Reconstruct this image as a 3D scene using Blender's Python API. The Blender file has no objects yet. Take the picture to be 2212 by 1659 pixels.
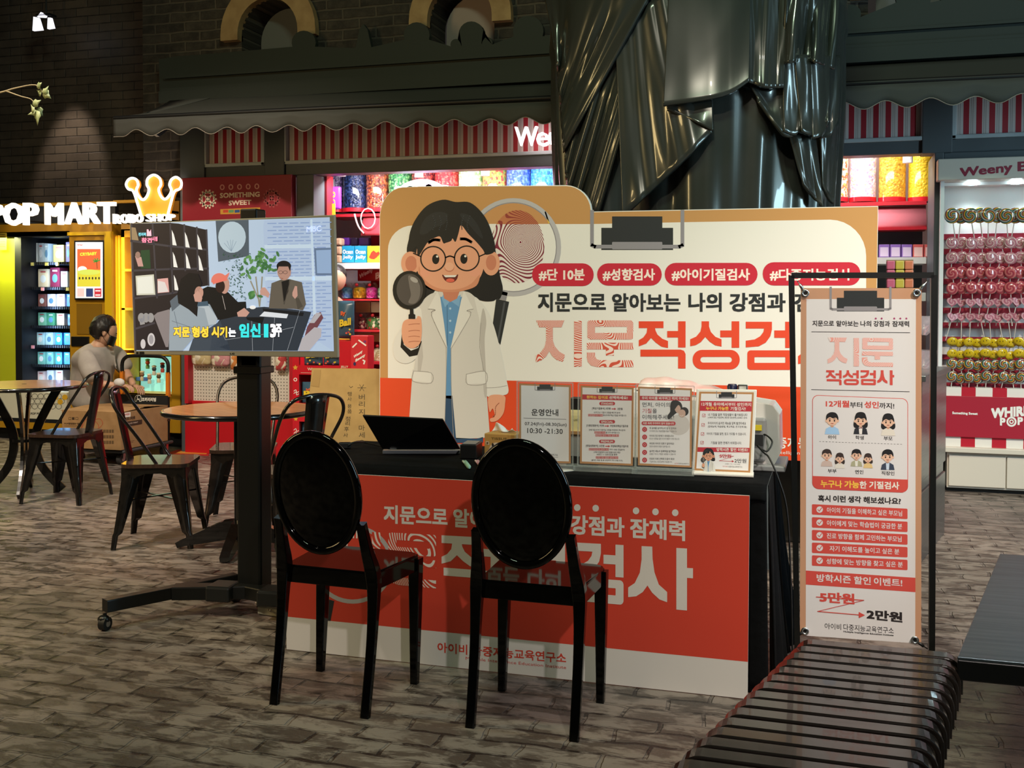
import bpy, math, random
from mathutils import Vector, Matrix, noise as mnoise
from mathutils.geometry import delaunay_2d_cdt
from math import sin, cos, pi, radians
random.seed(7)
SC = bpy.context.scene
COL = SC.collection

# ------------------------------------------------------------------ camera
F_PX = 2300.0; CAM_H = 1.33; PSI = radians(16.7); TH = radians(1.6); ROLL = .003
PPX, PPY = 1106.0, 650 + F_PX*math.tan(TH)
cam_d = bpy.data.cameras.new('camera'); cam = bpy.data.objects.new('camera', cam_d); COL.objects.link(cam)
cam_d.sensor_width = 36; cam_d.lens = F_PX/2212*36; cam_d.clip_start = .05; cam_d.clip_end = 100
cam_d.shift_y = -(829.5-PPY)/2212
cam.matrix_world = (Matrix.Translation((0, 0, CAM_H)) @ Matrix.Rotation(PSI, 4, 'Z') @
                    Matrix.Rotation(pi/2-TH, 4, 'X') @ Matrix.Rotation(ROLL, 4, 'Z'))
SC.camera = cam

# ------------------------------------------------------------------ world, view
w = bpy.data.worlds.new('world'); SC.world = w; w.use_nodes = True
w.node_tree.nodes['Background'].inputs[0].default_value = (.9, .82, .72, 1)
w.node_tree.nodes['Background'].inputs[1].default_value = .022
SC.view_settings.view_transform = 'Standard'; SC.view_settings.look = 'None'
SC.view_settings.exposure = 0.08; SC.view_settings.gamma = 1.0; SC.view_settings.use_curve_mapping = False

def light(kind, name, loc, tgt, power, col, size=.3, size_y=None, spot=60, blend=.5):
    d = bpy.data.lights.new(name, kind); d.energy = power; d.color = col
    if kind == 'AREA':
        d.size = size
        if size_y: d.shape = 'RECTANGLE'; d.size_y = size_y
    else: d.shadow_soft_size = size
    if kind == 'SPOT': d.spot_size = radians(spot); d.spot_blend = blend
    o = bpy.data.objects.new(name, d); COL.objects.link(o); o.location = loc
    o.rotation_euler = (Vector(tgt)-Vector(loc)).to_track_quat('-Z', 'Y').to_euler()
    return o
WARM = (1, .86, .70); NEUT = (1, .92, .85); COOL = (.75, .9, 1)
# ceiling spots of the hall
light('SPOT', 'hall_spot', (-4.1, .4, 5.2), (-4.2, 4.1, 0), 640, WARM, .12, spot=56, blend=.8)
light('SPOT', 'hall_spot', (-4.5, 3.4, 5.2), (-4.9, 6.8, 0), 980, WARM, .12, spot=70, blend=.7)
light('SPOT', 'hall_spot', (-.6, 1.3, 5.2), (-1.1, 5.6, 1.3), 430, (1, .88, .74), .10, spot=38, blend=.6)
light('SPOT', 'hall_spot', (2.6, 1.8, 5.0), (1.8, 5.1, 0), 1500, (1, .88, .74), .12, spot=66, blend=.7)
light('SPOT', 'hall_spot', (1.3, -1.2, 3.2), (-.72, 3.7, .62), 290, (1, .9, .84), .05, spot=36, blend=.8)  # low front spot, added to brighten the table banner and signs
light('SPOT', 'awning_spot', (1.2, 6.0, 4.4), (.9, 7.6, 2.95), 14, (1, .85, .8), .05, spot=50, blend=.6)
light('SPOT', 'wall_spot', (-7.25, 8.3, 4.1), (-7.35, 9.05, 2.55), 170, (1, .84, .68), .03, spot=34, blend=.6)
# glow of neighbouring shop fronts outside the picture
light('AREA', 'right_shopfront', (4.2, 3.6, 2.3), (-.6, 6.0, 2.4), 130, (.55, .85, 1), .5, 2.4)
light('AREA', 'left_shopfront', (-5.2, 2.2, 2.6), (-1.4, 6.0, 2.8), 70, (1, .72, .32), .5, 2.2)
light('AREA', 'hall_truss_light', (-.5, 2.0, 6.2), (-.7, 6.2, 2.6), 130, (.75, 1, .7), 1.4, .3)
# candy shop ceiling and cabinet lights
light('AREA', 'shop_ceiling_light', (-2.8, 8.62, 2.78), (-2.8, 9.1, 0), 30, (1, .93, .95), 2.6, .5)
light('AREA', 'shop_ceiling_light', (.1, 8.62, 2.78), (.1, 9.1, 0), 17, (1, .95, .9), 1.0, .5)
light('AREA', 'shop_front_light', (-2.9, 8.30, 2.36), (-2.9, 8.9, 1.2), 60, (1, .93, .95), 2.4, .1)
light('AREA', 'shop_front_light', (.1, 8.30, 2.36), (.1, 8.9, 1.4), 8, (1, .95, .9), .9, .1)

# ------------------------------------------------------------------ materials
def lin(c):
    if isinstance(c, str):
        c = c.lstrip('#'); c = [int(c[i:i+2], 16)/255 for i in (0, 2, 4)]
        c = [x/12.92 if x <= .04045 else ((x+.055)/1.055)**2.4 for x in c]
    return tuple(c[:3])+(1,)
MATS = {}
def mat(name, col='#808080', rough=.5, metal=0, emit=0, coat=0, trans=0, ior=1.45, alpha=1, spec=.5):
    if name in MATS: return MATS[name]
    m = bpy.data.materials.new(name); m.use_nodes = True
    b = m.node_tree.nodes['Principled BSDF']; c = lin(col)
    b.inputs['Base Color'].default_value = c; b.inputs['Roughness'].default_value = rough
    b.inputs['Metallic'].default_value = metal; b.inputs['Coat Weight'].default_value = coat
    b.inputs['Transmission Weight'].default_value = trans; b.inputs['IOR'].default_value = ior
    b.inputs['Alpha'].default_value = alpha; b.inputs['Specular IOR Level'].default_value = spec
    if emit:
        b.inputs['Emission Color'].default_value = c; b.inputs['Emission Strength'].default_value = emit
    MATS[name] = m; return m
def nt(m):
    t = m.node_tree; return t, t.nodes, t.links, t.nodes['Principled BSDF']
def node(t, typ, **kw):
    n = t.nodes.new(typ)
    for k, v in kw.items():
        if k.startswith('i_'):
            key = k[2:].replace('_', ' ')
            n.inputs[int(key) if key.isdigit() else key].default_value = v
        else: setattr(n, k, v)
    return n
def ramp(t, pts):
    r = t.nodes.new('ShaderNodeValToRGB'); e = r.color_ramp.elements
    while len(e) < len(pts): e.new(.5)
    for i, (p, c) in enumerate(pts): e[i].position = p; e[i].color = lin(c)
    return r
def noisy(name, c0, c1, scale=6, rough=.5, bump=0, stretch=(1, 1, 1), r2=None, metal=0, detail=6, coat=0):
    if name in MATS: return MATS[name]
    m = mat(name, c0, rough, metal, coat=coat); t, N, L, b = nt(m)
    tc = node(t, 'ShaderNodeTexCoord'); mp = node(t, 'ShaderNodeMapping'); mp.inputs['Scale'].default_value = stretch
    L.new(tc.outputs['Object'], mp.inputs[0])
    nz = node(t, 'ShaderNodeTexNoise', i_Scale=scale, i_Detail=detail); L.new(mp.outputs[0], nz.inputs['Vector'])
    r = ramp(t, [(.3, c0), (.7, c1)]); L.new(nz.outputs[0], r.inputs[0]); L.new(r.outputs[0], b.inputs['Base Color'])
    if bump:
        bp = node(t, 'ShaderNodeBump', i_Strength=bump, i_Distance=.01)
        L.new(nz.outputs[0], bp.inputs['Height']); L.new(bp.outputs[0], b.inputs['Normal'])
    return m
def brickmat(name, cols, mortar, bw, bh, msize, rough, plane='XY', dist=.02, bump=.6, worn=.5, lo=None, streak=1):
    m = mat(name, '#555555', rough); t, N, L, b = nt(m)
    tc = node(t, 'ShaderNodeTexCoord'); src = tc.outputs['Object']
    if plane == 'XZ' or plane == 'YZ':
        sp = node(t, 'ShaderNodeSeparateXYZ'); cb = node(t, 'ShaderNodeCombineXYZ'); L.new(src, sp.inputs[0])
        L.new(sp.outputs[0 if plane == 'XZ' else 1], cb.inputs[0]); L.new(sp.outputs[2], cb.inputs[1]); src = cb.outputs[0]
    nz = node(t, 'ShaderNodeTexNoise', i_Scale=5, i_Detail=5); L.new(src, nz.inputs['Vector'])
    sub = node(t, 'ShaderNodeVectorMath', operation='SUBTRACT'); sub.inputs[1].default_value = (.5, .5, .5); L.new(nz.outputs['Color'], sub.inputs[0])
    sc = node(t, 'ShaderNodeVectorMath', operation='SCALE'); sc.inputs['Scale'].default_value = dist; L.new(sub.outputs[0], sc.inputs[0])
    ad = node(t, 'ShaderNodeVectorMath', operation='ADD'); L.new(src, ad.inputs[0]); L.new(sc.outputs[0], ad.inputs[1])
    br = node(t, 'ShaderNodeTexBrick', i_Scale=1); L.new(ad.outputs[0], br.inputs['Vector'])
    br.inputs['Brick Width'].default_value = bw; br.inputs['Row Height'].default_value = bh
    br.inputs['Mortar Size'].default_value = msize; br.inputs['Mortar Smooth'].default_value = .4
    br.inputs['Color1'].default_value = lin(cols[0]); br.inputs['Color2'].default_value = lin(cols[1]); br.inputs['Mortar'].default_value = lin(mortar)
    mp2 = node(t, 'ShaderNodeMapping'); mp2.inputs['Scale'].default_value = (1, streak, 1); L.new(src, mp2.inputs[0])
    n2 = node(t, 'ShaderNodeTexNoise', i_Scale=9 if streak == 1 else 6.5, i_Detail=10, i_Roughness=.72, i_Distortion=.4 if streak > 1 else 0); L.new(mp2.outputs[0], n2.inputs['Vector'])
    n3 = node(t, 'ShaderNodeTexNoise', i_Scale=.9, i_Detail=3); L.new(src, n3.inputs['Vector'])
    r2 = ramp(t, [(.42, (0, 0, 0)), (.62, (1, 1, 1))] if streak == 1 else [(.46, (0, 0, 0)), (.545, (1, 1, 1))]); L.new(n2.outputs[0], r2.inputs[0])
    mm = node(t, 'ShaderNodeMath', operation='MULTIPLY'); mm.inputs[1].default_value = worn; L.new(r2.outputs[0], mm.inputs[0])
    mx = node(t, 'ShaderNodeMix', data_type='RGBA'); L.new(mm.outputs[0], mx.inputs[0]); L.new(br.outputs[0], mx.inputs[6]); mx.inputs[7].default_value = lin(cols[2])
    r3 = ramp(t, [(.35, (.55, .55, .55)), (.65, (1.25, 1.2, 1.15))]); L.new(n3.outputs[0], r3.inputs[0])
    mx2 = node(t, 'ShaderNodeMix', data_type='RGBA', blend_type='MULTIPLY'); mx2.inputs[0].default_value = 1
    L.new(mx.outputs[2], mx2.inputs[6]); L.new(r3.outputs[0], mx2.inputs[7]); L.new(mx2.outputs[2], b.inputs['Base Color'])
    iv = node(t, 'ShaderNodeMath', operation='SUBTRACT'); iv.inputs[0].default_value = 1; L.new(br.outputs['Fac'], iv.inputs[1])
    hm = node(t, 'ShaderNodeMath', operation='MULTIPLY_ADD'); hm.inputs[1].default_value = .45; L.new(n2.outputs[0], hm.inputs[0]); L.new(iv.outputs[0], hm.inputs[2])
    bp = node(t, 'ShaderNodeBump', i_Strength=bump, i_Distance=.012); L.new(hm.outputs[0], bp.inputs['Height']); L.new(bp.outputs[0], b.inputs['Normal'])
    if lo is not None:
        rr = ramp(t, [(.35, (lo,)*3), (.65, (rough,)*3)]); L.new(n2.outputs[0], rr.inputs[0]); L.new(rr.outputs[0], b.inputs['Roughness'])
    return m
def stripemat(name, a, bcol, period, axis=0, duty=.5, rough=.5, fine=False, off=0.0):
    m = mat(name, a, rough); t, N, L, b = nt(m)
    tc = node(t, 'ShaderNodeTexCoord'); sp = node(t, 'ShaderNodeSeparateXYZ'); L.new(tc.outputs['Object'], sp.inputs[0])
    d = node(t, 'ShaderNodeMath', operation='MULTIPLY_ADD'); d.inputs[1].default_value = 1/period; d.inputs[2].default_value = 100+off
    L.new(sp.outputs[axis], d.inputs[0])
    fr = node(t, 'ShaderNodeMath', operation='FRACT'); L.new(d.outputs[0], fr.inputs[0])
    pts = [(0, a), (duty, bcol)]
    if fine: pts = [(0, a), (duty, bcol), (duty+.13, '#8a7d78'), (duty+.17, bcol), (duty+.27, '#8a7d78'), (duty+.31, bcol)]
    r = ramp(t, pts); r.color_ramp.interpolation = 'CONSTANT'; L.new(fr.outputs[0], r.inputs[0]); L.new(r.outputs[0], b.inputs['Base Color'])
    return m
def candymat(name, cols, scale=60, rough=.25, emit=0):
    m = mat(name, cols[0], rough, coat=.6); t, N, L, b = nt(m)
    tc = node(t, 'ShaderNodeTexCoord'); vo = node(t, 'ShaderNodeTexVoronoi', i_Scale=scale); L.new(tc.outputs['Object'], vo.inputs['Vector'])
    sp = node(t, 'ShaderNodeSeparateColor'); L.new(vo.outputs['Color'], sp.inputs[0])
    r = ramp(t, [(i/len(cols), c) for i, c in enumerate(cols)]); r.color_ramp.interpolation = 'CONSTANT'
    L.new(sp.outputs[0], r.inputs[0]); L.new(r.outputs[0], b.inputs['Base Color'])
    bp = node(t, 'ShaderNodeBump', i_Strength=.6, i_Distance=.01, invert=True); L.new(vo.outputs['Distance'], bp.inputs['Height']); L.new(bp.outputs[0], b.inputs['Normal'])
    return m
def printmat(name, fg, bg, scale, width=.5, dist=3.0, freq=7.0):
    """fingerprint ridges: whorled thin lines of two inks"""
    m = mat(name, fg, .5); t, N, L, b = nt(m)
    tc = node(t, 'ShaderNodeTexCoord')
    nz = node(t, 'ShaderNodeTexNoise', i_Scale=scale*.05, i_Detail=1); L.new(tc.outputs['Object'], nz.inputs['Vector'])
    vo = node(t, 'ShaderNodeTexVoronoi', i_Scale=scale*.05, feature='SMOOTH_F1'); L.new(tc.outputs['Object'], vo.inputs['Vector'])
    ad = node(t, 'ShaderNodeMath', operation='MULTIPLY_ADD'); ad.inputs[1].default_value = dist; L.new(nz.outputs[0], ad.inputs[0])
    v2 = node(t, 'ShaderNodeMath', operation='MULTIPLY'); v2.inputs[1].default_value = dist*2.4; L.new(vo.outputs['Distance'], v2.inputs[0]); L.new(v2.outputs[0], ad.inputs[2])
    fr = node(t, 'ShaderNodeMath', operation='FRACT'); ml = node(t, 'ShaderNodeMath', operation='MULTIPLY'); ml.inputs[1].default_value = freq
    L.new(ad.outputs[0], ml.inputs[0]); L.new(ml.outputs[0], fr.inputs[0])
    r = ramp(t, [(0, fg), (width, bg)]); r.color_ramp.interpolation = 'CONSTANT'; L.new(fr.outputs[0], r.inputs[0]); L.new(r.outputs[0], b.inputs['Base Color'])
    return m

# ------------------------------------------------------------------ picture rays: where a point of a known surface stands
def ray(px, py):
    x = (px-PPX)/F_PX; y = -(py-PPY)/F_PX
    c, s = cos(ROLL), sin(ROLL); x, y = c*x-s*y, s*x+c*y
    fy = cos(TH)+y*sin(TH); uz = -sin(TH)+y*cos(TH)
    return Vector((x*cos(PSI)-fy*sin(PSI), x*sin(PSI)+fy*cos(PSI), uz))
EYE = Vector((0, 0, CAM_H))
def onz(px, py, z=0.0):
    r = ray(px, py); return EYE+r*((z-CAM_H)/r.z)
def ony(px, py, Y):
    r = ray(px, py); return EYE+r*(Y/r.y)
def onp(px, py, O, Nn):
    r = ray(px, py); return EYE+r*((Vector(O)-EYE).dot(Nn)/r.dot(Nn))

# ------------------------------------------------------------------ mesh building
class M:
    def __init__(s, default=None): s.v = []; s.f = []; s.mi = []; s.ms = []; s.sm = []; s.d = default
    def _m(s, m):
        m = m or s.d
        if m not in s.ms: s.ms.append(m)
        return s.ms.index(m)
    def add(s, vs, fs, m=None, smooth=False):
        o = len(s.v); s.v += [Vector(v) for v in vs]; k = s._m(m)
        for f in fs: s.f.append([i+o for i in f]); s.mi.append(k); s.sm.append(smooth)
        return s
    def box(s, x0, x1, y0, y1, z0, z1, m=None, T=None):
        vs = [Vector((x, y, z)) for z in (z0, z1) for y in (y0, y1) for x in (x0, x1)]
        if T is not None: vs = [T @ v for v in vs]
        return s.add(vs, [(0, 2, 3, 1), (4, 5, 7, 6), (0, 1, 5, 4), (2, 6, 7, 3), (0, 4, 6, 2), (1, 3, 7, 5)], m)
    def cbox(s, c, d, m=None, rz=0, T=None):
        R = Matrix.Translation(Vector(c)) @ Matrix.Rotation(rz, 4, 'Z')
        if T is not None: R = Matrix.Translation(Vector(c)) @ T
        return s.box(-d[0]/2, d[0]/2, -d[1]/2, d[1]/2, -d[2]/2, d[2]/2, m, R)
    def loft(s, rings, m=None, caps=True, smooth=True, closed=True):
        n = len(rings[0]); vs = [p for r in rings for p in r]; fs = []
        for i in range(len(rings)-1):
            for j in range(n if closed else n-1):
                k = (j+1) % n; fs.append((i*n+j, i*n+k, (i+1)*n+k, (i+1)*n+j))
        s.add(vs, fs, m, smooth)
        if caps and closed:
            s.add(rings[0], [tuple(range(n))[::-1]], m); s.add(rings[-1], [tuple(range(n))], m)
        return s
    def tube(s, path, r, n=10, m=None, closed=False, caps=True, flat=1.0, up=None):
        P = [Vector(p) for p in path]; L_ = len(P); rings = []; prev = None
        for i, p in enumerate(P):
            if closed: t = (P[(i+1) % L_]-P[i-1])
            else: t = P[min(i+1, L_-1)]-P[max(i-1, 0)]
            t.normalize()
            if up is not None: a = (Vector(up)-t*t.dot(Vector(up)))
            elif prev is None: a = t.orthogonal()
            else: a = prev-t*prev.dot(t)
            a.normalize(); prev = a; b = t.cross(a); rr = r[i] if isinstance(r, (list, tuple)) else r
            rings.append([p+a*cos(2*pi*k/n)*rr+b*sin(2*pi*k/n)*rr*flat for k in range(n)])
        if closed: rings.append(rings[0])
        return s.loft(rings, m, caps and not closed)
    def cyl(s, p0, p1, r0, r1=None, n=16, m=None, caps=True): return s.tube([p0, p1], [r0, r0 if r1 is None else r1], n, m, caps=caps)
    def bar(s, path, w_, h_, m=None, up=(0, 0, 1)):
        P = [Vector(p) for p in path]; rings = []
        for i, p in enumerate(P):
            t = (P[min(i+1, len(P)-1)]-P[max(i-1, 0)]).normalized(); a = t.cross(Vector(up)); a.normalize(); b = a.cross(t)
            ww = w_[i] if isinstance(w_, (list, tuple)) else w_; hh = h_[i] if isinstance(h_, (list, tuple)) else h_
            rings.append([p+a*ww/2*q+b*hh/2*r_ for q, r_ in ((-1, -1), (1, -1), (1, 1), (-1, 1))])
        return s.loft(rings, m, True, False)
    def lathe(s, prof, c=(0, 0, 0), n=24, m=None, sx=1, sy=1, caps=True):
        return s.loft([[Vector((c[0]+r*sx*cos(2*pi*k/n), c[1]+r*sy*sin(2*pi*k/n), c[2]+z)) for k in range(n)] for r, z in prof], m, caps)
    def ell(s, c, r, nu=16, nv=10, m=None, T=None, fn=None):
        rings = []
        for i in range(nv+1):
            a = -pi/2+pi*i/nv; ring = []
            for k in range(nu):
                b = 2*pi*k/nu; d = Vector((cos(a)*cos(b), cos(a)*sin(b), sin(a)))
                q = Vector((d.x*r[0], d.y*r[1], d.z*r[2]))
                if fn: q = fn(q, d)
                if T is not None: q = T @ q
                ring.append(q+Vector(c))
            rings.append(ring)
        return s.loft(rings, m, False)
    def prism(s, pts, O, U, V, D, m=None, back=True, side=None):
        O, U, V, D = map(Vector, (O, U, V, D)); n = len(pts)
        a = [O+U*p[0]+V*p[1] for p in pts]; b = [q+D for q in a]
        fl = U.cross(V).dot(D) < 0
        f0 = tuple(range(n)); s.add(a, [f0 if fl else f0[::-1]], m); s.add(b, [f0[::-1] if fl else f0], m)
        s.add(a+b, [((i, (i+1) % n, n+(i+1) % n, n+i) if not fl else (i, n+i, n+(i+1) % n, (i+1) % n)) for i in range(n)], side or m)
        return s
    def grid(s, fn, nu, nv, m=None, smooth=True):
        vs = [fn(i/nu, j/nv) for j in range(nv+1) for i in range(nu+1)]
        fs = [(j*(nu+1)+i, j*(nu+1)+i+1, (j+1)*(nu+1)+i+1, (j+1)*(nu+1)+i) for j in range(nv) for i in range(nu)]
        return s.add(vs, fs, m, smooth)
    def build(s, name, parent=None, mats=None, bevel=0, local=False, loc=None, seg=2, subsurf=0, solid=0):
        """local: coordinates already relative to the parent; loc: origin for a thing that is one mesh"""
        me = bpy.data.meshes.new(name); vs = s.v
        if parent is not None and not local:
            inv = WM[parent.name].inverted(); vs = [inv @ v for v in vs]
        elif loc is not None: L0 = Vector(loc); vs = [v-L0 for v in vs]
        me.from_pydata(vs, [], s.f); me.update()
        for m in s.ms: me.materials.append(m)
        me.polygons.foreach_set('material_index', s.mi); me.polygons.foreach_set('use_smooth', s.sm); me.update()
        o = bpy.data.objects.new(name, me); COL.objects.link(o)
        if parent is not None: o.parent = parent; WM[o.name] = WM[parent.name]
        elif loc is not None: o.location = loc
        if solid:
            k = o.modifiers.new('thickness', 'SOLIDIFY'); k.thickness = solid; k.offset = 0
        if bevel:
            k = o.modifiers.new('bevel', 'BEVEL'); k.width = bevel; k.segments = seg; k.limit_method = 'ANGLE'; k.angle_limit = radians(40)
            k.harden_normals = False
        if subsurf:
            k = o.modifiers.new('sub', 'SUBSURF'); k.levels = subsurf; k.render_levels = subsurf
        return o
WM = {}
def tag(o, label=None, cat=None, group=None, kind=None):
    if label: o['label'] = label
    if cat: o['category'] = cat
    if group: o['group'] = group
    if kind: o['kind'] = kind
    return o
def thing(name, label, cat, loc=(0, 0, 0), rz=0, group=None):
    o = bpy.data.objects.new(name, None); COL.objects.link(o); o.empty_display_size = .1
    o.location = loc; o.rotation_euler = (0, 0, rz); tag(o, label, cat, group)
    WM[o.name] = Matrix.Translation(Vector(loc)) @ Matrix.Rotation(rz, 4, 'Z')
    return o
def dup(root, loc, rz=0, label=None, group=None):
    kids = {}
    for o in COL.objects:
        if o.parent is not None: kids.setdefault(o.parent, []).append(o)
    def cp(o, par):
        c = o.copy(); COL.objects.link(c)
        if par is not None: c.parent = par
        for k in kids.get(o, []): cp(k, c)
        return c
    r = cp(root, None); r.location = loc; r.rotation_euler = (0, 0, rz)
    if label: r['label'] = label
    if group: r['group'] = group
    WM[r.name] = Matrix.Translation(Vector(loc)) @ Matrix.Rotation(rz, 4, 'Z')
    return r
def struct(o): o['kind'] = 'structure'; return o

# ------------------------------------------------------------------ lettering
_TC = {}; _GC = {}
def _raw(body):
    c = bpy.data.curves.new('lettering', 'FONT'); c.body = body; c.fill_mode = 'FRONT'; c.resolution_u = 2
    o = bpy.data.objects.new('lettering', c); me = bpy.data.meshes.new_from_object(o)
    vs = [(v.co.x, v.co.y) for v in me.vertices]; fs = [tuple(p.vertices) for p in me.polygons]
    bpy.data.objects.remove(o); bpy.data.curves.remove(c); bpy.data.meshes.remove(me); return vs, fs
def _glyph(ch, bold):
    """one letter: corners, faces and advance; heavier strokes are the outline spread to each side and merged"""
    k = (ch, bold)
    if k in _GC: return _GC[k]
    if ch == ' ': _GC[k] = ([], [], .278); return _GC[k]
    if (ch, 0) in _GC: vs, fs, adv = _GC[(ch, 0)]
    else:
        vs, fs = _raw(ch)
        adv = .92 if ord(ch) > 0x3000 else max(v[0] for v in _raw(ch+ch)[0])-max(v[0] for v in vs)
        _GC[(ch, 0)] = (vs, fs, adv)
    if bold:
        cnt = {}
        for f in fs:
            for i in range(len(f)):
                e = tuple(sorted((f[i], f[(i+1) % len(f)]))); cnt[e] = cnt.get(e, 0)+1
        be = [e for e, c in cnt.items() if c == 1]; n = len(vs); V = []; E = []; seg = []
        for j, (dx, dy) in enumerate(((0, 0), (-bold, -bold), (bold, -bold), (bold, bold), (-bold, bold))+(((0, bold), (0, -bold), (bold, 0), (-bold, 0)) if bold > .035 else ())):
            q = [(x+dx*1.0007+j*1e-5, y+dy*.9993) for x, y in vs]; V += [Vector(p) for p in q]; E += [(a+j*n, b+j*n) for a, b in be]; seg.append([(q[a], q[b]) for a, b in be])
        r = delaunay_2d_cdt(V, E, [], 0, 1e-6, False); vs = [(v.x, v.y) for v in r[0]]; out = []
        for f in r[2]:
            cx = sum(vs[i][0] for i in f)/len(f); cy = sum(vs[i][1] for i in f)/len(f)
            for sg in seg:
                c = 0
                for (x0, y0), (x1, y1) in sg:
                    if (y0 > cy) != (y1 > cy) and cx < x0+(cy-y0)*(x1-x0)/(y1-y0): c ^= 1
                if c: out.append(tuple(f)); break
        fs = out
    _GC[k] = (vs, fs, adv); return _GC[k]
def glyphs(s, bold=0.0, shear=0):
    k = (s, bold)
    if k not in _TC:
        vs = []; fs = []; x = 0
        for ch in s:
            v, f, adv = _glyph(ch, bold); o = len(vs); used = sorted({i for q in f for i in q}); mp = {i: o+j for j, i in enumerate(used)}
            vs += [(v[i][0]+x, v[i][1]) for i in used]; fs += [tuple(mp[i] for i in q) for q in f]; x += adv
        xs = [v[0] for v in vs]; ys = [v[1] for v in vs]; x0, x1, y0, y1 = min(xs), max(xs), min(ys), max(ys)
        _TC[k] = ([((x-x0)/(x1-x0), (y-y0)/(y1-y0)) for x, y in vs], fs)
    return _TC[k]
# heavy display letters: outlines measured on the big board, None separates an outline from its counter
_HV = {
 '적': [[(700,740),(852,740),(852,782),(800,782),(803,797),(815,822),(845,848),(880,862),(880,905),(840,897),(805,872),(776,843),(745,878),(700,895),(700,857),(728,840),(748,812),(752,782),(700,782)], [(875,800),(942,800),(942,740),(988,740),(988,902),(942,902),(942,840),(875,840)], [(710,915),(958,915),(978,922),(988,942),(988,1032),(942,1032),(942,958),(710,958)]],
 '성': [[(1095,740),(1141,740),(1141,772),(1152,805),(1180,835),(1218,850),(1218,895),(1180,888),(1145,865),(1118,836),(1090,868),(1060,886),(1025,893),(1025,850),(1062,834),(1088,803),(1095,772)], [(1210,796),(1280,796),(1280,740),(1327,740),(1327,902),(1280,902),(1280,838),(1210,838)], ('ring', (1040,915,1330,1035,58), (1088,958,1282,993,17))],
 '검': [[(1372,742),(1540,742),(1540,790),(1530,832),(1500,872),(1455,895),(1372,902),(1372,860),(1430,852),(1465,832),(1485,806),(1490,784),(1372,784)], [(1555,796),(1625,796),(1625,742),(1672,742),(1672,905),(1625,905),(1625,842),(1555,842)], ('ring', (1382,920,1672,1042,22), (1428,962,1626,998,3))],
 '사': [[(592,612),(665,612),(667,690),(680,780),(710,860),(767,905),(767,972),(715,958),(665,918),(632,872),(600,918),(555,950),(500,960),(500,895),(545,862),(580,790),(592,700)], [(830,612),(903,612),(903,738),(944,738),(944,803),(903,803),(903,1015),(830,1015)]],
 '지': [[(57,735),(230,735),(213,778),(160,778),(160,860),(172,895),(200,928),(235,948),(222,990),(185,980),(155,955),(138,925),(118,958),(90,980),(55,993),(53,952),(85,932),(108,900),(118,860),(118,778),(76,778)], [(290,738),(338,738),(338,1020),(290,1020)]],
 '문': [('ring', (378,737,660,856,16), (425,777,622,815,3))],
}
_HV['문'] += [[(375,876),(660,876),(660,918),(541,918),(541,956),(492,956),(492,918),(375,918)], [(375,937),(425,937),(426,962),(435,978),(455,985),(660,985),(660,1028),(440,1028),(400,1018),(380,995),(375,970)]]
def rring(x0, y0, x1, y1, r):
    o = []
    for cx, cy, a in ((x1-r, y0+r, 0), (x0+r, y0+r, 90), (x0+r, y1-r, 180), (x1-r, y1-r, 270)):
        for k in range(8): an = radians(a+k*90/7); o.append((cx+r*cos(an), cy-r*sin(an)))
    return o
def heavy(ch):
    out = []; P = []
    for e in _HV[ch]:
        if isinstance(e, tuple): a = rring(*e[1]); b = rring(*e[2]); n = len(a); out += [[a[i], a[(i+1) % n], b[(i+1) % n], b[i]] for i in range(n)]; P += a
        else: out.append(e); P += e
    x0, x1 = min(p[0] for p in P), max(p[0] for p in P); y0, y1 = min(p[1] for p in P), max(p[1] for p in P)
    return [[((x-x0)/(x1-x0), (y1-y)/(y1-y0)) for x, y in q] for q in out]
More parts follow.
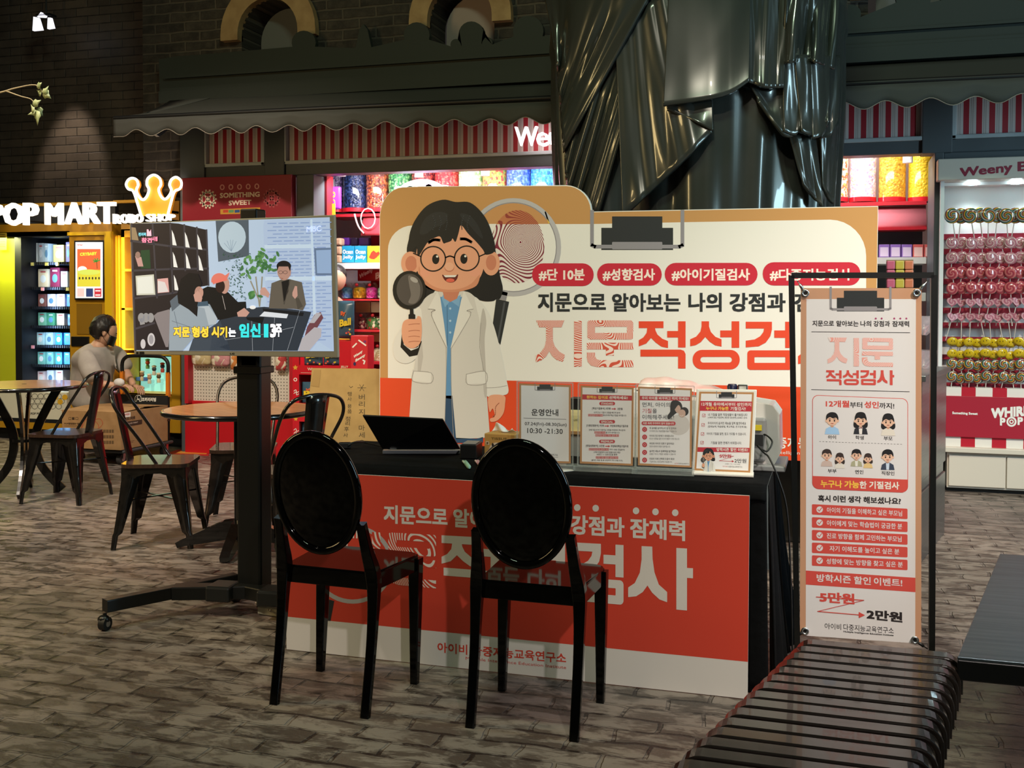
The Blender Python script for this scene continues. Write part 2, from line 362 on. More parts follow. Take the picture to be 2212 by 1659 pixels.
class Pr(M):
    """flat printed artwork on a real plane; points are given where the picture shows them on that plane"""
    def __init__(s, O, N, eps=.0002, T=None):
        super().__init__(); s.O = Vector(O); s.N = Vector(N).normalized(); s.e = eps; s.T = T
    def at(s, p, l):
        if s.T: return s.T(p)+s.N*s.e*l
        return onp(p[0], p[1], s.O, s.N)+s.N*s.e*l
    def poly(s, pts, m, l=1):
        v = [s.at(p, l) for p in pts]
        n = Vector((0, 0, 0))
        for i in range(len(v)): n += v[i].cross(v[(i+1) % len(v)])
        f = tuple(range(len(v)))
        return s.add(v, [f if n.dot(s.N) > 0 else f[::-1]], m)
    def ell(s, c, rx, ry, m, l=1, n=28, a0=0, a1=360, rot=0):
        k, q = cos(radians(rot)), sin(radians(rot)); pts = []
        for i in range(n+(0 if a1-a0 >= 360 else 1)):
            a = radians(a0+(a1-a0)*i/n); x, y = rx*cos(a), -ry*sin(a); pts.append((c[0]+x*k-y*q, c[1]+x*q+y*k))
        return s.poly(pts, m, l)
    def ring(s, c, rx, ry, wd, m, l=1, n=32, a0=0, a1=360):
        fs = []; vs = []
        for i in range(n+1):
            a = radians(a0+(a1-a0)*i/n)
            for k in (0, wd): vs.append(s.at((c[0]+(rx-k)*cos(a), c[1]-(ry-k)*sin(a)), l))
        for i in range(n): fs.append((2*i, 2*i+2, 2*i+3, 2*i+1))
        return s.add(vs, fs, m)
    def line(s, pts, wd, m, l=1):
        for a, b in zip(pts, pts[1:]):
            dx, dy = b[0]-a[0], b[1]-a[1]; d = math.hypot(dx, dy) or 1; nx, ny = -dy/d*wd/2, dx/d*wd/2
            ex, ey = dx/d*wd*.3, dy/d*wd*.3
            s.poly([(a[0]+nx-ex, a[1]+ny-ey), (b[0]+nx+ex, b[1]+ny+ey), (b[0]-nx+ex, b[1]-ny+ey), (a[0]-nx-ex, a[1]-ny-ey)], m, l)
        return s
    def rr(s, x0, y0, x1, y1, r, m, l=1, dy=0, rb=None, outline=0):
        """rounded rectangle; dy: how far its right side sits lower in the picture"""
        pts = []; rb = r if rb is None else rb
        for cx, cy, a, q in ((x1-r, y0+r, 90, r), (x0+r, y0+r, 180, r), (x0+rb, y1-rb, 270, rb), (x1-rb, y1-rb, 360, rb)):
            for k in range(7):
                an = radians(a-0+(k-0)*15) if q else 0
                pts.append((cx+q*cos(an) if q else cx, cy-q*sin(an) if q else cy))
        o = pts
        # order: TR corner starts at 90 deg going to 180 would be wrong for TR, so build explicitly
        pts = []
        for cx, cy, a, q in ((x0+r, y0+r, 90, r), (x0+rb, y1-rb, 180, rb), (x1-rb, y1-rb, 270, rb), (x1-r, y0+r, 0, r)):
            for k in range(7):
                an = radians(a+k*15); pts.append((cx+q*cos(an), cy-q*sin(an)))
        pts = [(x, y+dy*(x-x0)/(x1-x0)) for x, y in pts]
        if outline: pts.append(pts[0]); return s.line(pts, outline, m, l)
        return s.poly(pts, m, l)
    def text(s, t, xl, yl, xr, yr, h, m, l=2, bold=.0, h2=None, shear=0, v=None):
        """t set between its lower-left and lower-right corners, h high"""
        pts, fs = glyphs(t, bold, shear); h2 = h if h2 is None else h2
        vs = [s.at((xl+(xr-xl)*a, yl+(yr-yl)*a-(h+(h2-h)*a)*b), l) for a, b in pts]
        out = [f if (vs[f[1]]-vs[f[0]]).cross(vs[f[2]]-vs[f[0]]).dot(s.N) > 0 else f[::-1] for f in fs]
        return s.add(vs, out, m)
def heavyset(p, t, xl, yl, xr, yr, h, m, l=2, h2=None):
    h2 = h if h2 is None else h2
    for q in heavy(t): p.poly([(xl+(xr-xl)*a, yl+(yr-yl)*a-(h+(h2-h)*a)*b) for a, b in q], m, l)
def letters3d(mb, t, O, U, V, D, m, bold=0, side=None):
    """solid letters filling the box O, O+U, O+V, D deep"""
    pts, fs = glyphs(t, bold); O, U, V, D = map(Vector, (O, U, V, D)); a = [O+U*x+V*y for x, y in pts]; b = [q+D for q in a]
    mb.add(a, fs, m); mb.add(b, [f[::-1] for f in fs], m)
    cnt = {}
    for f in fs:
        for i in range(len(f)):
            e = (f[i], f[(i+1) % len(f)]); cnt[tuple(sorted(e))] = cnt.get(tuple(sorted(e)), 0)+1
    n = len(a); mb.add(a+b, [(i, j, n+j, n+i) for (i, j), c in cnt.items() if c == 1], side or m)
    return mb
def pbox(mb, x0, y0, x1, y1, Y, depth, m=None):
    """box whose front face lies on the plane y=Y and fills the given part of the picture"""
    p = [ony(x0, y0, Y), ony(x1, y0, Y), ony(x0, y1, Y), ony(x1, y1, Y)]
    X0 = (p[0].x+p[2].x)/2; X1 = (p[1].x+p[3].x)/2; Z1 = (p[0].z+p[1].z)/2; Z0 = (p[2].z+p[3].z)/2
    mb.box(X0, X1, Y, Y+depth, Z0, Z1, m); return (X0, X1, Z0, Z1)
def prect(x0, y0, x1, y1, Y):
    p = [ony(x0, y0, Y), ony(x1, y0, Y), ony(x0, y1, Y), ony(x1, y1, Y)]
    return ((p[0].x+p[2].x)/2, (p[1].x+p[3].x)/2, (p[2].z+p[3].z)/2, (p[0].z+p[1].z)/2)
def bez(pts, n=8):
    """smooth curve through the points"""
    out = []; P = [tuple(p) for p in pts]
    for i in range(len(P)-1):
        p0 = P[max(i-1, 0)]; p1 = P[i]; p2 = P[i+1]; p3 = P[min(i+2, len(P)-1)]
        for k in range(n):
            t = k/n; out.append(tuple(.5*((2*b)+(-a+c)*t+(2*a-5*b+4*c-d)*t*t+(-a+3*b-3*c+d)*t**3) for a, b, c, d in zip(p0, p1, p2, p3)))
    out.append(P[-1]); return out
def cbez(pts, n=5):
    P = list(pts); return bez([P[-1]]+P+[P[0], P[1]], n)[n:-n-1]
# ================================================================== SETTING
BRK = brickmat('old_brick', ('#2f2924', '#211c19', '#5a5248'), '#463f37', .30, .085, .012, .85, 'XZ', .03, .9, .3)
BRL = brickmat('brown_brick', ('#4e463e', '#3c3631', '#5c5248'), '#1d1a17', .27, .085, .006, .45, 'XZ', .01, .5, .3)
PAV = brickmat('worn_pavers', ('#675c54', '#4a423c', '#a0938a'), '#29231f', .25, .098, .0075, .6, 'XY', .06, 1.0, .62, lo=.22, streak=2.2)
GRY = mat('slate_paint', '#4b5054', .5); DKG = mat('dark_canvas', '#3b3a35', .75); BLK = mat('black', '#070707', .5)
WHT = mat('white_paint', '#e9e6e1', .4); RED = mat('shop_red', '#b5202c', .4); CORN = mat('dark_cornice', '#232823', .7)
fl = M(PAV); fl.add([(-14, -3, 0), (7, -3, 0), (7, 10.6, 0), (-14, 10.6, 0)], [(0, 1, 2, 3)]); struct(fl.build('floor'))
FY = 8.1
def arc(cx, cy, rx, ry, a0, a1, n=14): return [(cx+rx*cos(radians(a0+(a1-a0)*i/n)), cy-ry*sin(radians(a0+(a1-a0)*i/n))) for i in range(n+1)]
def XZ(px, py, Y=FY): p = ony(px, py, Y); return (p.x, p.z)
# brick front with three arched openings, bottom edge hidden by the cornice
ARCH = [(586, 72, 65, 66), (998, 42, 70, 72), (1955, -22, 81, 80)]
pts = [(-5.83, 3.05)]
for cx, cy, rx, ry in ARCH:
    c = XZ(cx, cy); r = XZ(cx+rx, cy)[0]-c[0]
    pts += [(c[0]-r, 3.05)]+[(c[0]-r*cos(pi*i/16), c[1]+r*sin(pi*i/16)) for i in range(17)]+[(c[0]+r, 3.05)]
pts += [(3.2, 3.05), (3.2, 6.2), (-5.83, 6.2)]
wb = M(BRK); wb.prism(pts, (0, FY, 0), (1, 0, 0), (0, 0, 1), (0, .35, 0))
wb.box(-5.83, -5.44, FY, FY+.35, 2.28, 3.05); wb.box(-5.83, -5.6, FY+.35, 9.4, 2.28, 6.2); wb.box(-5.46, -5.40, FY+.17, 9.4, 0, 2.28)
struct(wb.build('wall_front'))
wl = M(BRL); wl.box(-14, -5.8, 9.05, 9.3, 0, 6.2); struct(wl.build('wall_back'))
STN = noisy('sandstone', '#a3855c', '#8a6c48', 9, .8, .3)
PANE = [('#5a5c5c', .5), ('#8d7c76', .5), ('#5c5458', .5)]
for i, (cx, cy, rx, ry) in enumerate(ARCH):
    c = XZ(cx, cy); r = XZ(cx+rx, cy)[0]-c[0]; r2 = r*(1.58 if i < 2 else 1.5)
    t = M(STN); O = Vector((c[0], FY-.07, c[1])); n = 18
    drop = .05
    ring = [(-r2, -drop)]+[(-r2*cos(pi*k/n), r2*sin(pi*k/n)) for k in range(n+1)]+[(r2, -drop), (r, -drop)]+[(r*cos(pi*k/n), r*sin(pi*k/n)) for k in range(n+1)]+[(-r, -drop)]
    # surround as wedge stones
    m2 = n+2
    A = [(-r2, -drop)]+[(-r2*cos(pi*k/n), r2*sin(pi*k/n)) for k in range(n+1)]+[(r2, -drop)]
    B = [(-r, -drop)]+[(-r*cos(pi*k/n), r*sin(pi*k/n)) for k in range(n+1)]+[(r, -drop)]
    for k in range(m2):
        t.prism([A[k], A[k+1], B[k+1], B[k]], O, (1, 0, 0), (0, 0, 1), (0, .09, 0))
    wn = t.build('window_%d' % (i+1)); struct(wn); WM[wn.name] = Matrix.Identity(4)
    p = M(mat('arch_pane_%d' % i, PANE[i][0], PANE[i][1]))
    p.prism([(-r, -.9), (r, -.9)]+[(r*cos(pi*k/n), r*sin(pi*k/n)) for k in range(n+1)], (c[0]+.06, FY+.22, c[1]-.02), (1, 0, 0), (0, 0, 1), (0, .02, 0))
    p.build('pane', wn)
# cornice with round knobs
def knob(cx, cy, r, a0=-20, a1=200): return [(cx-r*cos(radians(a)), cy-r*sin(radians(a))) for a in [a0+(a1-a0)*k/12 for k in range(13)]]
top = [(345, 235), (343, 128), (380, 122), (480, 114)]
for q in (knob(656, 92, 26), [(768, 104), (776, 64), (785, 52), (794, 64), (802, 102)], knob(900, 76, 28), knob(985, 96, 12), knob(1018, 73, 27), knob(1052, 92, 12), knob(1141, 67, 33), knob(1300, 62, 28), knob(1420, 54, 28), knob(1560, 44, 28), knob(1700, 34, 28), knob(1840, 30, 20), knob(1973, -8, 39), knob(2110, -20, 30)): top += q
top += [(2300, 18), (2420, 12)]
co = M(CORN); co.prism([XZ(x, y, 7.95) for x, y in top]+[(XZ(2420, 12, 7.95)[0], 3.02)], (0, 7.95, 0), (1, 0, 0), (0, 0, 1), (0, .05, 0))
struct(co.build('trim_1'))
m = M(CORN)
x0 = XZ(350, 170, 7.9)[0]
for z0, z1, d in ((3.00, 3.10, .10), (3.10, 3.13, .07), (3.22, 3.24, .03)): m.box(x0, 3.2, 7.95-d, 7.95, z0, z1)
struct(m.build('trim_2'))
# slate sign band, pillars
ZL = 2.385
m = M(GRY)
for a, b in ((-5.44, -5.20), (-4.615, -4.43), (.60, .80)): m.box(a, b, FY-.03, FY+.16, 2.38, 3.05)
m.box(-5.44, 3.2, FY, FY+.16, ZL, 2.50); m.box(-5.44, 3.2, FY-.0, FY+.16, 2.80, 3.05)
m.box(-5.44, -5.39, FY-.03, FY+.16, 0, ZL); m.box(-4.33, -4.17, FY, FY+.4, 0, ZL)
m.box(.685, .745, FY-.03, FY+.5, 0, ZL); m.box(.745, 3.2, FY-.01, FY+.1, 2.32, ZL)
struct(m.build('trim_3', bevel=.006))
STR = stripemat('candy_stripe', '#a32330', '#cfc4c0', .084, 0, .45, .5, True)
WFR = mat('pale_frame', '#aab2b6', .35)
for k, (a, b) in enumerate(((-5.22, -4.62), (-4.45, -1.72+.9), (-.82, .63), (.79, 2.9))):
    t = thing('striped_panel', ['short red striped panel in pale frame above the red cog sign',
        'long red striped panel in pale frame behind the short glowing letters',
        'red striped panel in pale frame just right of the statue, above the candy tubes',
        'red striped panel at the right photo edge above the lollipop stand'][k], 'sign panel', (a, FY, 2.47), group=None)
    p = M(STR); p.box(a+.03, b-.03, FY+.03, FY+.06, 2.5, 2.85); p.build('striped_board', t)
    p = M(WFR)
    for x0_, x1_, z0, z1 in ((a, b, 2.475, 2.505), (a, a+.035, 2.475, 2.85), (b-.035, b, 2.475, 2.85)): p.box(x0_, x1_, FY-.025, FY+.04, z0, z1)
    p.build('frame', t, bevel=.006)
# awning: sloping canvas and scalloped valance
t = thing('awning', 'long dark canvas awning with scalloped valance over the candy shop front', 'awning', (-5.5, 7.3, 2.75))
XA, XB, per = -5.53, 3.2, .268
def awz(x): return 2.786-.057*min(1, (x+5.53)/3.6)
m = M(DKG)
def slope(u, v):
    x = XA+(XB-XA)*u; return Vector((x+(.6*v if u == 0 else 0), 7.3+.62*v, awz(x)+.27*v-.02*sin(pi*v)))
m.grid(slope, 60, 6); m.build('canopy', t, solid=.006)
m = M(DKG)
def val(u, v):
    x = XA+(XB-XA)*u; ph = max(0, x-XA-.1)/per; d = .152-.026*(1-cos(2*pi*ph+.3))
    return Vector((x, 7.3-.012*sin(2*pi*ph*.5)*v, awz(x)-d*v+(.0 if v else 0)))
m.grid(val, 360, 3); m.build('valance', t, solid=.005)
m = M(mat('valance_piping', '#8a8074', .5)); path = [val(i/360, 1)+Vector((0, -.004, 0)) for i in range(361)]
m.tube(path, .0028, 5); m.build('piping', t)
m = M(BLK); m.cyl((XA, 7.31, awz(XA)+.0), (XB, 7.31, awz(XB)+.0), .018, n=8); m.build('front_rail', t)
for x in (-5.4, -3.0, -.4, 2.2):
    m = M(GRY); m.bar([(x, FY, 2.95), (x, 7.7, 2.70), (x, 7.33, awz(x))], .03, .02); m.build('arm', t)
# ceiling spotlight on the wall at top left and ivy twig
p = ony(92, 45, 8.6)
t = thing('spotlight', 'twin white spotlight shining high on the dark wall at top left', 'spotlight', p)
m = M(BLK); m.cbox(p+Vector((0, .05, .06)), (.16, .10, .02)); m.cyl(p+Vector((0, .05, .06)), p+Vector((0, .05, .9)), .008, n=8); m.build('bracket', t)
LW = mat('lamp_white', '#f4f2ff', .3, emit=1.6)
for q in ([(70, 66), (72, 36), (82, 38), (90, 64)], [(102, 62), (103, 38), (109, 38), (115, 60)], [(80, 36), (88, 26), (98, 32), (96, 37)]):
    m = M(LW); pp = [onp(x, y, p, Vector((0, 1, 0))) for x, y in q]
    c = pp[0]; m.prism([((v-c).x, (v-c).z) for v in pp], c, (1, 0, 0), (0, 0, 1), (0, .03, 0)); m.build('reflector', t)
LF = noisy('ivy_leaf', '#9aa07a', '#6c7a50', 30, .5); TW = mat('twig_bark', '#85795f', .7)
t = thing('ivy_twig', 'ivy twig with pale leaves reaching in from the left edge', 'twig', ony(0, 200, 5.0))
m = M(TW); A = bez([ony(-60, 212, 5), ony(0, 200, 5), ony(35, 190, 5), ony(78, 184, 5), ony(95, 205, 5)]); m.tube(A, [.006-.004*i/len(A) for i in range(len(A))], 6)
B = bez([ony(14, 197, 5), ony(45, 208, 5), ony(68, 215, 5), ony(78, 232, 5)]); m.tube(B, [.004-.002*i/len(B) for i in range(len(B))], 6); m.build('stem', t)
for x, y, r, an in ((84, 184, 15, 20), (85, 200, 15, 150), (100, 204, 20, -35), (98, 196, 15, 50), (78, 222, 17, 20), (70, 236, 15, 120), (86, 240, 15, -60), (80, 252, 22, -85), (72, 244, 14, 200)):
    c = ony(x, y, 5+random.uniform(-.03, .03)); s_ = r/F_PX*5.4; a = radians(an)
    R = Matrix.Rotation(random.uniform(-.5, .5), 4, 'Z') @ Matrix.Rotation(-a+pi/2, 4, 'Y')
    out = [(0, -.7), (.45, -.5), (.6, 0), (.3, .25), (.15, .6), (0, 1), (-.15, .6), (-.3, .25), (-.6, 0), (-.45, -.5)]
    m = M(LF); vs = [c+R @ Vector((px*s_, .15*s_*abs(px), py*s_)) for px, py in out]+[c]; n = len(out)
    m.add(vs, [(i, (i+1) % n, n) for i in range(n)], None, True); m.build('leaf', t, solid=.001)
# ================================================================== CANDY SHOP
SHP = mat('shop_wall', '#e8d9da', .6); SHW = mat('shelf_white', '#f0ecea', .35); PNKR = mat('glossy_red', '#c61f2c', .25, coat=.5)
m = M(SHP); m.box(-5.44, 3.2, 9.35, 9.45, 0, 2.95); m.box(-5.44, 3.2, 8.15, 9.35, 2.86, 2.95); struct(m.build('wall_shop'))
m = M(mat('pillar_red', '#8e1c26', .4)); X0, X1, Z0, Z1 = prect(673, 378, 706, 470, 8.3); m.box(X0, X1, 8.3, 8.42, 0, 2.4)
m2 = mat('pillar_cream', '#d9cfb4', .5)
for ya, yb in ((388, 404), (412, 429), (437, 446), (460, 476)):
    r = prect(672, ya, 691, yb, 8.3); m.box(r[0], r[1], 8.292, 8.3, r[2], r[3], m2)
struct(m.build('trim_4'))
# candy tubes
def tube(px0, px1, ybot, cols, label, sc=55):
    Y = 8.85; r0 = prect(px0, 380, px1, ybot, Y); R = (r0[1]-r0[0])/2*.985; cx = (r0[0]+r0[1])/2; zb = r0[2]
    t = thing('candy_tube', label, 'candy tube', (cx, Y, zb), 0, 'clear candy tubes under the shop ceiling')
    m = M(candymat('candy_'+cols[0].strip('#')+cols[-1].strip('#'), cols, sc, .2)); m.lathe([(R, .03), (R, .62)], n=28, caps=True); m.build('candy_column', t, local=True)
    m = M(PNKR); m.lathe([(R*1.03, 0), (R*1.03, .035)], n=28); m.lathe([(R*.8, -.0), (R*.8, .002)], n=28); m.build('base_cap', t, local=True)
TB = [(708, 743, ['#2c2140', '#3b3352', '#57486c'], 'dark plum candy tube nearest the left post of the opening'),
 (743, 792, ['#1d2a4d', '#2c3d68', '#15203c'], 'navy candy tube, second from the left post'),
 (793, 841, ['#8a3e2b', '#b2623a', '#5c2a24'], 'rust brown candy tube between the navy and the green'),
 (841, 890, ['#2f7a44', '#6ab06a', '#1e5a38'], 'dark green candy tube behind the oval pink sign'),
 (891, 940, ['#7c2a30', '#a34a3c', '#57222c'], 'maroon candy tube between the dark green and the bright red'),
 (941, 991, ['#cf2f33', '#e25a50', '#a81f2a'], 'bright red candy tube'),
 (992, 1043, ['#a9cf9a', '#d9e8c4', '#7fb87a'], 'pale green candy tube'),
 (1043, 1094, ['#d07a3a', '#c9a24a', '#b8463a', '#7a9a4a'], 'orange mixed candy tube beside the pale green'),
 (1095, 1147, ['#3f63c4', '#5c80da', '#2f4fa8'], 'royal blue candy tube'),
 (1147, 1200, ['#2f84c9', '#4aa0dd', '#2468b0'], 'sky blue candy tube nearest the statue on its left'),
 (1772, 1833, ['#e8a04a', '#f0d0b8', '#dd6a3a', '#f2e4d4'], 'orange and white candy tube just right of the statue'),
 (1834, 1893, ['#c9c0dd', '#e8e0ea', '#b8a8cc', '#e0c8b8'], 'lavender white candy tube'),
 (1897, 1957, ['#e8b33a', '#eec24a', '#d09a34'], 'speckled amber candy tube'),
 (1961, 2021, ['#ecc22e', '#f0cc3a'], 'plain yellow candy tube at the right pillar')]
for i, (a, b, c, l) in enumerate(TB): tube(a, b, 459 if i < 10 else 437, c, l)
# small ceiling cylinders
for x, y, l in ((738, 372, 'white downlight cylinder above the dark plum candy tube'), (905, 374, 'white downlight cylinder above the oval pink sign'), (1048, 371, 'white downlight cylinder above the orange mixed candy tube'), (1961, 342, 'white downlight cylinder above the yellow candy tubes')):
    p = ony(x, y, 8.5); m = M(SHW); m.cyl(p+Vector((0, 0, -.035)), p+Vector((0, 0, .3)), .036, n=16); tag(m.build('downlight', loc=p), l, 'ceiling light')
# shelving unit left bay
t = thing('shelf_unit', 'tall red and white shelving in the candy shop between television and big board', 'shelf', (-3.5, 8.8, 0))
m = M(RED); r = prect(722, 460, 1000, 466, 8.7); m.box(r[0]-.1, -1.0, 8.7, 9.1, r[2], r[3]); m.build('tube_ledge', t)
m = M(mat('back_red', '#a81e2a', .5)); m.box(-4.1, -1.0, 9.1, 9.14, .1, r[2]); m.build('back_panel', t)
for ya, yb, mm, nm in ((567, 580, SHW, 'shelf'), (646, 650, RED, 'shelf'), (713, 718, RED, 'shelf'), (782, 788, RED, 'shelf')):
    q = prect(722, ya, 1000, yb, 8.66); m = M(mm); m.box(q[0]-.1, -1.0, 8.66, 9.1, q[2], q[3]); m.build(nm, t)
m = M(mat('fascia_pink', '#d8505c', .35)); a = ony(722, 468, 8.72); b = ony(722, 511, 8.72)
m.grid(lambda u, v: Vector((-4.0+3.0*u, 8.74-.07*sin(v*pi/2), a.z+(b.z-a.z)*v)), 2, 8)
m.build('curved_fascia', t, solid=.01)
m = M(mat('fascia_line', '#f0c8cc', .4)); m.tube([ony(x, y, 8.655) for x, y in bez([(766, 462), (770, 478), (776, 492), (786, 504)])], .008, 6); m.tube([ony(795+13*cos(k/12*2*pi)*1.2, 472+22*sin(k/12*2*pi), 8.655) for k in range(12)], .006, 6, closed=True); m.build('fascia_rings', t)
def goods(name, label, cat, rect, Y, d, col, group, txt=None, tcol='#ffffff', bev=.004, mats=None):
    r = prect(*rect, Y); t = thing(name, label, cat, ((r[0]+r[1])/2, Y+d/2, r[2]), 0, group)
    m = M(mats or mat('pack_'+col.strip('#'), col, .35)); m.box(r[0]+.002, r[1]-.002, Y, Y+d, r[2], r[3]); m.build('carton', t, bevel=bev)
    if txt:
        p = Pr((0, Y-.001, 0), (0, -1, 0)); x0, y0, x1, y1 = rect; tm = mat('ink_'+tcol.strip('#'), tcol, .5); n = len(txt)
        for i, s_ in enumerate(txt):
            h = (y1-y0)*.62/n; yy = y0+(y1-y0)*(.18+(i+.9)*.68/n); wd = (x1-x0)*min(.82, .16*len(s_)+.1); c = (x0+x1)/2
            p.text(s_, c-wd/2, yy, c+wd/2, yy, h*.85, tm, 1, .03)
        p.build('print', t)
    return t
G1 = 'candy boxes on the white shelf'
goods('candy_box', 'left one of two turquoise jelly boxes on the white candy shelf', 'box', (738, 531, 765, 567), 8.70, .1, '#2a9cc8', G1, ['Ocean', 'Jelly'])
goods('candy_box', 'turquoise jelly box touching the lime dinosaur box', 'box', (765.5, 531, 792, 567), 8.70, .1, '#2a9cc8', G1, ['Ocean', 'Jelly'])
t = goods('candy_box', 'lime yellow box with red dinosaur shape beside the turquoise boxes', 'box', (792.5, 531, 822, 567), 8.70, .1, '#b8d23a', G1)
p = Pr((0, 8.698, 0), (0, -1, 0)); p.poly([(797, 556), (802, 545), (807, 541), (813, 546), (818, 543), (820, 548), (815, 554), (808, 560), (801, 559)], mat('dino_red', '#d8432e'), 1); p.build('print', t)
for i, (a, b, c, l) in enumerate(((737, 754, '#5e2a86', 'bright purple candy pouch on the top candy shelf'), (756, 772, '#2c1c33', 'nearly black candy pouch on the top candy shelf'), (774, 798, '#442352', 'dark violet candy pouch on the top candy shelf'))):
    goods('candy_pouch', l, 'candy bag', (a, 513, b, 530.5), 8.82, .05, c, 'dark pouches on the top candy shelf', bev=.012)
for i, (y0, y1, l) in enumerate(((514, 530, 'upper'), (532, 550, 'middle'), (551, 567, 'lowest'))):
    goods('cookie_jar', 'small beige striped jar, %s in the pile beside the turquoise boxes' % l, 'jar', (723, y0, 736.5, y1), 8.68, .09, '#c9a184', 'beige jars piled beside the turquoise boxes', bev=.015)
t = goods('shop_sign_board', 'small red board with slanted white shop lettering above the candy jars', 'sign', (772, 583, 830, 607), 8.92, .02, '#b3202c', None)
p = Pr((0, 8.915, 0), (0, -1, 0)); W_ = mat('ink_white', '#f3efe9', .5); p.text('Weeny', 776, 606, 806, 588, 13, W_, 1, .04); p.text('B', 811, 604, 820, 600, 14, W_, 1, .04); p.build('lettering', t)
CLR = mat('clear_plastic', '#ffffff', .05, trans=1, ior=1.25, alpha=.35)
def jar(x0, y0, x1, y1, cols, label, Y=8.72, sc=42):
    r = prect(x0, y0, x1, y1, Y); R = (r[1]-r[0])/2*.97; h = r[3]-r[2]
    t = thing('candy_jar', label, 'candy jar', ((r[0]+r[1])/2, Y+.1, r[2]), 0, 'clear candy jars on the red shelves')
    m = M(candymat('cj_'+cols[0].strip('#')+cols[-1].strip('#')+str(sc), cols, sc)); m.lathe([(R*.9, .01), (R*.95, .3*h), (R*.85, .62*h), (R*.4, .72*h)], n=20); m.build('candies', t, local=True)
    m = M(CLR); m.lathe([(R*.99, 0), (R, .1*h), (R, .8*h), (R*.7, h*.99)], n=20); m.build('jar_body', t, local=True)
    m = M(RED); m.ell((0, -R*.95, .86*h), (.018, .008, .014), 8, 6); m.build('knob', t, local=True)
for a in ((727, 610, 752, 646, ['#6aa8d8', '#a8cbe8', '#4a80c0'], 'jar of light blue sweets, leftmost on the upper red shelf'),
          (752, 610, 781, 646, ['#e0b22a', '#f0d060', '#b88a1a'], 'jar of gold wrapped sweets on the upper red shelf'),
          (781, 610, 806, 646, ['#c63a9a', '#e070c0', '#98246e'], 'jar of shiny magenta balls on the upper red shelf'),
          (806, 610, 832, 646, ['#5c9a6a', '#a8cfae', '#3c7048'], 'jar of green balls on the upper red shelf against the big board'),
          (764, 676, 782, 713, ['#7a2230', '#a04858', '#d8b0a8'], 'jar of dark red sweets on the middle red shelf'),
          (782, 676, 826, 713, ['#3f6a3a', '#a83a3a', '#e8dcc8', '#5a8a50'], 'wide jar of green red and white sweets on the middle red shelf'),
          (795, 742, 830, 782, ['#e8e0c8', '#f5f0de', '#c9b890'], 'jar of cream white balls on the lowest red shelf')): jar(*a)
for x0, y0, x1, y1, c, l in ((768, 652, 800, 675, '#c8b88a', 'beige card standing above the dark red sweets jar'), (801, 652, 826, 675, '#d8e0d8', 'white card with notes beside the beige card'), (775, 719, 826, 738, '#cfc396', 'long cream card on the shelf above the cream white balls')):
    goods('price_card', l, 'card', (x0, y0, x1, y1), 8.9, .01, c, None, bev=0)
goods('purple_candy_bag', 'shiny purple candy bag hanging beside the plum tube', 'candy bag', (706, 403, 735, 452), 8.45, .04, '#8a2fa8', None, ['o', 'O'], '#e8c02a', bev=.015)
goods('yellow_tag', 'yellow tag hanging below the purple candy bag', 'tag', (709, 440, 724, 466), 8.40, .008, '#e2b42c', None, bev=0)
# person inside the shop, mostly behind the television
t = thing('oval_sign', 'oval pink pastel sign peeking over the top of the big board', 'sign', ony(912, 425, 8.45))
p = Pr((0, 8.45, 0), (0, -1, 0)); p.ell((912, 427), 58, 40, mat('oval_rim', '#e8a8dc', .5), 1); p.ell((912, 427), 53, 36, mat('oval_pink', '#f6dcf0', .5), 2)
for x, y, r_, c in ((880, 404, 13, '#8fd8e8'), (886, 406, 8, '#f0e060'), (926, 400, 11, '#c8a0e8'), (926, 402, 7, '#f6dcf0'), (908, 397, 5, '#8fb8e8'), (943, 402, 5, '#f0a0b8'), (868, 412, 5, '#f0a0b8')): p.ell((x, y), r_, r_*.6, mat('pastel_'+c.strip('#'), c, .5), 3)
p.build('print', t); m = M(SHW); c = ony(912, 427, 8.47); m.cyl(c, c+Vector((0, .03, 0)), .2, n=30); m.v = [c+Vector(((v-c).x, (v-c).y, (v-c).z*.68)) for v in m.v]; m.build('board', t)
# right bay
t = thing('shelf_unit', 'red and white shelving right of the statue under the yellow candy tubes', 'shelf', (.2, 8.8, 0))
m = M(RED); r = prect(1780, 436, 2017, 444, 8.7); m.box(-.6, .685, 8.7, 9.1, r[2], r[3]); m.build('tube_ledge', t)
m = M(mat('fascia_rose', '#e0808c', .35)); a = ony(1950, 446, 8.72); b = ony(1950, 493, 8.72)
m.grid(lambda u, v: Vector((-.6+1.285*u, 8.76-.08*sin(v*pi/2), a.z+(b.z-a.z)*v)), 2, 8); m.build('curved_fascia', t, solid=.01)
m = M(RED); r = prect(1780, 492, 2017, 498, 8.7); m.box(-.6, .685, 8.66, 8.9, r[2], r[3]); m.build('edge_strip', t)
m = M(mat('reflection_grey', '#565c60', .4)); r = prect(1780, 500, 2017, 700, 9.05); m.box(-.6, .685, 9.05, 9.07, r[2], r[3]); m.build('mirror_back', t)  # matte grey stands in for the reflections in this back panel
for ya, yb in ((556, 570), (632, 650)):
    q = prect(1780, ya, 2017, yb, 8.66); m = M(SHW); m.box(-.6, .685, 8.66, 9.05, q[2], q[3]); m.build('shelf', t)
m = M(RED); m.box(-.6, .685, 8.66, 9.05, .1, .95); m.build('lower_cabinet', t)
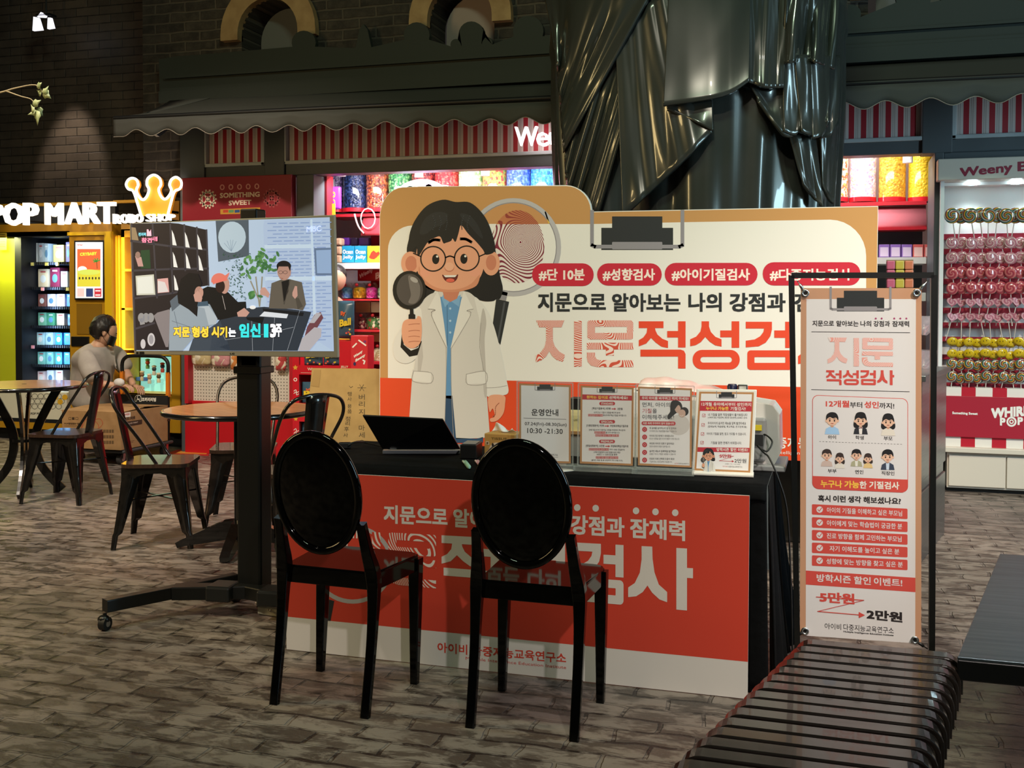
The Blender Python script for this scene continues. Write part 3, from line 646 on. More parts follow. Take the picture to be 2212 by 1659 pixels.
for i, (a, b, c, l) in enumerate(((1898, 1922, '#9a74c8', 'purple box nearest the corner of the big board'), (1922.5, 1946.5, '#9a74c8', 'purple box in the middle of the three purple ones'), (1947, 1971, '#9a74c8', 'purple box touching the coral boxes'), (1971.5, 1995.5, '#e26a66', 'coral box touching the purple boxes'), (1996, 2016, '#e26a66', 'coral box touching the right pillar'))):
    t = goods('tall_candy_box', l+' on the white shelf', 'box', (a, 528, b, 556), 8.72, .1, c, 'purple and coral boxes right of the statue', bev=.003)
    p = Pr((0, 8.718, 0), (0, -1, 0)); p.poly([(a+3, 534), (b-3, 534), (b-3, 554), (a+3, 554)], mat('lbl_'+c.strip('#'), '#e9d8f2' if i < 3 else '#f6d0c8'), 1); p.build('label_print', t)
t = thing('sample_stand', 'counter stand of magenta yellow and orange candy samples behind the hanging banner', 'display', ony(1944, 640, 6.4))
for i, (a, b, c) in enumerate(((1915, 1934, '#a85068'), (1934, 1954, '#a8983c'), (1954, 1974, '#b0684a'))):
    for k in range(3):
        q = prect(a+.5, 563+k*20, b-.5, 582+k*20, 6.4); m = M(mat('smp_'+c.strip('#'), c, .4)); m.box(q[0], q[1], 6.4, 6.48, q[2], q[3]); m.build('sample_pocket', t, bevel=.006)
q = prect(1915, 560, 1974, 775, 6.4); m = M(mat('smp_back', '#7a6a4a')); m.box(q[0], q[1], 6.485, 6.5, q[2]-.02, q[3]); m.build('back_plate', t)
for x, y, w_, l in ((1995, 690, 22, 'upper clear scoop bowl between banner and its frame'), (1994, 765, 26, 'lower clear scoop bowl between banner and its frame')):
    c = ony(x, y, 6.35); R = w_/F_PX*6.6; m = M(mat('bowl_clear', '#e0d0d8', .1, trans=.6, alpha=.5)); m.lathe([(R*.3, -R*1.4), (R*.7, -R), (R*.95, -.2*R), (R, R*.3)], c, 20, caps=False)
    tag(m.build('scoop_bowl', loc=c), l, 'bowl')

# ------------------------------------------------------------------ red cog cabinet at the left of the shop front
t = thing('candy_cabinet', 'red cabinet with cog wheel header and white pegboard left of the shop opening', 'cabinet', (-4.87, 8.1, 0))
m = M(mat('header_red', '#8a1c2a', .45)); m.box(-5.385, -4.335, 8.02, 8.1, 1.66, ZL-.003); m.build('header', t, bevel=.004)
pz = prect(415, 760, 632, 874, 8.1)
m = M(mat('base_red', '#b8141f', .4)); m.box(-5.385, -4.335, 8.04, 8.5, 0, pz[2]-.06); m.box(-5.385, -4.335, 8.10, 8.5, pz[2]-.06, pz[2]+.02); m.build('base', t, bevel=.005)
PG = mat('pegboard', '#cfc6bc', .6); T_, N_, L_, B_ = nt(PG)
tc = node(T_, 'ShaderNodeTexCoord'); sp = node(T_, 'ShaderNodeSeparateXYZ'); L_.new(tc.outputs['Object'], sp.inputs[0]); acc = []
for ax in (0, 2):
    a = node(T_, 'ShaderNodeMath', operation='MULTIPLY'); a.inputs[1].default_value = 1/.028; L_.new(sp.outputs[ax], a.inputs[0])
    f = node(T_, 'ShaderNodeMath', operation='FRACT'); L_.new(a.outputs[0], f.inputs[0]); s_ = node(T_, 'ShaderNodeMath', operation='SUBTRACT'); s_.inputs[1].default_value = .5; L_.new(f.outputs[0], s_.inputs[0])
    q = node(T_, 'ShaderNodeMath', operation='POWER'); q.inputs[1].default_value = 2; ab = node(T_, 'ShaderNodeMath', operation='ABSOLUTE'); L_.new(s_.outputs[0], ab.inputs[0]); L_.new(ab.outputs[0], q.inputs[0]); acc.append(q)
sm = node(T_, 'ShaderNodeMath', operation='ADD'); L_.new(acc[0].outputs[0], sm.inputs[0]); L_.new(acc[1].outputs[0], sm.inputs[1])
gt = node(T_, 'ShaderNodeMath', operation='GREATER_THAN'); gt.inputs[1].default_value = .035; L_.new(sm.outputs[0], gt.inputs[0])
mx = node(T_, 'ShaderNodeMix', data_type='RGBA'); L_.new(gt.outputs[0], mx.inputs[0]); mx.inputs[6].default_value = lin('#5a544e'); mx.inputs[7].default_value = lin('#cfc6bc'); L_.new(mx.outputs[2], B_.inputs['Base Color'])
m = M(PG); m.box(-5.35, -4.37, 8.12, 8.14, pz[2], 1.66); m.build('pegboard', t)
for a_, b_ in ((-5.385, -5.35), (-4.37, -4.335)): m = M(RED); m.box(a_, b_, 8.04, 8.5, pz[2], 1.66); m.build('side_frame', t)
p = Pr((0, 8.019, 0), (0, -1, 0)); CR = mat('ink_cream', '#d8c3ae', .5); FD = mat('ink_faded', '#9c4448', .5)
def cog(cx, cy, r, mm):
    p.ring((cx, cy), r*.86, r*.93, r*.22, mm, 1, 32); p.ell((cx, cy), r*.27, r*.3, mm, 1, 14)
    for k in range(14): a = radians(k*360/14); p.line([(cx+r*.8*cos(a), cy+r*.85*sin(a)), (cx+r*1.02*cos(a), cy+r*1.1*sin(a))], r*.2, mm)
    for a in (45, 135, 225, 315): a = radians(a); p.line([(cx+r*.2*cos(a), cy+r*.2*sin(a)), (cx+r*.7*cos(a), cy+r*.76*sin(a))], r*.2, mm)
cog(449, 430, 18, CR); cog(587, 428, 18, FD)
for k in range(5): p.ring((480+k*18.7, 404.5-k*.5), 5.2, 6.2, 2.4, mat('ink_rose', '#c98a84'), 1, 16)
p.text('SOMETHING', 475, 428, 561, 425, 11, CR, 1, .03); p.text('SWEET', 494, 444, 543, 442, 10.5, CR, 1, .03)
p.poly([(476, 452), (562, 448), (562, 461), (476, 463)], mat('ink_amber', '#c08a34'), 1)
for x, c in ((482, '#b8402c'), (494, '#5c8a58'), (507, '#2a4a80')): p.poly([(x, 453.5), (x+11, 453), (x+11, 459), (x, 459.5)], mat('ink_'+c.strip('#'), c), 2)
p.build('header_print', t)
GB = 'candy bags hanging on the pegboard'
for a, b, y1, c, l in ((414, 455, 789, '#c9b48a', 'cream flower shaped candy bag at the left end of the pegboard'), (456, 496, 791, '#cf8f98', 'pink flower shaped candy bag on the pegboard'), (498, 513, 798, '#d88a4a', 'orange candy bag on the pegboard beside the television pole'), (569, 579, 797, '#5f8a34', 'green candy bag on the pegboard'), (594, 618, 800, '#c04a4c', 'red candy bag at the right end of the pegboard')):
    r = prect(a, 765, b, y1, 8.07); cx = (r[0]+r[1])/2; t = thing('hanging_candy_bag', l, 'candy bag', (cx, 8.07, r[2]), 0, GB)
    m = M(candymat('bag_'+c.strip('#'), [c, '#e8dcc8', c], 22, .3)); h = r[3]-r[2]+.06
    m.grid(lambda u, v: Vector((cx+(u-.5)*(r[1]-r[0])*(1-.25*(2*v-1)**6), 8.075-.03*sin(pi*u)*sin(pi*v), r[2]+h*v)), 8, 8); m.build('pouch', t, solid=.01)
    m = M(mat('steel', '#b8bcc0', .3, metal=1)); m.cyl((cx, 8.12, r[2]+h*.9), (cx, 8.03, r[2]+h*.9+.01), .004, n=6); m.build('hook', t)
# red bag rack in front of the shop
t = thing('bag_rack', 'red cardboard display rack of jelly ball bags behind the leaning cardboard sheet', 'display rack', (-4.1, 7.75, 0))
r = prect(632, 766, 765, 1000, 7.7); RX0, RX1 = r[0], r[1]
def pr2(*a): return prect(*a, 7.7)
m = M(PNKR); w1 = pr2(655, 745, 735, 790); w2 = pr2(646, 810, 733, 872); w3 = pr2(646, 912, 733, 960)
zt = pr2(655, 736, 735, 790)[3]; segs = [(0, w3[2]), (w3[3], w2[2]), (w2[3], w1[2]), (w1[3], zt)]
for a, b in segs: m.box(RX0, RX1, 7.7, 7.72, max(a, 0), b)
for a, b in ((w3[2], w3[3]), (w2[2], w2[3]), (w1[2], w1[3])): m.box(RX0, w2[0], 7.7, 7.72, a, b); m.box(w2[1], RX1, 7.7, 7.72, a, b)
m.box(RX0, RX0+.02, 7.72, 8.0, 0, zt); m.box(RX1-.02, RX1, 7.72, 8.0, 0, zt); m.box(RX0, RX1, 7.98, 8.0, 0, zt)
for z in (w1[2]-.01, w2[2]-.01, w3[2]-.01): m.box(RX0, RX1, 7.72, 7.98, z-.01, z)
m.build('rack_body', t)
m = M(PNKR); q = prect(755, 798, 797, 1000, 7.55); m.box(q[0], q[1], 7.53, 7.695, 0, q[3]); m.build('low_platform', t)
p = Pr((0, 7.699, 0), (0, -1, 0)); YL = mat('ink_star', '#d8a03a')
p.text('Weeny', 664, 802, 692, 803, 8, CR, 1, .03); p.text('JELLY', 736, 796, 752, 796, 6, CR, 1, .03); p.line([(650, 805), (690, 806)], .8, CR)
for x, y, q in ((638, 794, 6), (639, 905, 5)): p.poly([(x+q*(1 if k % 2 == 0 else .5)*sin(k*pi/5), y-q*(1 if k % 2 == 0 else .5)*cos(k*pi/5)) for k in range(10)], YL, 1)
p.ring((638, 820), 4, 4, 1.6, W_, 1, 12)
for y in (845, 850, 929, 936): p.line(bez([(635, y), (639, y-3), (641, y+3), (645, y+1)], 3), 1.5, W_, 1)
p.build('rack_print', t)
BB = mat('bag_slate', '#3d5a6e', .3); YI = mat('ink_yellow', '#e2c22e')
def jbag(rect, Y, label, txt=('lly', 'Ball')):
    r = prect(*rect, Y); t = thing('jelly_bag', label, 'candy bag', ((r[0]+r[1])/2, Y, r[2]), 0, 'slate blue jelly ball bags')
    m = M(BB); m.grid(lambda u, v: Vector((r[0]+(r[1]-r[0])*u, Y+.02-.035*sin(pi*u)*sin(pi*v), r[2]+(r[3]-r[2])*v)), 8, 8); m.build('pouch', t, solid=.012)
    p = Pr((0, Y-.024, 0), (0, -1, 0)); x0, y0, x1, y1 = rect; W0 = x1-x0
    if len(txt) > 1: p.text(txt[0], x0+W0*.2, y0+(y1-y0)*.42, x0+W0*.5, y0+(y1-y0)*.40, (y1-y0)*.14, mat('ink_orange', '#e0602e'), 1, .04)
    p.text(txt[-1], x0+W0*.12, y1-(y1-y0)*.3, x1-W0*.15, y1-(y1-y0)*.36, min(16, (y1-y0)*.3), YI, 1, .04)
    for k in range(5): p.ell((x0+W0*random.uniform(.1, .9), y1-(y1-y0)*random.uniform(.05, .25)), 2.2, 2, mat('dot_%d' % (k % 3), ('#d8553a', '#e2c22e', '#7a3a6a')[k % 3]), 1, 8)
    p.build('bag_print', t)
jbag((656, 740, 695, 789), 7.74, 'jelly bag in the rack window, left one below the television', ('Ball',)); jbag((698, 740, 738, 789), 7.74, 'jelly bag in the rack window, right one below the television', ('Ball',))
jbag((650, 826, 700, 872), 7.74, 'jelly bag in the middle rack opening', ('Jelly', 'Ball')); jbag((650, 914, 700, 958), 7.74, 'jelly bag in the lowest rack opening', ('elly', 'Ball'))
jbag((729, 650, 763, 731), 7.85, 'tall jelly bag standing right of the television edge')
t = goods('red_carton', 'red carton with slanted white lettering standing on the bag rack', 'box', (757, 725, 795, 797), 7.55, .12, '#cf2a35', None)
p = Pr((0, 7.548, 0), (0, -1, 0)); p.text('Weeny', 764, 776, 783, 763, 8, W_, 1, .04); p.text('Beeny', 768, 784, 789, 771, 8, W_, 1, .04)
for L2 in ([(775, 735), (790, 746)], [(762, 750), (770, 742)], [(786, 786), (788, 780), (784, 778)]): p.line(L2, 3, W_, 1)
p.ell((766, 786), 3, 4, mat('bean_navy', '#2a2a5a'), 1, 10); p.ell((788, 738), 3, 3, mat('bean_violet', '#7a2a6a'), 1, 10); p.build('print', t)
# ------------------------------------------------------------------ lollipop stand
SX0 = .70
t = thing('lollipop_stand', 'white lollipop stand with lettered header at the right edge', 'display stand', (1.1, 8.1, 0))
CRM = mat('cream_laminate', '#d8cdbf', .4)
m = M(mat('header_cream', '#cfc6b8', .4)); m.box(SX0-.005, 2.2, 7.93, 8.11, 2.174, 2.32); m.build('header', t, bevel=.006)
p = Pr((0, 7.929, 0), (0, -1, 0)); WN = mat('ink_wine', '#8e2038'); p.text('Weeny', 2073, 388, 2187, 377, 25, WN, 1, .03, h2=27); p.text('Beeny', 2198, 376.5, 2320, 368, 27, WN, 1, .03); p.build('header_lettering', t)
m = M(SHW); m.box(.72, .745, 8.0, 8.5, .75, 2.174); m.build('side_panel', t)
m = M(mat('stand_back', '#e6e2dc', .5)); m.box(.745, 2.2, 8.24, 8.26, .74, 2.174); m.build('back_board', t)
for i, (ya, yb) in enumerate(((505, 517), (537, 549), (569, 581), (602, 614), (634, 645), (665, 677), (697, 709), (728, 738), (767, 777), (798, 806), (828, 836))):
    r = prect(2045, ya, 2200, yb, 8.2); m = M(mat('rail_red', '#9c1c30', .4)); m.box(.745, 2.2, 8.17, 8.24, r[2], r[3]); m.build('candy_rail', t)
m = M(SHW); m.box(.745, 2.2, 8.10, 8.24, 2.15, 2.172); m.build('light_shelf', t)
for x in (2100, 2195):
    c = ony(x, 400, 8.08); m = M(mat('led_cool', '#d8f6ff', .3, emit=9)); m.cyl((c.x, 8.08, 2.150), (c.x, 8.08, 2.172), .035, n=18); m.build('led_puck', t)
for x in (.93, 1.32, 1.7): light('SPOT', 'stand_spot', (x, 8.10, 2.14), (x, 8.2, .9), 9, (.72, .93, 1), .03, spot=110, blend=1)
SB = stripemat('awning_stripe', '#b8182e', '#e9e2da', .2, 0, .46, .4, off=.12)
m = M(SB); m.box(.70, 2.2, 8.02, 8.12, .32, .735); m.build('striped_front', t)
m = M(mat('panel_red', '#a81830', .45)); m.box(.775, 2.2, 8.0, 8.02, .39, .675); m.build('name_panel', t, bevel=.002)
p = Pr((0, 7.998, 0), (0, -1, 0)); p.text('Something Sweet', 2057, 896, 2112, 898, 7, W_, 1, .04)
p.text('WHIRLY', 2141, 904, 2240, 897, 22, W_, 1, .05); p.text('P', 2160, 919, 2172, 920, 17, W_, 1, .05); p.text('P', 2198, 918, 2210, 918, 17, W_, 1, .05)
p.ring((2185, 911), 11, 11, 4, W_, 1, 24); p.ring((2185, 911), 5, 5, 2.5, W_, 1, 16); p.build('panel_lettering', t)
m = M(CRM); m.box(.77, 2.3, 7.96, 8.55, .285, .32); m.build('counter_top', t, bevel=.004)
m = M(CRM); m.box(.79, 2.3, 8.02, 8.55, .03, .285); m.build('counter_body', t)
m = M(BLK); m.box(.79, 2.3, 8.06, 8.5, 0, .03); m.build('plinth', t)
for a, b in ((.80, 1.165), (1.172, 1.54), (1.547, 1.92)): m = M(CRM); m.box(a, b, 8.0, 8.02, .045, .262); m.build('drawer_front', t, bevel=.003)
def swirl(name, cols, k=1.0, turns=34):
    m = mat(name, cols[0], .2, coat=1); t, N, L, b = nt(m); tc = node(t, 'ShaderNodeTexCoord'); sp = node(t, 'ShaderNodeSeparateXYZ'); L.new(tc.outputs['Object'], sp.inputs[0])
    at = node(t, 'ShaderNodeMath', operation='ARCTAN2'); L.new(sp.outputs[2], at.inputs[0]); L.new(sp.outputs[0], at.inputs[1])
    cb = node(t, 'ShaderNodeCombineXYZ'); L.new(sp.outputs[0], cb.inputs[0]); L.new(sp.outputs[2], cb.inputs[1]); ln = node(t, 'ShaderNodeVectorMath', operation='LENGTH'); L.new(cb.outputs[0], ln.inputs[0])
    a = node(t, 'ShaderNodeMath', operation='MULTIPLY_ADD'); a.inputs[1].default_value = k/(2*pi)*2; L.new(at.outputs[0], a.inputs[0])
    c = node(t, 'ShaderNodeMath', operation='MULTIPLY'); c.inputs[1].default_value = turns; L.new(ln.outputs['Value'], c.inputs[0]); L.new(c.outputs[0], a.inputs[2])
    f = node(t, 'ShaderNodeMath', operation='FRACT'); L.new(a.outputs[0], f.inputs[0]); r = ramp(t, [(i/len(cols), q) for i, q in enumerate(cols)]); L.new(f.outputs[0], r.inputs[0]); L.new(r.outputs[0], b.inputs['Base Color']); return m
STK = mat('paper_stick', '#d8ccc4', .5)
def lolly(kind, R, label, cat='lollipop', group=None, sw=None, stick=.14):
    t = thing('lollipop', label, cat, (0, 0, 0), 0, group)
    m = M(sw)
    if kind == 'heart':
        pts = []
        for k in range(20): a = 2*pi*k/20; pts.append((R*.95*sin(a)**3*1.05, R*(.78*cos(a)-.30*cos(2*a)-.12*cos(3*a)-.05*cos(4*a))))
        m.prism(pts, (0, -.009, 0), (1, 0, 0), (0, 0, 1), (0, .018, 0)); m.build('candy', t, local=True, bevel=.005)
    else:
        m.ell((0, 0, 0), (R, .014, R*(.86 if kind == 'smile' else 1)), 20, 10); m.build('candy', t, local=True)
    m = M(STK); m.cyl((0, .004, -R*.6), (0, .03, -R-stick), .0035, n=6); m.build('stick', t, local=True)
    if kind == 'smile':
        m = M(mat('smile_ink', '#3a2a10')); m.ell((-R*.25, -.014, R*.25), (R*.06, .002, R*.13), 8, 6); m.ell((R*.25, -.014, R*.25), (R*.06, .002, R*.13), 8, 6)
        m.tube([(R*.62*cos(a), -.0125+.004*abs(cos(a)), R*.60*sin(a)+.05*R) for a in [radians(200+14*k) for k in range(11)]], R*.04, 5); m.build('face', t, local=True)
    return t
RB = swirl('swirl_rainbow', ['#2a5a3a', '#c9a82e', '#b0402c', '#22203a', '#cfc0a0', '#1e5060'], 1); PK = swirl('swirl_pink', ['#b04a60', '#d89aa0', '#a03a58', '#e0b8b4'], 1.0, 46); HK = swirl('swirl_heart', ['#c9808c', '#e0b0b4', '#b86a7c'], 1, 46); CO = swirl('swirl_coral', ['#c04a50', '#d8807c', '#a83c4c'], 1, 42)
YS = mat('candy_yellow', '#d8b41a', .25, coat=.8)
ROWS = [(466, 'disc', 17, 19.5, RB, 'big dark rainbow swirl lollipop in the top row of the stand'), (525, 'disc', 13.5, 21, PK, 'raspberry swirl lollipop in the second row of the stand'),
 (557, 'disc', 13.5, 21, PK, 'raspberry swirl lollipop in the third row of the stand'), (589, 'disc', 13.5, 21, CO, 'coral swirl lollipop in the fourth row of the stand'),
 (622, 'disc', 13.5, 21, CO, 'coral swirl lollipop in the fifth row of the stand'), (653, 'heart', 12, 20, HK, 'pale pink heart lollipop in the upper heart row'), (685, 'heart', 12, 20, HK, 'pale pink heart lollipop in the lower heart row'),
 (739, 'smile', 12, 18, YS, 'yellow smiling lollipop in the upper smile row'), (764, 'smile', 12, 18, YS, 'yellow smiling lollipop in the lower smile row'),
 (787, 'disc', 12, 18.5, RB, 'small rainbow swirl lollipop in the second lowest row'), (814, 'disc', 12, 18.5, RB, 'small rainbow swirl lollipop in the lowest row')]
for ri, (y, kind, rp, step, sw, lab) in enumerate(ROWS):
    R = rp/F_PX*7.4; grp = 'lollipops, row with '+lab.split(' lollipop')[0]+(' %s' % lab.split('in the ')[1]); proto = None
    n = 10; NW = ['leftmost', 'second', 'third', 'fourth', 'fifth', 'sixth', 'seventh', 'eighth', 'ninth', 'tenth']
    for i in range(n):
        p = ony(2057+(i+(.5 if ri % 2 and kind != 'smile' else 0)*0)*step, y+random.uniform(-1.5, 1.5)+(3*(i % 2) if kind == 'smile' or ri > 8 else 0), 8.02+.03*(i % 2))
        if proto is None: o = proto = lolly(kind, R, lab, group=grp, sw=sw, stick=.13 if kind == 'heart' or ri == 0 else .06); o.location = p
        else: o = dup(proto, p, 0)
        o['label'] = NW[i]+(' from the left, ' if i else ' ')+lab
        o.rotation_euler = (random.uniform(-.1, .1)+(.3 if kind == 'smile' else 0), random.uniform(-.2, .2), random.uniform(-.4, .35))

# glowing letters over the shop, running on behind the statue
t = thing('lit_shop_letters', 'short glowing white letters on the striped band at the left shoulder of the statue', 'sign', ony(1160, 300, 7.98))
LT2 = mat('lit_letter_pink', '#fff0f0', .3, emit=1.5)
for ch, a_, b_, y0, y1 in (('W', 1111, 1160, 273, 315), ('e', 1158, 1183, 285, 316), ('e', 1182, 1207, 283, 315), ('n', 1206, 1232, 283, 314), ('y', 1230, 1256, 282, 322), ('B', 1272, 1300, 268, 309), ('e', 1300, 1325, 281, 309), ('e', 1325, 1350, 280, 308), ('n', 1349, 1375, 280, 307), ('y', 1373, 1399, 279, 316)):
    A = ony(a_, y1, 8.0); B = ony(b_, y1-1, 8.0); C_ = ony((a_+b_)/2, y0, 8.0); m = M(LT2); letters3d(m, ch, (A.x, 8.0, A.z), (B.x-A.x, 0, B.z-A.z), (0, 0, C_.z-(A.z+B.z)/2), (0, .04, 0), LT2, 0); m.build('letter', t)
light('POINT', 'letter_glow', ony(1165, 300, 7.9), (0, 0, 0), 1.6, (1, .85, .85), .1)
# ================================================================== VENDING MACHINES
YEL = mat('machine_yellow', '#b5841a', .45); YLB = mat('machine_yellow_lit', '#e0b41c', .4); LIME = mat('lime_panel', '#b9bd1e', .6)  # the second yellow is the machine colour with light put into it
LIT = mat('lit_letter', '#fff1dc', .3, emit=2.0); MDK = mat('machine_dark', '#15171c', .5)
VY = 8.3
def VX(x, y=700, Y=VY): return ony(x, y, Y).x
t = thing('vending_machine', 'big yellow vending machine with glass front, product shelves and lit lettering at the left', 'vending machine', (VX(100), VY+.4, 0))
xl = -8.6; xr = VX(243)
m = M(YEL)
zt = prect(0, 437, 240, 487, VY)[3]; zb = prect(0, 487, 240, 505, VY)[3]; zg = prect(0, 508, 140, 512, VY)[2]
m.box(xl, xr, VY, 9.0, zb-.10, zb+.02); m.box(xl, xr, VY+.02, VY+.06, zt-.03, zt); m.build('head_beam', t, bevel=.004)
m = M(MDK); m.box(xl, xr, VY+.05, VY+.1, zb, zt-.03); m.build('sign_backing', t)
zl0 = prect(0, 905, 140, 912, VY)[2]; zpan = prect(0, 846, 140, 904, VY)
m = M(MDK); m.box(xl, VX(152), VY+.62, VY+.66, zpan[3], zg); m.box(VX(33), VX(47), VY, VY+.66, zpan[3], zg); m.box(xl, VX(152), VY, VY+.66, zg, zg+.05); m.build('inner_case', t)
m = M(LIME); m.box(xl, VX(33), VY+.02, VY+.05, zpan[3], zg-.01); m.build('lime_door', t)
m = M(mat('machine_panel', '#d8d2c0', .5)); m.box(xl, VX(143), VY, VY+.6, zpan[2], zpan[3]); m.build('lower_panel', t)
p = Pr((0, VY-.001, 0), (0, -1, 0)); HC = mat('ink_black', '#1a1a1a', .5)
for k in range(6):
    for j in range(3): p.ring((62+k*13+(j % 2)*6, 856+j*11), 6.5, 6, .9, HC, 1, 16)
for k in range(3): p.ell((120+k*10, 858+(k % 2)*10), 6, 6, mat('ink_honey', '#d8a62a'), 2, 14)
p.text('POP MART', 66, 896, 96, 896, 5, HC, 2, .03); p.build('panel_print', t)
m = M(MDK); m.box(xl, VX(143), VY-.01, VY+.6, zl0, zpan[2]); m.build('base_rail', t)
m = M(YEL); q = prect(0, 912, 140, 926, VY); m.box(xl, VX(143), VY-.01, VY+.6, q[2], zl0); m.build('kick_panel', t)
m = M(BLK); m.box(xl, VX(143), VY+.06, VY+.5, 0, q[2]); m.build('plinth', t)
LIP = mat('shelf_lip', '#2a3c58', .4); GL = mat('vend_glass', '#ffffff', .03, trans=1, ior=1.3)
for y in (569, 623, 665, 706, 748, 790, 832):
    q = prect(50, y-3, 152, y+3, 8.42); m = M(LIP); m.box(VX(48), VX(152), 8.42, 8.9, q[2], q[3]-.008)
    for k in range(22): x = VX(50)+(VX(151)-VX(50))*k/21; m.box(x-.006, x+.006, 8.41, 8.42, q[2], q[3], MDK)
    m.build('product_shelf', t)
light('AREA', 'case_light', (VX(100), 8.36, 1.25), (VX(100), 8.9, 1.2), 7, (.55, .75, 1), .1, 1.4)
light('AREA', 'case_light', (VX(10), 8.2, 1.9), (VX(10), 8.4, .6), 12, (1, 1, .45), .3, .3)
# kiosk column with touch screen
kl, kr = VX(150, 700, 8.2), VX(243, 700, 8.2); m = M(YEL)
m.box(kl, kr, 8.2, 8.95, .12, zb-.1); m.build('kiosk_column', t, bevel=.01)
q = prect(228, 500, 243, 860, 8.18); m = M(YLB); m.box(q[0], q[1], 8.17, 8.2, .2, q[3]); m.box(kl, q[0], 8.18, 8.2, q[3]-.03, q[3]); m.build('lit_edge', t)  # chamfer side painted brighter, as if catching light
q = prect(160, 519, 226, 648, 8.17); m = M(BLK); m.box(*q[:2], 8.17, 8.2, *q[2:]); sc_ = m.build('screen_frame', t, bevel=.004)
p = Pr((0, 8.168, 0), (0, -1, 0)); E_ = lambda n, c, e=1.0: mat('scr_'+n, c, .4, emit=e)
def R4(x0, y0, x1, y1): return [(x0, y0), (x0, y1), (x1, y1), (x1, y0)]
p.poly(R4(163, 523, 222, 644), E_('white', '#d9dfe2', .8), 1); p.poly(R4(167, 538, 217, 583), E_('orange', '#d2603a', .8), 2)
p.poly(R4(167, 583, 217, 619), E_('lime', '#c9bf3c', .8), 2); p.ell((178, 582), 10, 7, E_('cloud', '#d9e4e0', .8), 3); p.ell((192, 588), 24, 6, E_('lime2', '#c0cc5a', .8), 4)
p.line([(210, 580), (209, 565)], 1.4, E_('trunk', '#6a4a2a', .6), 5)
for a in (20, 75, 120, 165, 215): p.line([(209, 565), (209+8*cos(radians(a)), 563-5*sin(radians(a)))], 2.2, E_('palm', '#3f8a3c', .7), 5)
p.text('CRYBABY', 173, 553, 209, 551, 7, E_('ctext', '#b8d040', .9), 5, .04); p.text('POP MART', 167, 531, 179, 531, 3.5, E_('redt', '#c23a3a', .8), 2, .03)
for k in range(7): p.ell((172+k*7, 601), 1.8, 3, E_('icon', '#3a3430', .5), 3, 8)
p.poly(R4(167, 623, 182, 641), E_('rose', '#e0b8b4', .8), 2); p.poly(R4(186, 623, 201, 641), E_('navy', '#2c3a66', .8), 2); p.poly(R4(204, 623, 219, 641), E_('redb', '#b4323c', .8), 2)
for y in (627, 636): p.poly(R4(206, y, 217, y+2.5), E_('white', '#d9dfe2'), 3)
p.build('screen_image', t)
q = prect(166, 656, 220, 722, 8.195); m = M(mat('niche_shade_yellow', '#8a6414', .5)); m.box(*q[:2], 8.192, 8.2, *q[2:]); m.build('card_niche', t)  # flat plate; the recess shade is put into its darker yellow
q = prect(154, 727, 192, 748, 8.19); m = M(BLK); m.box(*q[:2], 8.185, 8.2, *q[2:]); m.build('info_plate', t, bevel=.004)
# letters
t = thing('shop_sign', 'glowing white shop lettering across the top of the yellow vending machine', 'sign', (VX(120), 8.1, zb))
for a_ in (-30, 60, 150, 240): m = M(BLK); c_ = ony(a_, 478, 8.04); m.cyl(c_, c_+Vector((0, .3, 0)), .01, n=8); m.build('sign_bracket', t)
def Lt(ch, x0, x1, y0, y1, Y=8.0, d=.04, parent=None, name='letter', mm=None, bold=.03):
    a = ony(x0, y1, Y); b = ony(x1, y1, Y); c = ony((x0+x1)/2, y0, Y); m = M(mm or LIT)
    letters3d(m, ch, (a.x, Y, a.z), (b.x-a.x, 0, b.z-a.z), (0, 0, c.z-(a.z+b.z)/2), (0, d, 0), m.d, bold); m.build(name, parent)
for ch, a, b, y0, y1 in (('P', -36, 3, 439, 487), ('O', 6, 47, 438, 487), ('P', 49, 79, 438, 486), ('M', 96, 132, 438, 485), ('A', 139, 176, 437, 484), ('R', 178, 212, 437, 483), ('T', 209, 246, 436, 483)): Lt(ch, a, b, y0, y1, parent=t, bold=.02)
t = thing('small_lit_sign', 'smaller glowing lettering under the neon crown', 'sign', (VX(300), 8.0, zb))
for a_ in (260, 350): m = M(BLK); c_ = ony(a_, 474, 8.04); m.cyl(c_, c_+Vector((0, .26, 0)), .01, n=8); m.build('sign_bracket', t)
xs = 243; yb_ = 483
for ch, wd in zip('ROBO SHOP', (15, 16, 14, 16, 6, 14, 15, 17, 13)):
    if ch != ' ': Lt(ch, xs, xs+wd-1.2, yb_-21+(xs-243)*.0, yb_-(xs-243)*.06, parent=t, bold=0)
    xs += wd+.8
# neon crown
t = thing('neon_crown', 'orange crown sign outlined in glowing white tube', 'sign', ony(330, 460, 8.15))
cr = [(1265, 440), (1235, 340), (1195, 222), (1150, 200), (1130, 160), (1150, 118), (1188, 103), (1225, 120), (1238, 165), (1222, 212), (1245, 268), (1280, 297), (1315, 268), (1335, 205), (1316, 160), (1326, 105), (1378, 74), (1430, 105), (1442, 160), (1422, 205), (1442, 265), (1478, 292), (1514, 262), (1536, 212), (1520, 165), (1535, 118), (1575, 94), (1615, 118), (1628, 160), (1608, 200), (1562, 225), (1530, 330), (1502, 440)]
cp_ = [ony(x/4.148, y/4.148+360, 8.02) for x, y in bez(cr, 4)]
m = M(mat('neon_tube', '#fff6ea', .3, emit=2.6)); m.tube(cp_, .011, 8); m.build('neon_outline', t)
m = M(mat('crown_orange', '#d98a24', .5, emit=.45)); c = cp_[0]; m.prism([((v-c).x, (v-c).z) for v in cp_], (c.x, 8.035, c.z), (1, 0, 0), (0, 0, 1), (0, .03, 0)); m.build('crown_plate', t)
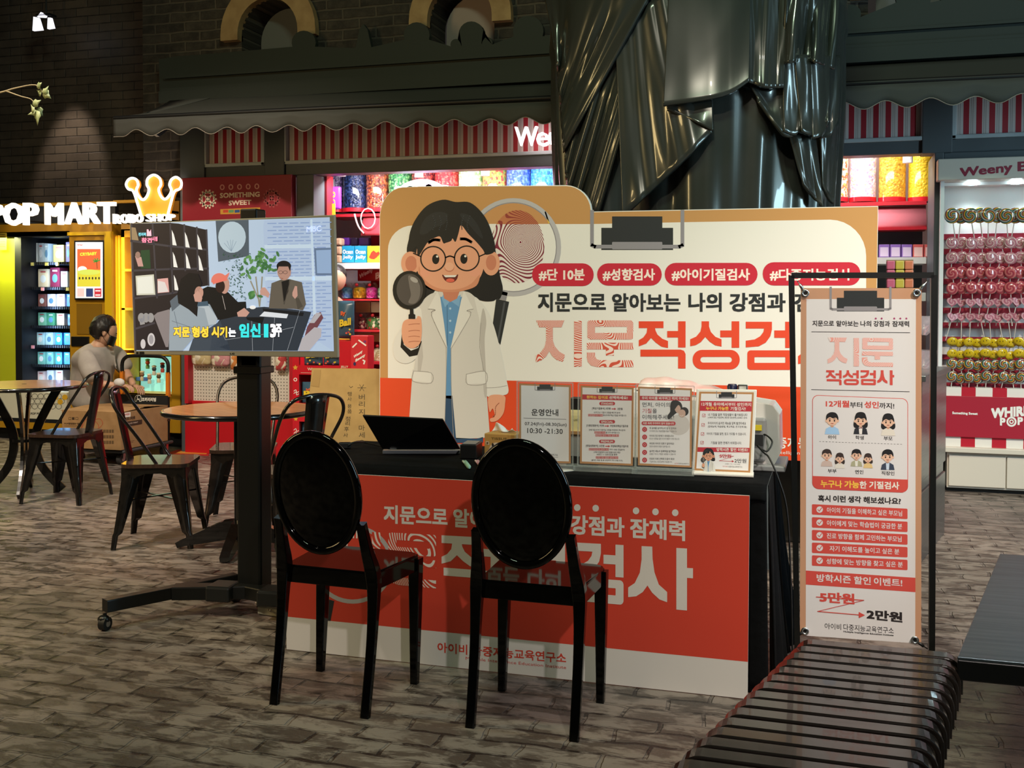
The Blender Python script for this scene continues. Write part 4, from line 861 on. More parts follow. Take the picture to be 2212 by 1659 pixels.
for x_ in (300, 352): m = M(BLK); c_ = ony(x_, 455, 8.06); m.cyl(c_, c_+Vector((0, .24, 0)), .012, n=8); m.build('sign_bracket', t)
light('POINT', 'sign_glow', ony(330, 420, 7.95), (0, 0, 0), 2.5, (1, .75, .45), .15); light('POINT', 'sign_glow', ony(120, 460, 7.95), (0, 0, 0), 3.5, (1, .78, .5), .2)
# second machine
t = thing('display_machine', 'yellow machine with pink and teal lit windows behind the television', 'vending machine', (VX(320), 8.6, 0))
m = M(YEL); zt2 = prect(385, 434, 392, 440, VY)[3]
m.box(kr+.003, VX(262), VY-.02, 9.0, .1, zb-.102); m.build('side_post', t, bevel=.004)
m = M(YEL); m.box(VX(372), VX(391), VY-.02, 9.0, .13, zt2); m.build('side_post', t, bevel=.004)
m = M(YEL); q = prect(243, 437, 391, 442, VY); m.box(VX(243), VX(372), VY+.02, VY+.08, zt-.02, zt+.005); m.build('top_rail', t)
m = M(YEL); m.box(VX(263), VX(371), VY, 9.0, zb-.12, zb); m.build('head_beam', t)
m = M(BLK); m.box(kr+.003, VX(391), VY+.04, 9.0, 0, .13); m.build('plinth', t)
wz = [(578, 502, '#e8a8ac'), (664, 590, '#e0a0b0'), (750, 672, '#8fd0c8'), (845, 770, '#8fd8d0')]
for k, (yb2, yt2, c) in enumerate(wz):
    q = prect(272, yt2, 372, yb2, 8.5); m = M(mat('lit_window_%d' % k, c, .5, emit=.55 if k < 3 else .7)); m.box(VX(271), VX(372), 8.52, 8.54, q[2], q[3]); m.build('lit_back', t)
    m = M(YLB); q = prect(262, yt2-4, 272, yb2+3, 8.3); m.box(VX(263), VX(270), VY, VY+.2, q[2], q[3]); m.box(VX(263), VX(372), VY, VY+.22, q[3], q[3]+.012); m.box(VX(263), VX(372), VY, VY+.22, q[2]-.012, q[2]); m.build('window_frame', t)
m = M(YEL); q = prect(262, 850, 372, 960, 8.3); m.box(VX(262), VX(372), VY, 9.0, .13, q[3]); m.build('lower_body', t)
light('AREA', 'machine_glow', (VX(268), 8.25, 1.3), (VX(268), 8.4, 1.3), 2.5, (1, .8, .3), .1, 1.2)
for i, (x, y, c1, c2, l) in enumerate(((307, 812, '#7a5a44', '#c9b9a0', 'tiny striped figure at the left of the teal window'), (319, 786, '#a8402c', '#5a8a4a', 'tiny figure with green cap at the top of the teal window'), (333, 800, '#2c3444', '#c9c0b4', 'tiny dark haired figure in the middle of the teal window'), (351, 794, '#24304c', '#b8443c', 'tiny navy figure at the right of the teal window'), (323, 818, '#b08a74', '#d8cfc4', 'tiny white topped figure at the bottom of the teal window'), (343, 816, '#5a4a3a', '#e0d6c0', 'tiny brown figure with white hat in the teal window'))):
    c = ony(x, y, 8.44); t = thing('figurine', l, 'figurine', c, 0, 'toy figures in the teal window')
    m = M(mat('fig_'+c1.strip('#'), c1)); m.ell((0, 0, .012), (.022, .018, .022), 10, 8); m.ell((0, 0, .036), (.024, .02, .012), 10, 6, mat('fig_'+c2.strip('#'), c2)); m.build('head', t, local=True)
    m = M(mat('fig_'+c2.strip('#'), c2)); m.lathe([(.016, -.045), (.018, -.02), (.011, -.005)], n=10); m.build('body', t, local=True)
    m = M(CLR); m.box(-.006, .006, .01, .085, -.05, -.045); m.build('peg', t, local=True)
goods('card_box', 'small blue and red card leaning at the lower left of the teal window', 'box', (292, 815, 316, 823), 8.44, .06, '#4a78c0', None)
def stick(rect, c, l, lab=None, Y=8.5):
    t = goods('toy_box', l, 'box', rect, Y, .12, c, 'toy boxes on the vending shelves', bev=.002)
    x0, y0, x1, y1 = rect; p = Pr((0, Y-.002, 0), (0, -1, 0)); r_ = random.Random(int(x0*31+y0)); cs = lab or ['#d8e4ec', '#c05a5a']
    p.ell(((x0+x1)/2, y0+(y1-y0)*.55), (x1-x0)*.28, (y1-y0)*.22, mat('lb_'+cs[0].strip('#'), cs[0]), 1, 14); p.poly(R4(x0+(x1-x0)*.25, y0+(y1-y0)*.12, x1-(x1-x0)*.25, y0+(y1-y0)*.2), mat('lb_'+cs[-1].strip('#'), cs[-1]), 1); p.build('box_print', t)
BX = [(1, 'top', 566, [(59, 81, 41, '#dfe9ee', 'white'), (82, 94, 41, '#c3d2da', 'pale grey'), (94.5, 105, 40, '#b4c6d2', 'grey blue'), (115, 138, 37, '#e0c860', 'yellow'), (142, 152, 43, '#5a4a98', 'violet')]),
 (2, 'second', 620, [(58, 79, 28, '#4a90c8', 'blue'), (82, 104, 39, '#e8dcc0', 'cream'), (108, 129, 42, '#7c2c48', 'maroon'), (131, 146, 34, '#b8d0e4', 'ice blue')]),
 (3, 'third', 662, [(58.5, 78, 32, '#f0dcc8', 'peach'), (82, 99, 27, '#8a5a54', 'brown red'), (102, 119, 27, '#e4dce8', 'pale lilac'), (123, 140, 27, '#e4dce8', 'lilac white'), (144, 152, 27, '#3c88c8', 'bright blue')]),
 (4, 'fourth', 703, [(60, 77, 27, '#e0e4d8', 'off white'), (82, 99, 28, '#7ac0a4', 'mint'), (101.5, 118, 27, '#4a9470', 'green'), (122, 139, 26, '#b0a08c', 'beige'), (146, 152, 24, '#6aa0d8', 'light blue')]),
 (5, 'fifth', 745, [(59, 76, 27, '#b8e0e8', 'aqua'), (79, 95, 27, '#b8e0e8', 'aqua'), (98, 114, 27, '#b8e0e8', 'aqua'), (119, 134, 26, '#3f9cdc', 'azure'), (138, 152, 26, '#3f9cdc', 'azure')]),
 (6, 'sixth', 787, [(60, 78, 26, '#b4d8e8', 'icy white'), (81, 97, 27, '#7cc4bc', 'teal'), (100, 115, 27, '#7cc4bc', 'teal'), (119.5, 134, 26, '#4aa4d8', 'sky blue'), (138, 151, 26, '#4aa4d8', 'sky blue')]),
 (7, 'lowest', 829, [(62, 77, 27, '#ecd8d8', 'white and red'), (81, 96, 27, '#ecd8d8', 'white and red'), (101, 116, 29, '#dfe8f0', 'plain white'), (120, 136, 29, '#dfe8f0', 'plain white')])]
ORD = ['leftmost', 'second from the left', 'third from the left', 'fourth from the left', 'fifth from the left', 'sixth from the left', 'seventh from the left', 'eighth from the left', 'ninth from the left', 'tenth from the left']
for n, nm, yb2, items in BX:
    for k, (a, b, h, c, cn) in enumerate(items): stick((a, yb2-h, b, yb2), c, '%s toy box, %s on the %s vending shelf' % (cn, ORD[k], nm), ['#e8f0f4', '#c05a5a'] if k % 2 else ['#5a8ab0', '#e8f0f4'])
for x, y, c, l in ((70, 570, '#d8d890', 'under the white box'), (101, 570, '#d8d890', 'under the grey blue box'), (124, 570, '#d8d890', 'under the yellow box'), (92, 624, '#e8a0b0', 'under the cream box'), (146, 624, '#d8d890', 'under the ice blue box'), (71, 749, '#e8a0b0', 'under the leftmost aqua box')):
    q = prect(x-3, y-3, x+3, y+4, 8.405); m = M(mat('tag_'+c.strip('#'), c, .5)); m.box(*q[:2], 8.4, 8.41, *q[2:]); tag(m.build('price_tag', loc=((q[0]+q[1])/2, 8.405, q[2])), 'small price tag on the vending shelf edge '+l, 'tag', 'price tags on the vending shelves')
q = prect(-6, 503, 14, 540, 8.28); m = M(mat('flyer', '#b89a2c', .6)); m.box(*q[:2], 8.28, 8.285, *q[2:]); t = thing('flyer', 'yellow paper flyer at the left photo edge on the machine', 'flyer', ((q[0]+q[1])/2, 8.28, q[2])); m.build('sheet', t)
p = Pr((0, 8.279, 0), (0, -1, 0))
for k in range(6): p.poly(R4(0, 506+k*5, 11, 507.5+k*5), mat('ink_brown', '#4a3a14'), 1)
p.build('flyer_print', t)

# ================================================================== PERSON AND TROLLEY
def skin(name, nodes, edges, m, parent, sub=2, root=0):
    me = bpy.data.meshes.new(name); inv = WM[parent.name].inverted()
    me.from_pydata([inv @ Vector(n[0]) for n in nodes], edges, []); me.update(); me.materials.append(m)
    o = bpy.data.objects.new(name, me); COL.objects.link(o); o.parent = parent; WM[o.name] = WM[parent.name]
    k = o.modifiers.new('skin', 'SKIN'); k.use_smooth_shade = True; k.branch_smoothing = .3
    if not me.skin_vertices: me.skin_vertices.new()
    d = me.skin_vertices[0].data
    for i, n in enumerate(nodes):
        r = n[1]; d[i].radius = (r, r) if not isinstance(r, tuple) else r
    d[root].use_root = True
    s = o.modifiers.new('sub', 'SUBSURF'); s.levels = sub; s.render_levels = sub
    return o
SKN = mat('skin', '#c99a80', .5); SHIRT = noisy('grey_shirt', '#b8aea8', '#a79d97', 12, .85, .3); HAIR = noisy('black_hair', '#120f0e', '#241d1a', 60, .45, .5, (1, 1, .2))
P0 = Vector((-6.22, 7.90, 0))
per = thing('person', 'person in grey shirt and black mask crouching behind the cardboard carton, seen from behind', 'person', P0)
def W(x, y, z): return P0+Vector((x, y, z))
bn = [(W(-.02, .05, .34), .13), (W(-.03, .02, .52), .125), (W(0, 0, .74), .13), (W(.06, -.01, .90), .075), (W(.09, -.01, .96), .05), (W(.115, -.01, 1.02), .055),
      (W(.10, -.17, .86), .055), (W(.19, -.24, .62), .042), (W(.33, -.17, .60), .028), (W(.39, -.15, .60), .028),
      (W(.10, .17, .86), .055), (W(.22, .20, .64), .042), (W(.36, .08, .58), .028),
      (W(.02, -.02, .30), .09), (W(.20, .02, .12), .07), (W(-.12, .04, .06), .045), (W(-.22, .04, .04), .035),
      (W(.0, .18, .30), .09), (W(.22, .20, .14), .07), (W(.16, .22, .05), .05)]
be = [(0, 1), (1, 2), (2, 3), (3, 4), (4, 5), (3, 6), (6, 7), (7, 8), (8, 9), (3, 10), (10, 11), (11, 12), (0, 13), (13, 14), (14, 15), (15, 16), (0, 17), (17, 18), (18, 19)]
skin('body', bn, be, SKN, per)
sn = [(W(-.03, .05, .33), (.25, .19)), (W(-.04, .02, .52), (.25, .18)), (W(-.01, 0, .72), (.225, .165)), (W(.04, -.01, .88), (.13, .10)), (W(.075, -.01, .935), (.07, .07)),
      (W(.085, -.20, .84), .10), (W(.17, -.25, .72), .095), (W(.24, -.25, .64), .085), (W(.10, .19, .85), .09), (W(.20, .22, .68), .08)]
skin('shirt', sn, [(0, 1), (1, 2), (2, 3), (3, 4), (3, 5), (5, 6), (6, 7), (3, 8), (8, 9)], SHIRT, per, 2)
skin('trousers', [(W(-.02, .05, .32), (.17, .14)), (W(.02, -.04, .26), .10), (W(.20, .02, .13), .085), (W(-.10, .04, .07), .06), (W(.0, .18, .28), .10), (W(.22, .2, .15), .085), (W(.17, .22, .07), .06)], [(0, 1), (1, 2), (2, 3), (0, 4), (4, 5), (5, 6)], mat('dark_trousers', '#2a2a30', .8), per, 1)
# head turned to the right and bent down
HC_ = W(.135, -.01, 1.055); HR = Matrix.Rotation(radians(-46), 4, 'Z') @ Matrix.Rotation(radians(-20), 4, 'X')   # local +Y is the face
def headf(q, d):
    f = max(0, d.y); q.x *= 1-.12*f*(d.z < 0); q.y *= 1+.03*f
    if d.z < -.2: q.x *= 1-.25*(-d.z-.2); q.y += .012
    q.y += .022*math.exp(-((d.x/.16)**2+((d.z+.12)/.16)**2))*(d.y > 0)
    return q
m = M(SKN); m.ell(HC_, (.078, .098, .118), 26, 20, T=HR, fn=headf)
for s_ in (-1, 1): m.ell(HC_+(HR @ Vector((s_*.080, -.008, -.012))), (.012, .02, .032), 10, 8, T=HR)
m.build('head', per)
m = M(HAIR)
def hairf(q, d):
    k = 1.0
    if d.y > .35 and d.z < .45: k = .86
    if d.z < -.25 and d.y > -.1: k = .84
    if d.z < -.75: k = .9
    q = q*k; r_ = .004*sin(31*d.x+17*d.z)+.003*sin(47*d.y+9*d.z); return q+q.normalized()*r_
m.ell(HC_+(HR @ Vector((0, -.022, .018))), (.098, .110, .124), 36, 24, T=HR, fn=hairf); m.build('hair', per)
m = M(BLK); m.grid(lambda u, v: HC_+(HR @ Vector((.075*sin((u-.5)*2.4), .100*cos((u-.5)*2.2)+.014*(1-abs(2*u-1)), -.02-.085*v))), 12, 6); m.build('mask', per, solid=.004)
for s_ in (-1, 1):
    m = M(BLK); m.tube(bez([HC_+(HR @ Vector(v)) for v in ((s_*.066, .05, -.03), (s_*.082, .02, -.005), (s_*.092, -.012, .01), (s_*.085, -.018, -.04), (s_*.064, .045, -.09))]), .0018, 5); m.build('mask_loop', per)
m = M(mat('eye_dark', '#1a1210', .3))
for s_ in (-1, 1): m.ell(HC_+(HR @ Vector((s_*.03, .096, .012))), (.010, .005, .006), 8, 6, T=HR)
m.build('eyes', per)
def hand(parent, wrist, d, upv, s=1.0, curl=.5, name='hand'):
    d = Vector(d).normalized(); up = Vector(upv); up = (up-d*up.dot(d)).normalized(); side = d.cross(up)
    nodes = [(wrist, .022*s), (wrist+d*.045*s, (.034*s, .016*s)), (wrist+d*.08*s, (.036*s, .014*s))]; edges = [(0, 1), (1, 2)]
    for i, (o, L) in enumerate(((-.030, .065), (-.010, .075), (.010, .07), (.029, .055))):
        b = wrist+d*.082*s+side*o*s; a = curl
        p1 = b+(d*cos(a)-up*sin(a))*L*.45*s; p2 = p1+(d*cos(a*2)-up*sin(a*2))*L*.33*s; p3 = p2+(d*cos(a*2.7)-up*sin(a*2.7))*L*.25*s
        k = len(nodes); nodes += [(b, .0085*s), (p1, .008*s), (p2, .0075*s), (p3, .006*s)]; edges += [(2, k), (k, k+1), (k+1, k+2), (k+2, k+3)]
    k = len(nodes); b = wrist+d*.03*s-side*.03*s; nodes += [(b, .011*s), (b+(d*.6-side*.7)*.03*s, .0095*s), (b+(d*1.3-side*.9)*.035*s-up*.008, .0075*s)]; edges += [(1, k), (k, k+1), (k+1, k+2)]
    return skin(name, nodes, edges, SKN, parent, 1)
hand(per, W(.385, -.15, .60), (1, .15, -.1), (0, 0, 1)); hand(per, W(.36, .08, .58), (1, -.3, -.3), (0, 0, 1))
m = M(mat('white_sleeve', '#d8d4d4', .7)); m.ell(W(.40, -.17, .625), (.05, .035, .035), 14, 10); tag(m.build('white_cloth', loc=W(.40, -.17, .625)), 'small white crumpled cloth held in the crouching person\'s hand', 'cloth')
# person working behind the television, inside the shop
P1 = ony(720, 640, 8.45); P1.z = 0; P0 = P1
t = thing('person', 'person in yellow top inside the candy shop, mostly hidden by the television', 'person', P1)
skin('body', [(W(0, 0, .9), .13), (W(0, 0, 1.15), .14), (W(.0, 0, 1.30), .07), (W(.03, -.02, 1.38), .05), (W(-.05, -.17, 1.25), .05), (W(0, -.3, 1.0), .04), (W(.05, .17, 1.25), .05), (W(.1, .1, 1.0), .04), (W(0, -.09, .85), .09), (W(0, -.09, .45), .06), (W(0, -.09, .04), .04), (W(0, .09, .85), .09), (W(0, .09, .45), .06), (W(0, .09, .04), .04)],
     [(0, 1), (1, 2), (2, 3), (2, 4), (4, 5), (2, 6), (6, 7), (0, 8), (8, 9), (9, 10), (0, 11), (11, 12), (12, 13)], SKN, t, 1)
skin('apron', [(W(0, 0, .8), .17), (W(0, 0, 1.1), .165), (W(.03, -.02, 1.28), .10), (W(.0, -.16, 1.22), .07)], [(0, 1), (1, 2), (2, 3)], mat('yellow_top', '#d8a82a', .7), t, 1)
c = ony(728, 602, 8.42); m = M(SKN); m.ell(c, (.075, .09, .105), 20, 16); m.build('head', t)
m = M(HAIR); m.ell(c+Vector((-.015, .02, .035)), (.088, .098, .092), 20, 14); m.build('hair', t)
# carton on the folding trolley
KR = noisy('cardboard', '#a98257', '#9a744b', 14, .8, .1); BXp = (-5.97, -5.41, 7.20, 7.83, .13, .43)
t = thing('trolley', 'folding platform trolley with orange and black handle carrying the carton', 'trolley', (-5.69, 7.5, 0))
m = M(mat('trolley_grey', '#3a3c3e', .5)); m.box(-5.98, -5.40, 7.22, 7.90, .10, .125); m.build('platform', t, bevel=.01)
for x, y in ((-5.88, 7.30), (-5.48, 7.30), (-5.88, 7.80), (-5.44, 7.82)):
    m = M(mat('wheel_rubber', '#3a3636', .6)); m.cyl((x-.018, y, .045), (x+.018, y, .045), .045, n=20); w_ = m.build('wheel', t)
    m = M(mat('steel', '#b8bcc0', .3, metal=1)); m.cyl((x-.02, y, .045), (x+.02, y, .045), .02, n=14); m.bar([(x, y, .045), (x, y+.01, .10)], .05, .03); m.build('caster_fork', t)
hx0, hx1, hy = -5.90, -5.44, 7.88
m = M(BLK); m.tube(bez([(hx0, hy, .70), (hx0, hy, .78), (hx0+.03, hy, .825), (hx0+.1, hy, .845), (hx1-.1, hy, .845), (hx1-.03, hy, .825), (hx1, hy, .78), (hx1, hy, .70)], 5), .016, 10); m.build('grip', t)
m = M(mat('trolley_orange', '#d97a1e', .4))
for x in (hx0, hx1):
    m = M(mat('trolley_orange', '#d97a1e', .4)); m.bar([(x, hy, .50), (x, hy, .71)], .03, .03, up=(0, 1, 0)); m.build('orange_tube', t)
    m = M(BLK); m.cyl((x, hy, .11), (x, hy, .5), .013, n=10); m.build('lower_tube', t)
m = M(mat('black_canvas', '#141416', .8)); m.box(hx0-.01, hx1+.01, hy-.025, hy-.012, .38, .51); m.build('canvas_pocket', t)
p = Pr((0, hy-.026, 0), (0, -1, 0)); p.text('코끼리리빙', 306, 867, 337, 867.5, 8.5, W_, 1, .03)
p.line(bez([(292, 867), (292, 858), (297, 854), (304, 856), (305, 867)], 4), 1.2, W_, 1); p.line([(292, 867), (295, 867), (295.5, 863), (301, 863), (301.5, 867), (305, 867)], 1.2, W_, 1); p.line(bez([(298, 856), (296, 859), (298, 862), (301, 861)], 3), 1, W_, 1); p.build('pocket_print', t)
t = thing('carton', 'large brown shipping carton with printed labels on the trolley', 'carton', (-5.69, 7.5, .13))
m = M(KR); m.box(*BXp); m.build('box_body', t, bevel=.003)
m = M(KR); m.add([(-5.98, 7.2, .431), (-5.41, 7.2, .431), (-5.41, 7.50, .448), (-5.98, 7.50, .445)], [(0, 1, 2, 3)]); m.add([(-5.98, 7.83, .431), (-5.41, 7.83, .431), (-5.41, 7.52, .452), (-5.98, 7.52, .446)], [(3, 2, 1, 0)]); m.build('top_flap', t, solid=.004)
p = Pr((0, 7.199, 0), (0, -1, 0)); BR = mat('ink_dkbrown', '#3a2a1c', .6); RI = mat('ink_scrawl', '#b8402c', .6)
for x in (148, 155.5, 163): p.ring((x+3, 904), 4, 4, .9, BR, 1, 4, 45, 405)
p.ell((158, 904), 2.4, 2.4, BR, 1, 8)
p.text('POP宝宝系列 "蓝盒"', 139, 917, 177, 918, 4.5, BR, 1, .02); p.line([(139, 920), (176, 920)], .7, BR, 1); p.text('CTN No.: 1/8  OF', 138, 928, 170, 928, 3.6, BR, 1, .02); p.text('G.P. 9.5  N.W. KG', 139, 935, 170, 935, 3.4, BR, 1, .02)
p.line(bez([(172, 917), (180, 903), (178, 916), (176, 925), (186, 905), (190, 918), (196, 905), (204, 912), (200, 925), (207, 941), (213, 920), (205, 908), (216, 905), (222, 915), (214, 925)], 5), .8, RI, 1)
for y in (928, 940, 952):
    for k in range(12): p.poly(R4(223+k*2, y, 223+k*2+(.6+.8*((k*7+y) % 3)/2), y+7), BR, 1)
p.build('front_print', t)
p = Pr((-5.409, 0, 0), (1, 0, 0)); p.poly([(267, 892), (282, 890), (282, 900), (267, 902)], W_, 1); p.text('WEEE', 269, 898, 280, 896.5, 4, RI, 2, .03)
p.text('沃贝-天线', 268, 909, 292, 905, 7, BR, 1, .03); p.poly([(267, 912), (307, 906), (307, 916), (267, 923)], BR, 1); p.text('MAKER MART', 274, 917, 298, 913.5, 3, CR, 2)
p.poly([(268, 948), (276, 947), (276, 951), (268, 952)], BR, 1); p.line([(272, 955), (290, 951.5)], .8, BR, 1); p.line([(272, 958), (288, 955)], .8, BR, 1); p.poly([(361, 906), (368, 905), (368, 909), (361, 910)], BR, 1); p.build('side_print', t)
# printed floor sticker near the red cabinet
t = thing('floor_sticker', 'red and orange printed sticker on the floor in front of the red cog cabinet', 'floor sticker', onz(390, 982, 0))
q = [onz(358, 980, .002), onz(385, 971, .002), onz(455, 970, .002), onz(450, 985, .002)]; m = M(mat('sticker_red', '#b02c2c', .4)); m.add(q, [(0, 3, 2, 1)] if (q[1]-q[0]).cross(q[3]-q[0]).z < 0 else [(0, 1, 2, 3)]); m.build('sheet', t, solid=.001)
q = [onz(378, 979, .0035), onz(392, 974, .0035), onz(450, 973, .0035), onz(446, 981, .0035)]; m = M(mat('sticker_orange', '#d8903a', .4)); m.add(q, [(0, 1, 2, 3)]); m.build('inner_print', t, solid=.001)
# ================================================================== CAFE TABLES AND CHAIRS
GUN = noisy('gunmetal', '#1c1a18', '#2a2622', 20, .22, 0, metal=.6, coat=.5); WOODD = noisy('dark_seat_wood', '#3c2a20', '#2a1c15', 12, .3, .1, (1, 8, 1), coat=.4)
CHR = mat('dark_chrome', '#4a4440', .15, metal=.9)
def metal_chair(label, loc, rz, group, col=None):
    g = col or GUN; t = thing('metal_chair', label, 'chair', loc, rz, group)
    m = M(WOODD); q = []
    for cx, cy, a in ((.13, .13, 0), (-.13, .13, 90), (-.13, -.12, 180), (.13, -.12, 270)):
        for k in range(6): an = radians(a+k*18); q.append((cx+.055*cos(an), cy+.055*sin(an)))
    m.prism(q, (0, 0, .432), (1, 0, 0), (0, 1, 0), (0, 0, .02)); m.build('seat', t, local=True, bevel=.004)
    m = M(g)
    for s_, ax in ((1, 0), (-1, 0), (1, 1), (-1, 1)):   # aprons with arched lower edge
        pr = [(-.165, .432), (.165, .432), (.165, .30), (.125, .345), (.085, .385), (.04, .40), (-.04, .40), (-.085, .385), (-.125, .345), (-.165, .30)]
        if ax == 0: m.prism(pr, (0, s_*.168, 0), (1, 0, 0), (0, 0, 1), (0, -s_*.004, 0))
        else: m.prism(pr, (s_*.172, 0, 0), (0, 1, 0), (0, 0, 1), (-s_*.004, 0, 0))
    m.build('apron', t, local=True)
    for sx in (-1, 1):
        for sy in (-1, 1):
            m = M(g); A = [(.165, .16, .43, .105), (.175, .17, .33, .085), (.188, .185, .20, .062), (.20, .20, .09, .045), (.205, .205, .075, .03), (.212, .212, 0, .026)]
            rings = []
            for x, y, z, w_ in A:
                x *= sx; y *= sy
                rings.append([Vector((x-sx*w_, y, z)), Vector((x-sx*w_*.35, y+sy*.004, z)), Vector((x, y, z)), Vector((x+sx*.004, y-sy*w_*.35, z)), Vector((x, y-sy*w_, z)), Vector((x-sx*w_*.3, y-sy*w_*.3, z))])
            m.loft(rings, smooth=True); m.build('leg', t, local=True)
    m = M(g); m.tube(bez([(-.155, .02, .44), (-.168, -.085, .60), (-.18, -.185, .74), (-.145, -.225, .82), (-.06, -.24, .85), (.06, -.24, .85), (.145, -.225, .82), (.18, -.185, .74), (.168, -.085, .60), (.155, .02, .44)], 6), .0095, 8); m.build('hoop', t, local=True)
    m = M(g); m.grid(lambda u, v: Vector(((u-.5)*(.10+.035*v), -.155-.085*v-.02*sin(pi*u), .44+.41*v)), 4, 10); m.build('back_splat', t, local=True, solid=.004)
    m = M(g); m.bar([(-.185, -.18, .25), (.185, .18, .25)], .014, .006); m.bar([(-.185, .18, .256), (.185, -.18, .256)], .014, .006); m.build('cross_brace', t, local=True)
    return t
GC = 'metal chairs around the cafe tables'
metal_chair('black metal chair in front of the cardboard carton, back turned to the right', (-4.87, 5.92, 0), radians(99), GC)
metal_chair('black metal chair left of the round wooden table, wooden seat fully visible', (-3.53, 5.04, 0), radians(-68), GC)
metal_chair('bronze metal chair behind the round wooden table, under the television', (-3.38, 5.66, 0), radians(204), GC, noisy('bronze_steel', '#4a3f36', '#352c26', 20, .3, 0, metal=.7))
metal_chair('black metal chair behind the left oval backed chair, its hoop against the cardboard sheet', (-2.68, 4.98, 0), radians(58), GC)
metal_chair('chrome metal chair cut off by the left photo edge', (-5.02, 5.05, 0), radians(-20), GC, CHR)
WT = mat('parquet_top', '#c48a54', .3, coat=.3); T_, N_, L_, B_ = nt(WT)
tc = node(T_, 'ShaderNodeTexCoord'); mp = node(T_, 'ShaderNodeMapping'); mp.inputs['Rotation'].default_value = (0, 0, .6); L_.new(tc.outputs['Object'], mp.inputs[0])
br = node(T_, 'ShaderNodeTexBrick', i_Scale=1); br.inputs['Brick Width'].default_value = .30; br.inputs['Row Height'].default_value = .05; br.inputs['Mortar Size'].default_value = .0015
br.inputs['Color1'].default_value = lin('#bd8350'); br.inputs['Color2'].default_value = lin('#a9703f'); br.inputs['Mortar'].default_value = lin('#6a4526'); L_.new(mp.outputs[0], br.inputs['Vector'])
m2 = node(T_, 'ShaderNodeMapping'); m2.inputs['Rotation'].default_value = (0, 0, .6); m2.inputs['Scale'].default_value = (1, 14, 1); L_.new(tc.outputs['Object'], m2.inputs[0]); nz = node(T_, 'ShaderNodeTexNoise', i_Scale=8, i_Detail=5); L_.new(m2.outputs[0], nz.inputs['Vector'])
r = ramp(T_, [(.35, (.75, .72, .7)), (.65, (1.15, 1.15, 1.15))]); L_.new(nz.outputs[0], r.inputs[0]); mx = node(T_, 'ShaderNodeMix', data_type='RGBA', blend_type='MULTIPLY'); mx.inputs[0].default_value = 1
L_.new(br.outputs[0], mx.inputs[6]); L_.new(r.outputs[0], mx.inputs[7]); L_.new(mx.outputs[2], B_.inputs['Base Color'])
BLG = mat('black_gloss', '#0b0b0b', .2, coat=.5)
def cafe_table(label, loc, rz, curved):
    t = thing('cafe_table', label, 'table', loc, rz, 'round wooden cafe tables')
    m = M(WT); m.lathe([(.392, .732), (.392, .752)], n=48); m.build('tabletop', t, local=True)
    m = M(BLG); m.tube([(.396*cos(2*pi*k/48), .396*sin(2*pi*k/48), .738) for k in range(48)], .014, 8, closed=True); m.build('rim', t, local=True)
    m = M(BLK); m.lathe([(.016, .7525), (.016, .7535)], n=14); m.build('parasol_hole', t, local=True)
    if curved:
        for k in range(4):
            a = 2*pi*k/4+.35; m = M(BLG); P = bez([(.22, 0, .73), (.15, 0, .60), (.07, 0, .40), (.10, 0, .20), (.24, 0, .02)], 6)
            m.bar([(x*cos(a), x*sin(a), z) for x, y, z in P], .055, .02, up=(-sin(a), cos(a), 0)); m.build('leg', t, local=True)
        m = M(BLG); m.lathe([(.08, .36), (.08, .38)], n=20); m.build('hub', t, local=True)
    else:
        m = M(BLG); m.lathe([(.035, .08), (.035, .70)], n=18); m.lathe([(.035, .70), (.15, .73)], n=18); m.build('pedestal', t, local=True)
        for k in range(4):
            a = 2*pi*k/4+.3; m = M(BLG); m.bar([(.0, 0, .10), (.08*cos(a), .08*sin(a), .10), (.30*cos(a), .30*sin(a), .035), (.34*cos(a), .34*sin(a), .018)], [.06, .06, .05, .05], [.12, .10, .04, .03]); m.build('foot', t, local=True)
    return t
cafe_table('round wooden cafe table with black rim under the television, cross foot pedestal', (-3.02, 5.02, 0), 0, False)
cafe_table('round wooden cafe table at the left photo edge on curved black legs', (-5.28, 6.0, 0), .2, True)

# ================================================================== TELEVISION ON STAND
TVB = mat('stand_black', '#0d0e0d', .35); TVM = mat('stand_edge', '#1a1b1a', .3)
t = thing('tv_stand', 'tall black wheeled stand carrying the television', 'tv stand', (-2.35, 4.03, 0))
m = M(TVB); m.box(-2.41, -2.295, 3.97, 4.07, .10, 1.12); m.build('pole', t, bevel=.012)
m = M(TVB); m.box(-2.418, -2.287, 3.962, 4.078, 1.02, 1.05); m.build('pole_collar', t, bevel=.004)
q = prect(526, 452, 562, 470, 4.0); m = M(TVB); m.box(q[0], q[1], 3.97, 4.05, 1.05, q[3]); m.build('upper_pole', t, bevel=.006)
m = M(TVB); m.box(-2.55, -2.15, 3.93, 3.96, 1.25, 1.50); m.build('bracket', t)
jl = Vector((-2.45, 3.93, .10)); v1 = Vector((-2.643, 3.86, .10)); fr_ = Vector((-2.786, 3.60, .10)); re_ = Vector((-2.504, 4.12, .10))
jr = Vector((-2.21, 3.93, .10)); v2 = Vector((-2.06, 3.93, .10)); f2 = Vector((-1.93, 3.74, .10)); r2 = Vector((-2.06, 4.2, .10))
m = M(TVB); m.bar([v1, jl, (-2.35, 3.97, .10), jr, v2], .075, .055); m.build('base_beam', t, bevel=.004)
for a, b, c in ((fr_, v1, re_), (f2, v2, r2)):
    m = M(TVB); m.bar([a, b], .05, .05); m.bar([b, c], .05, .05); m.build('base_arm', t, bevel=.004)
for j in (jl, jr): m = M(TVM); m.cbox(j+Vector((0, 0, .0)), (.11, .12, .066), rz=.1); m.build('joint_cover', t, bevel=.01)
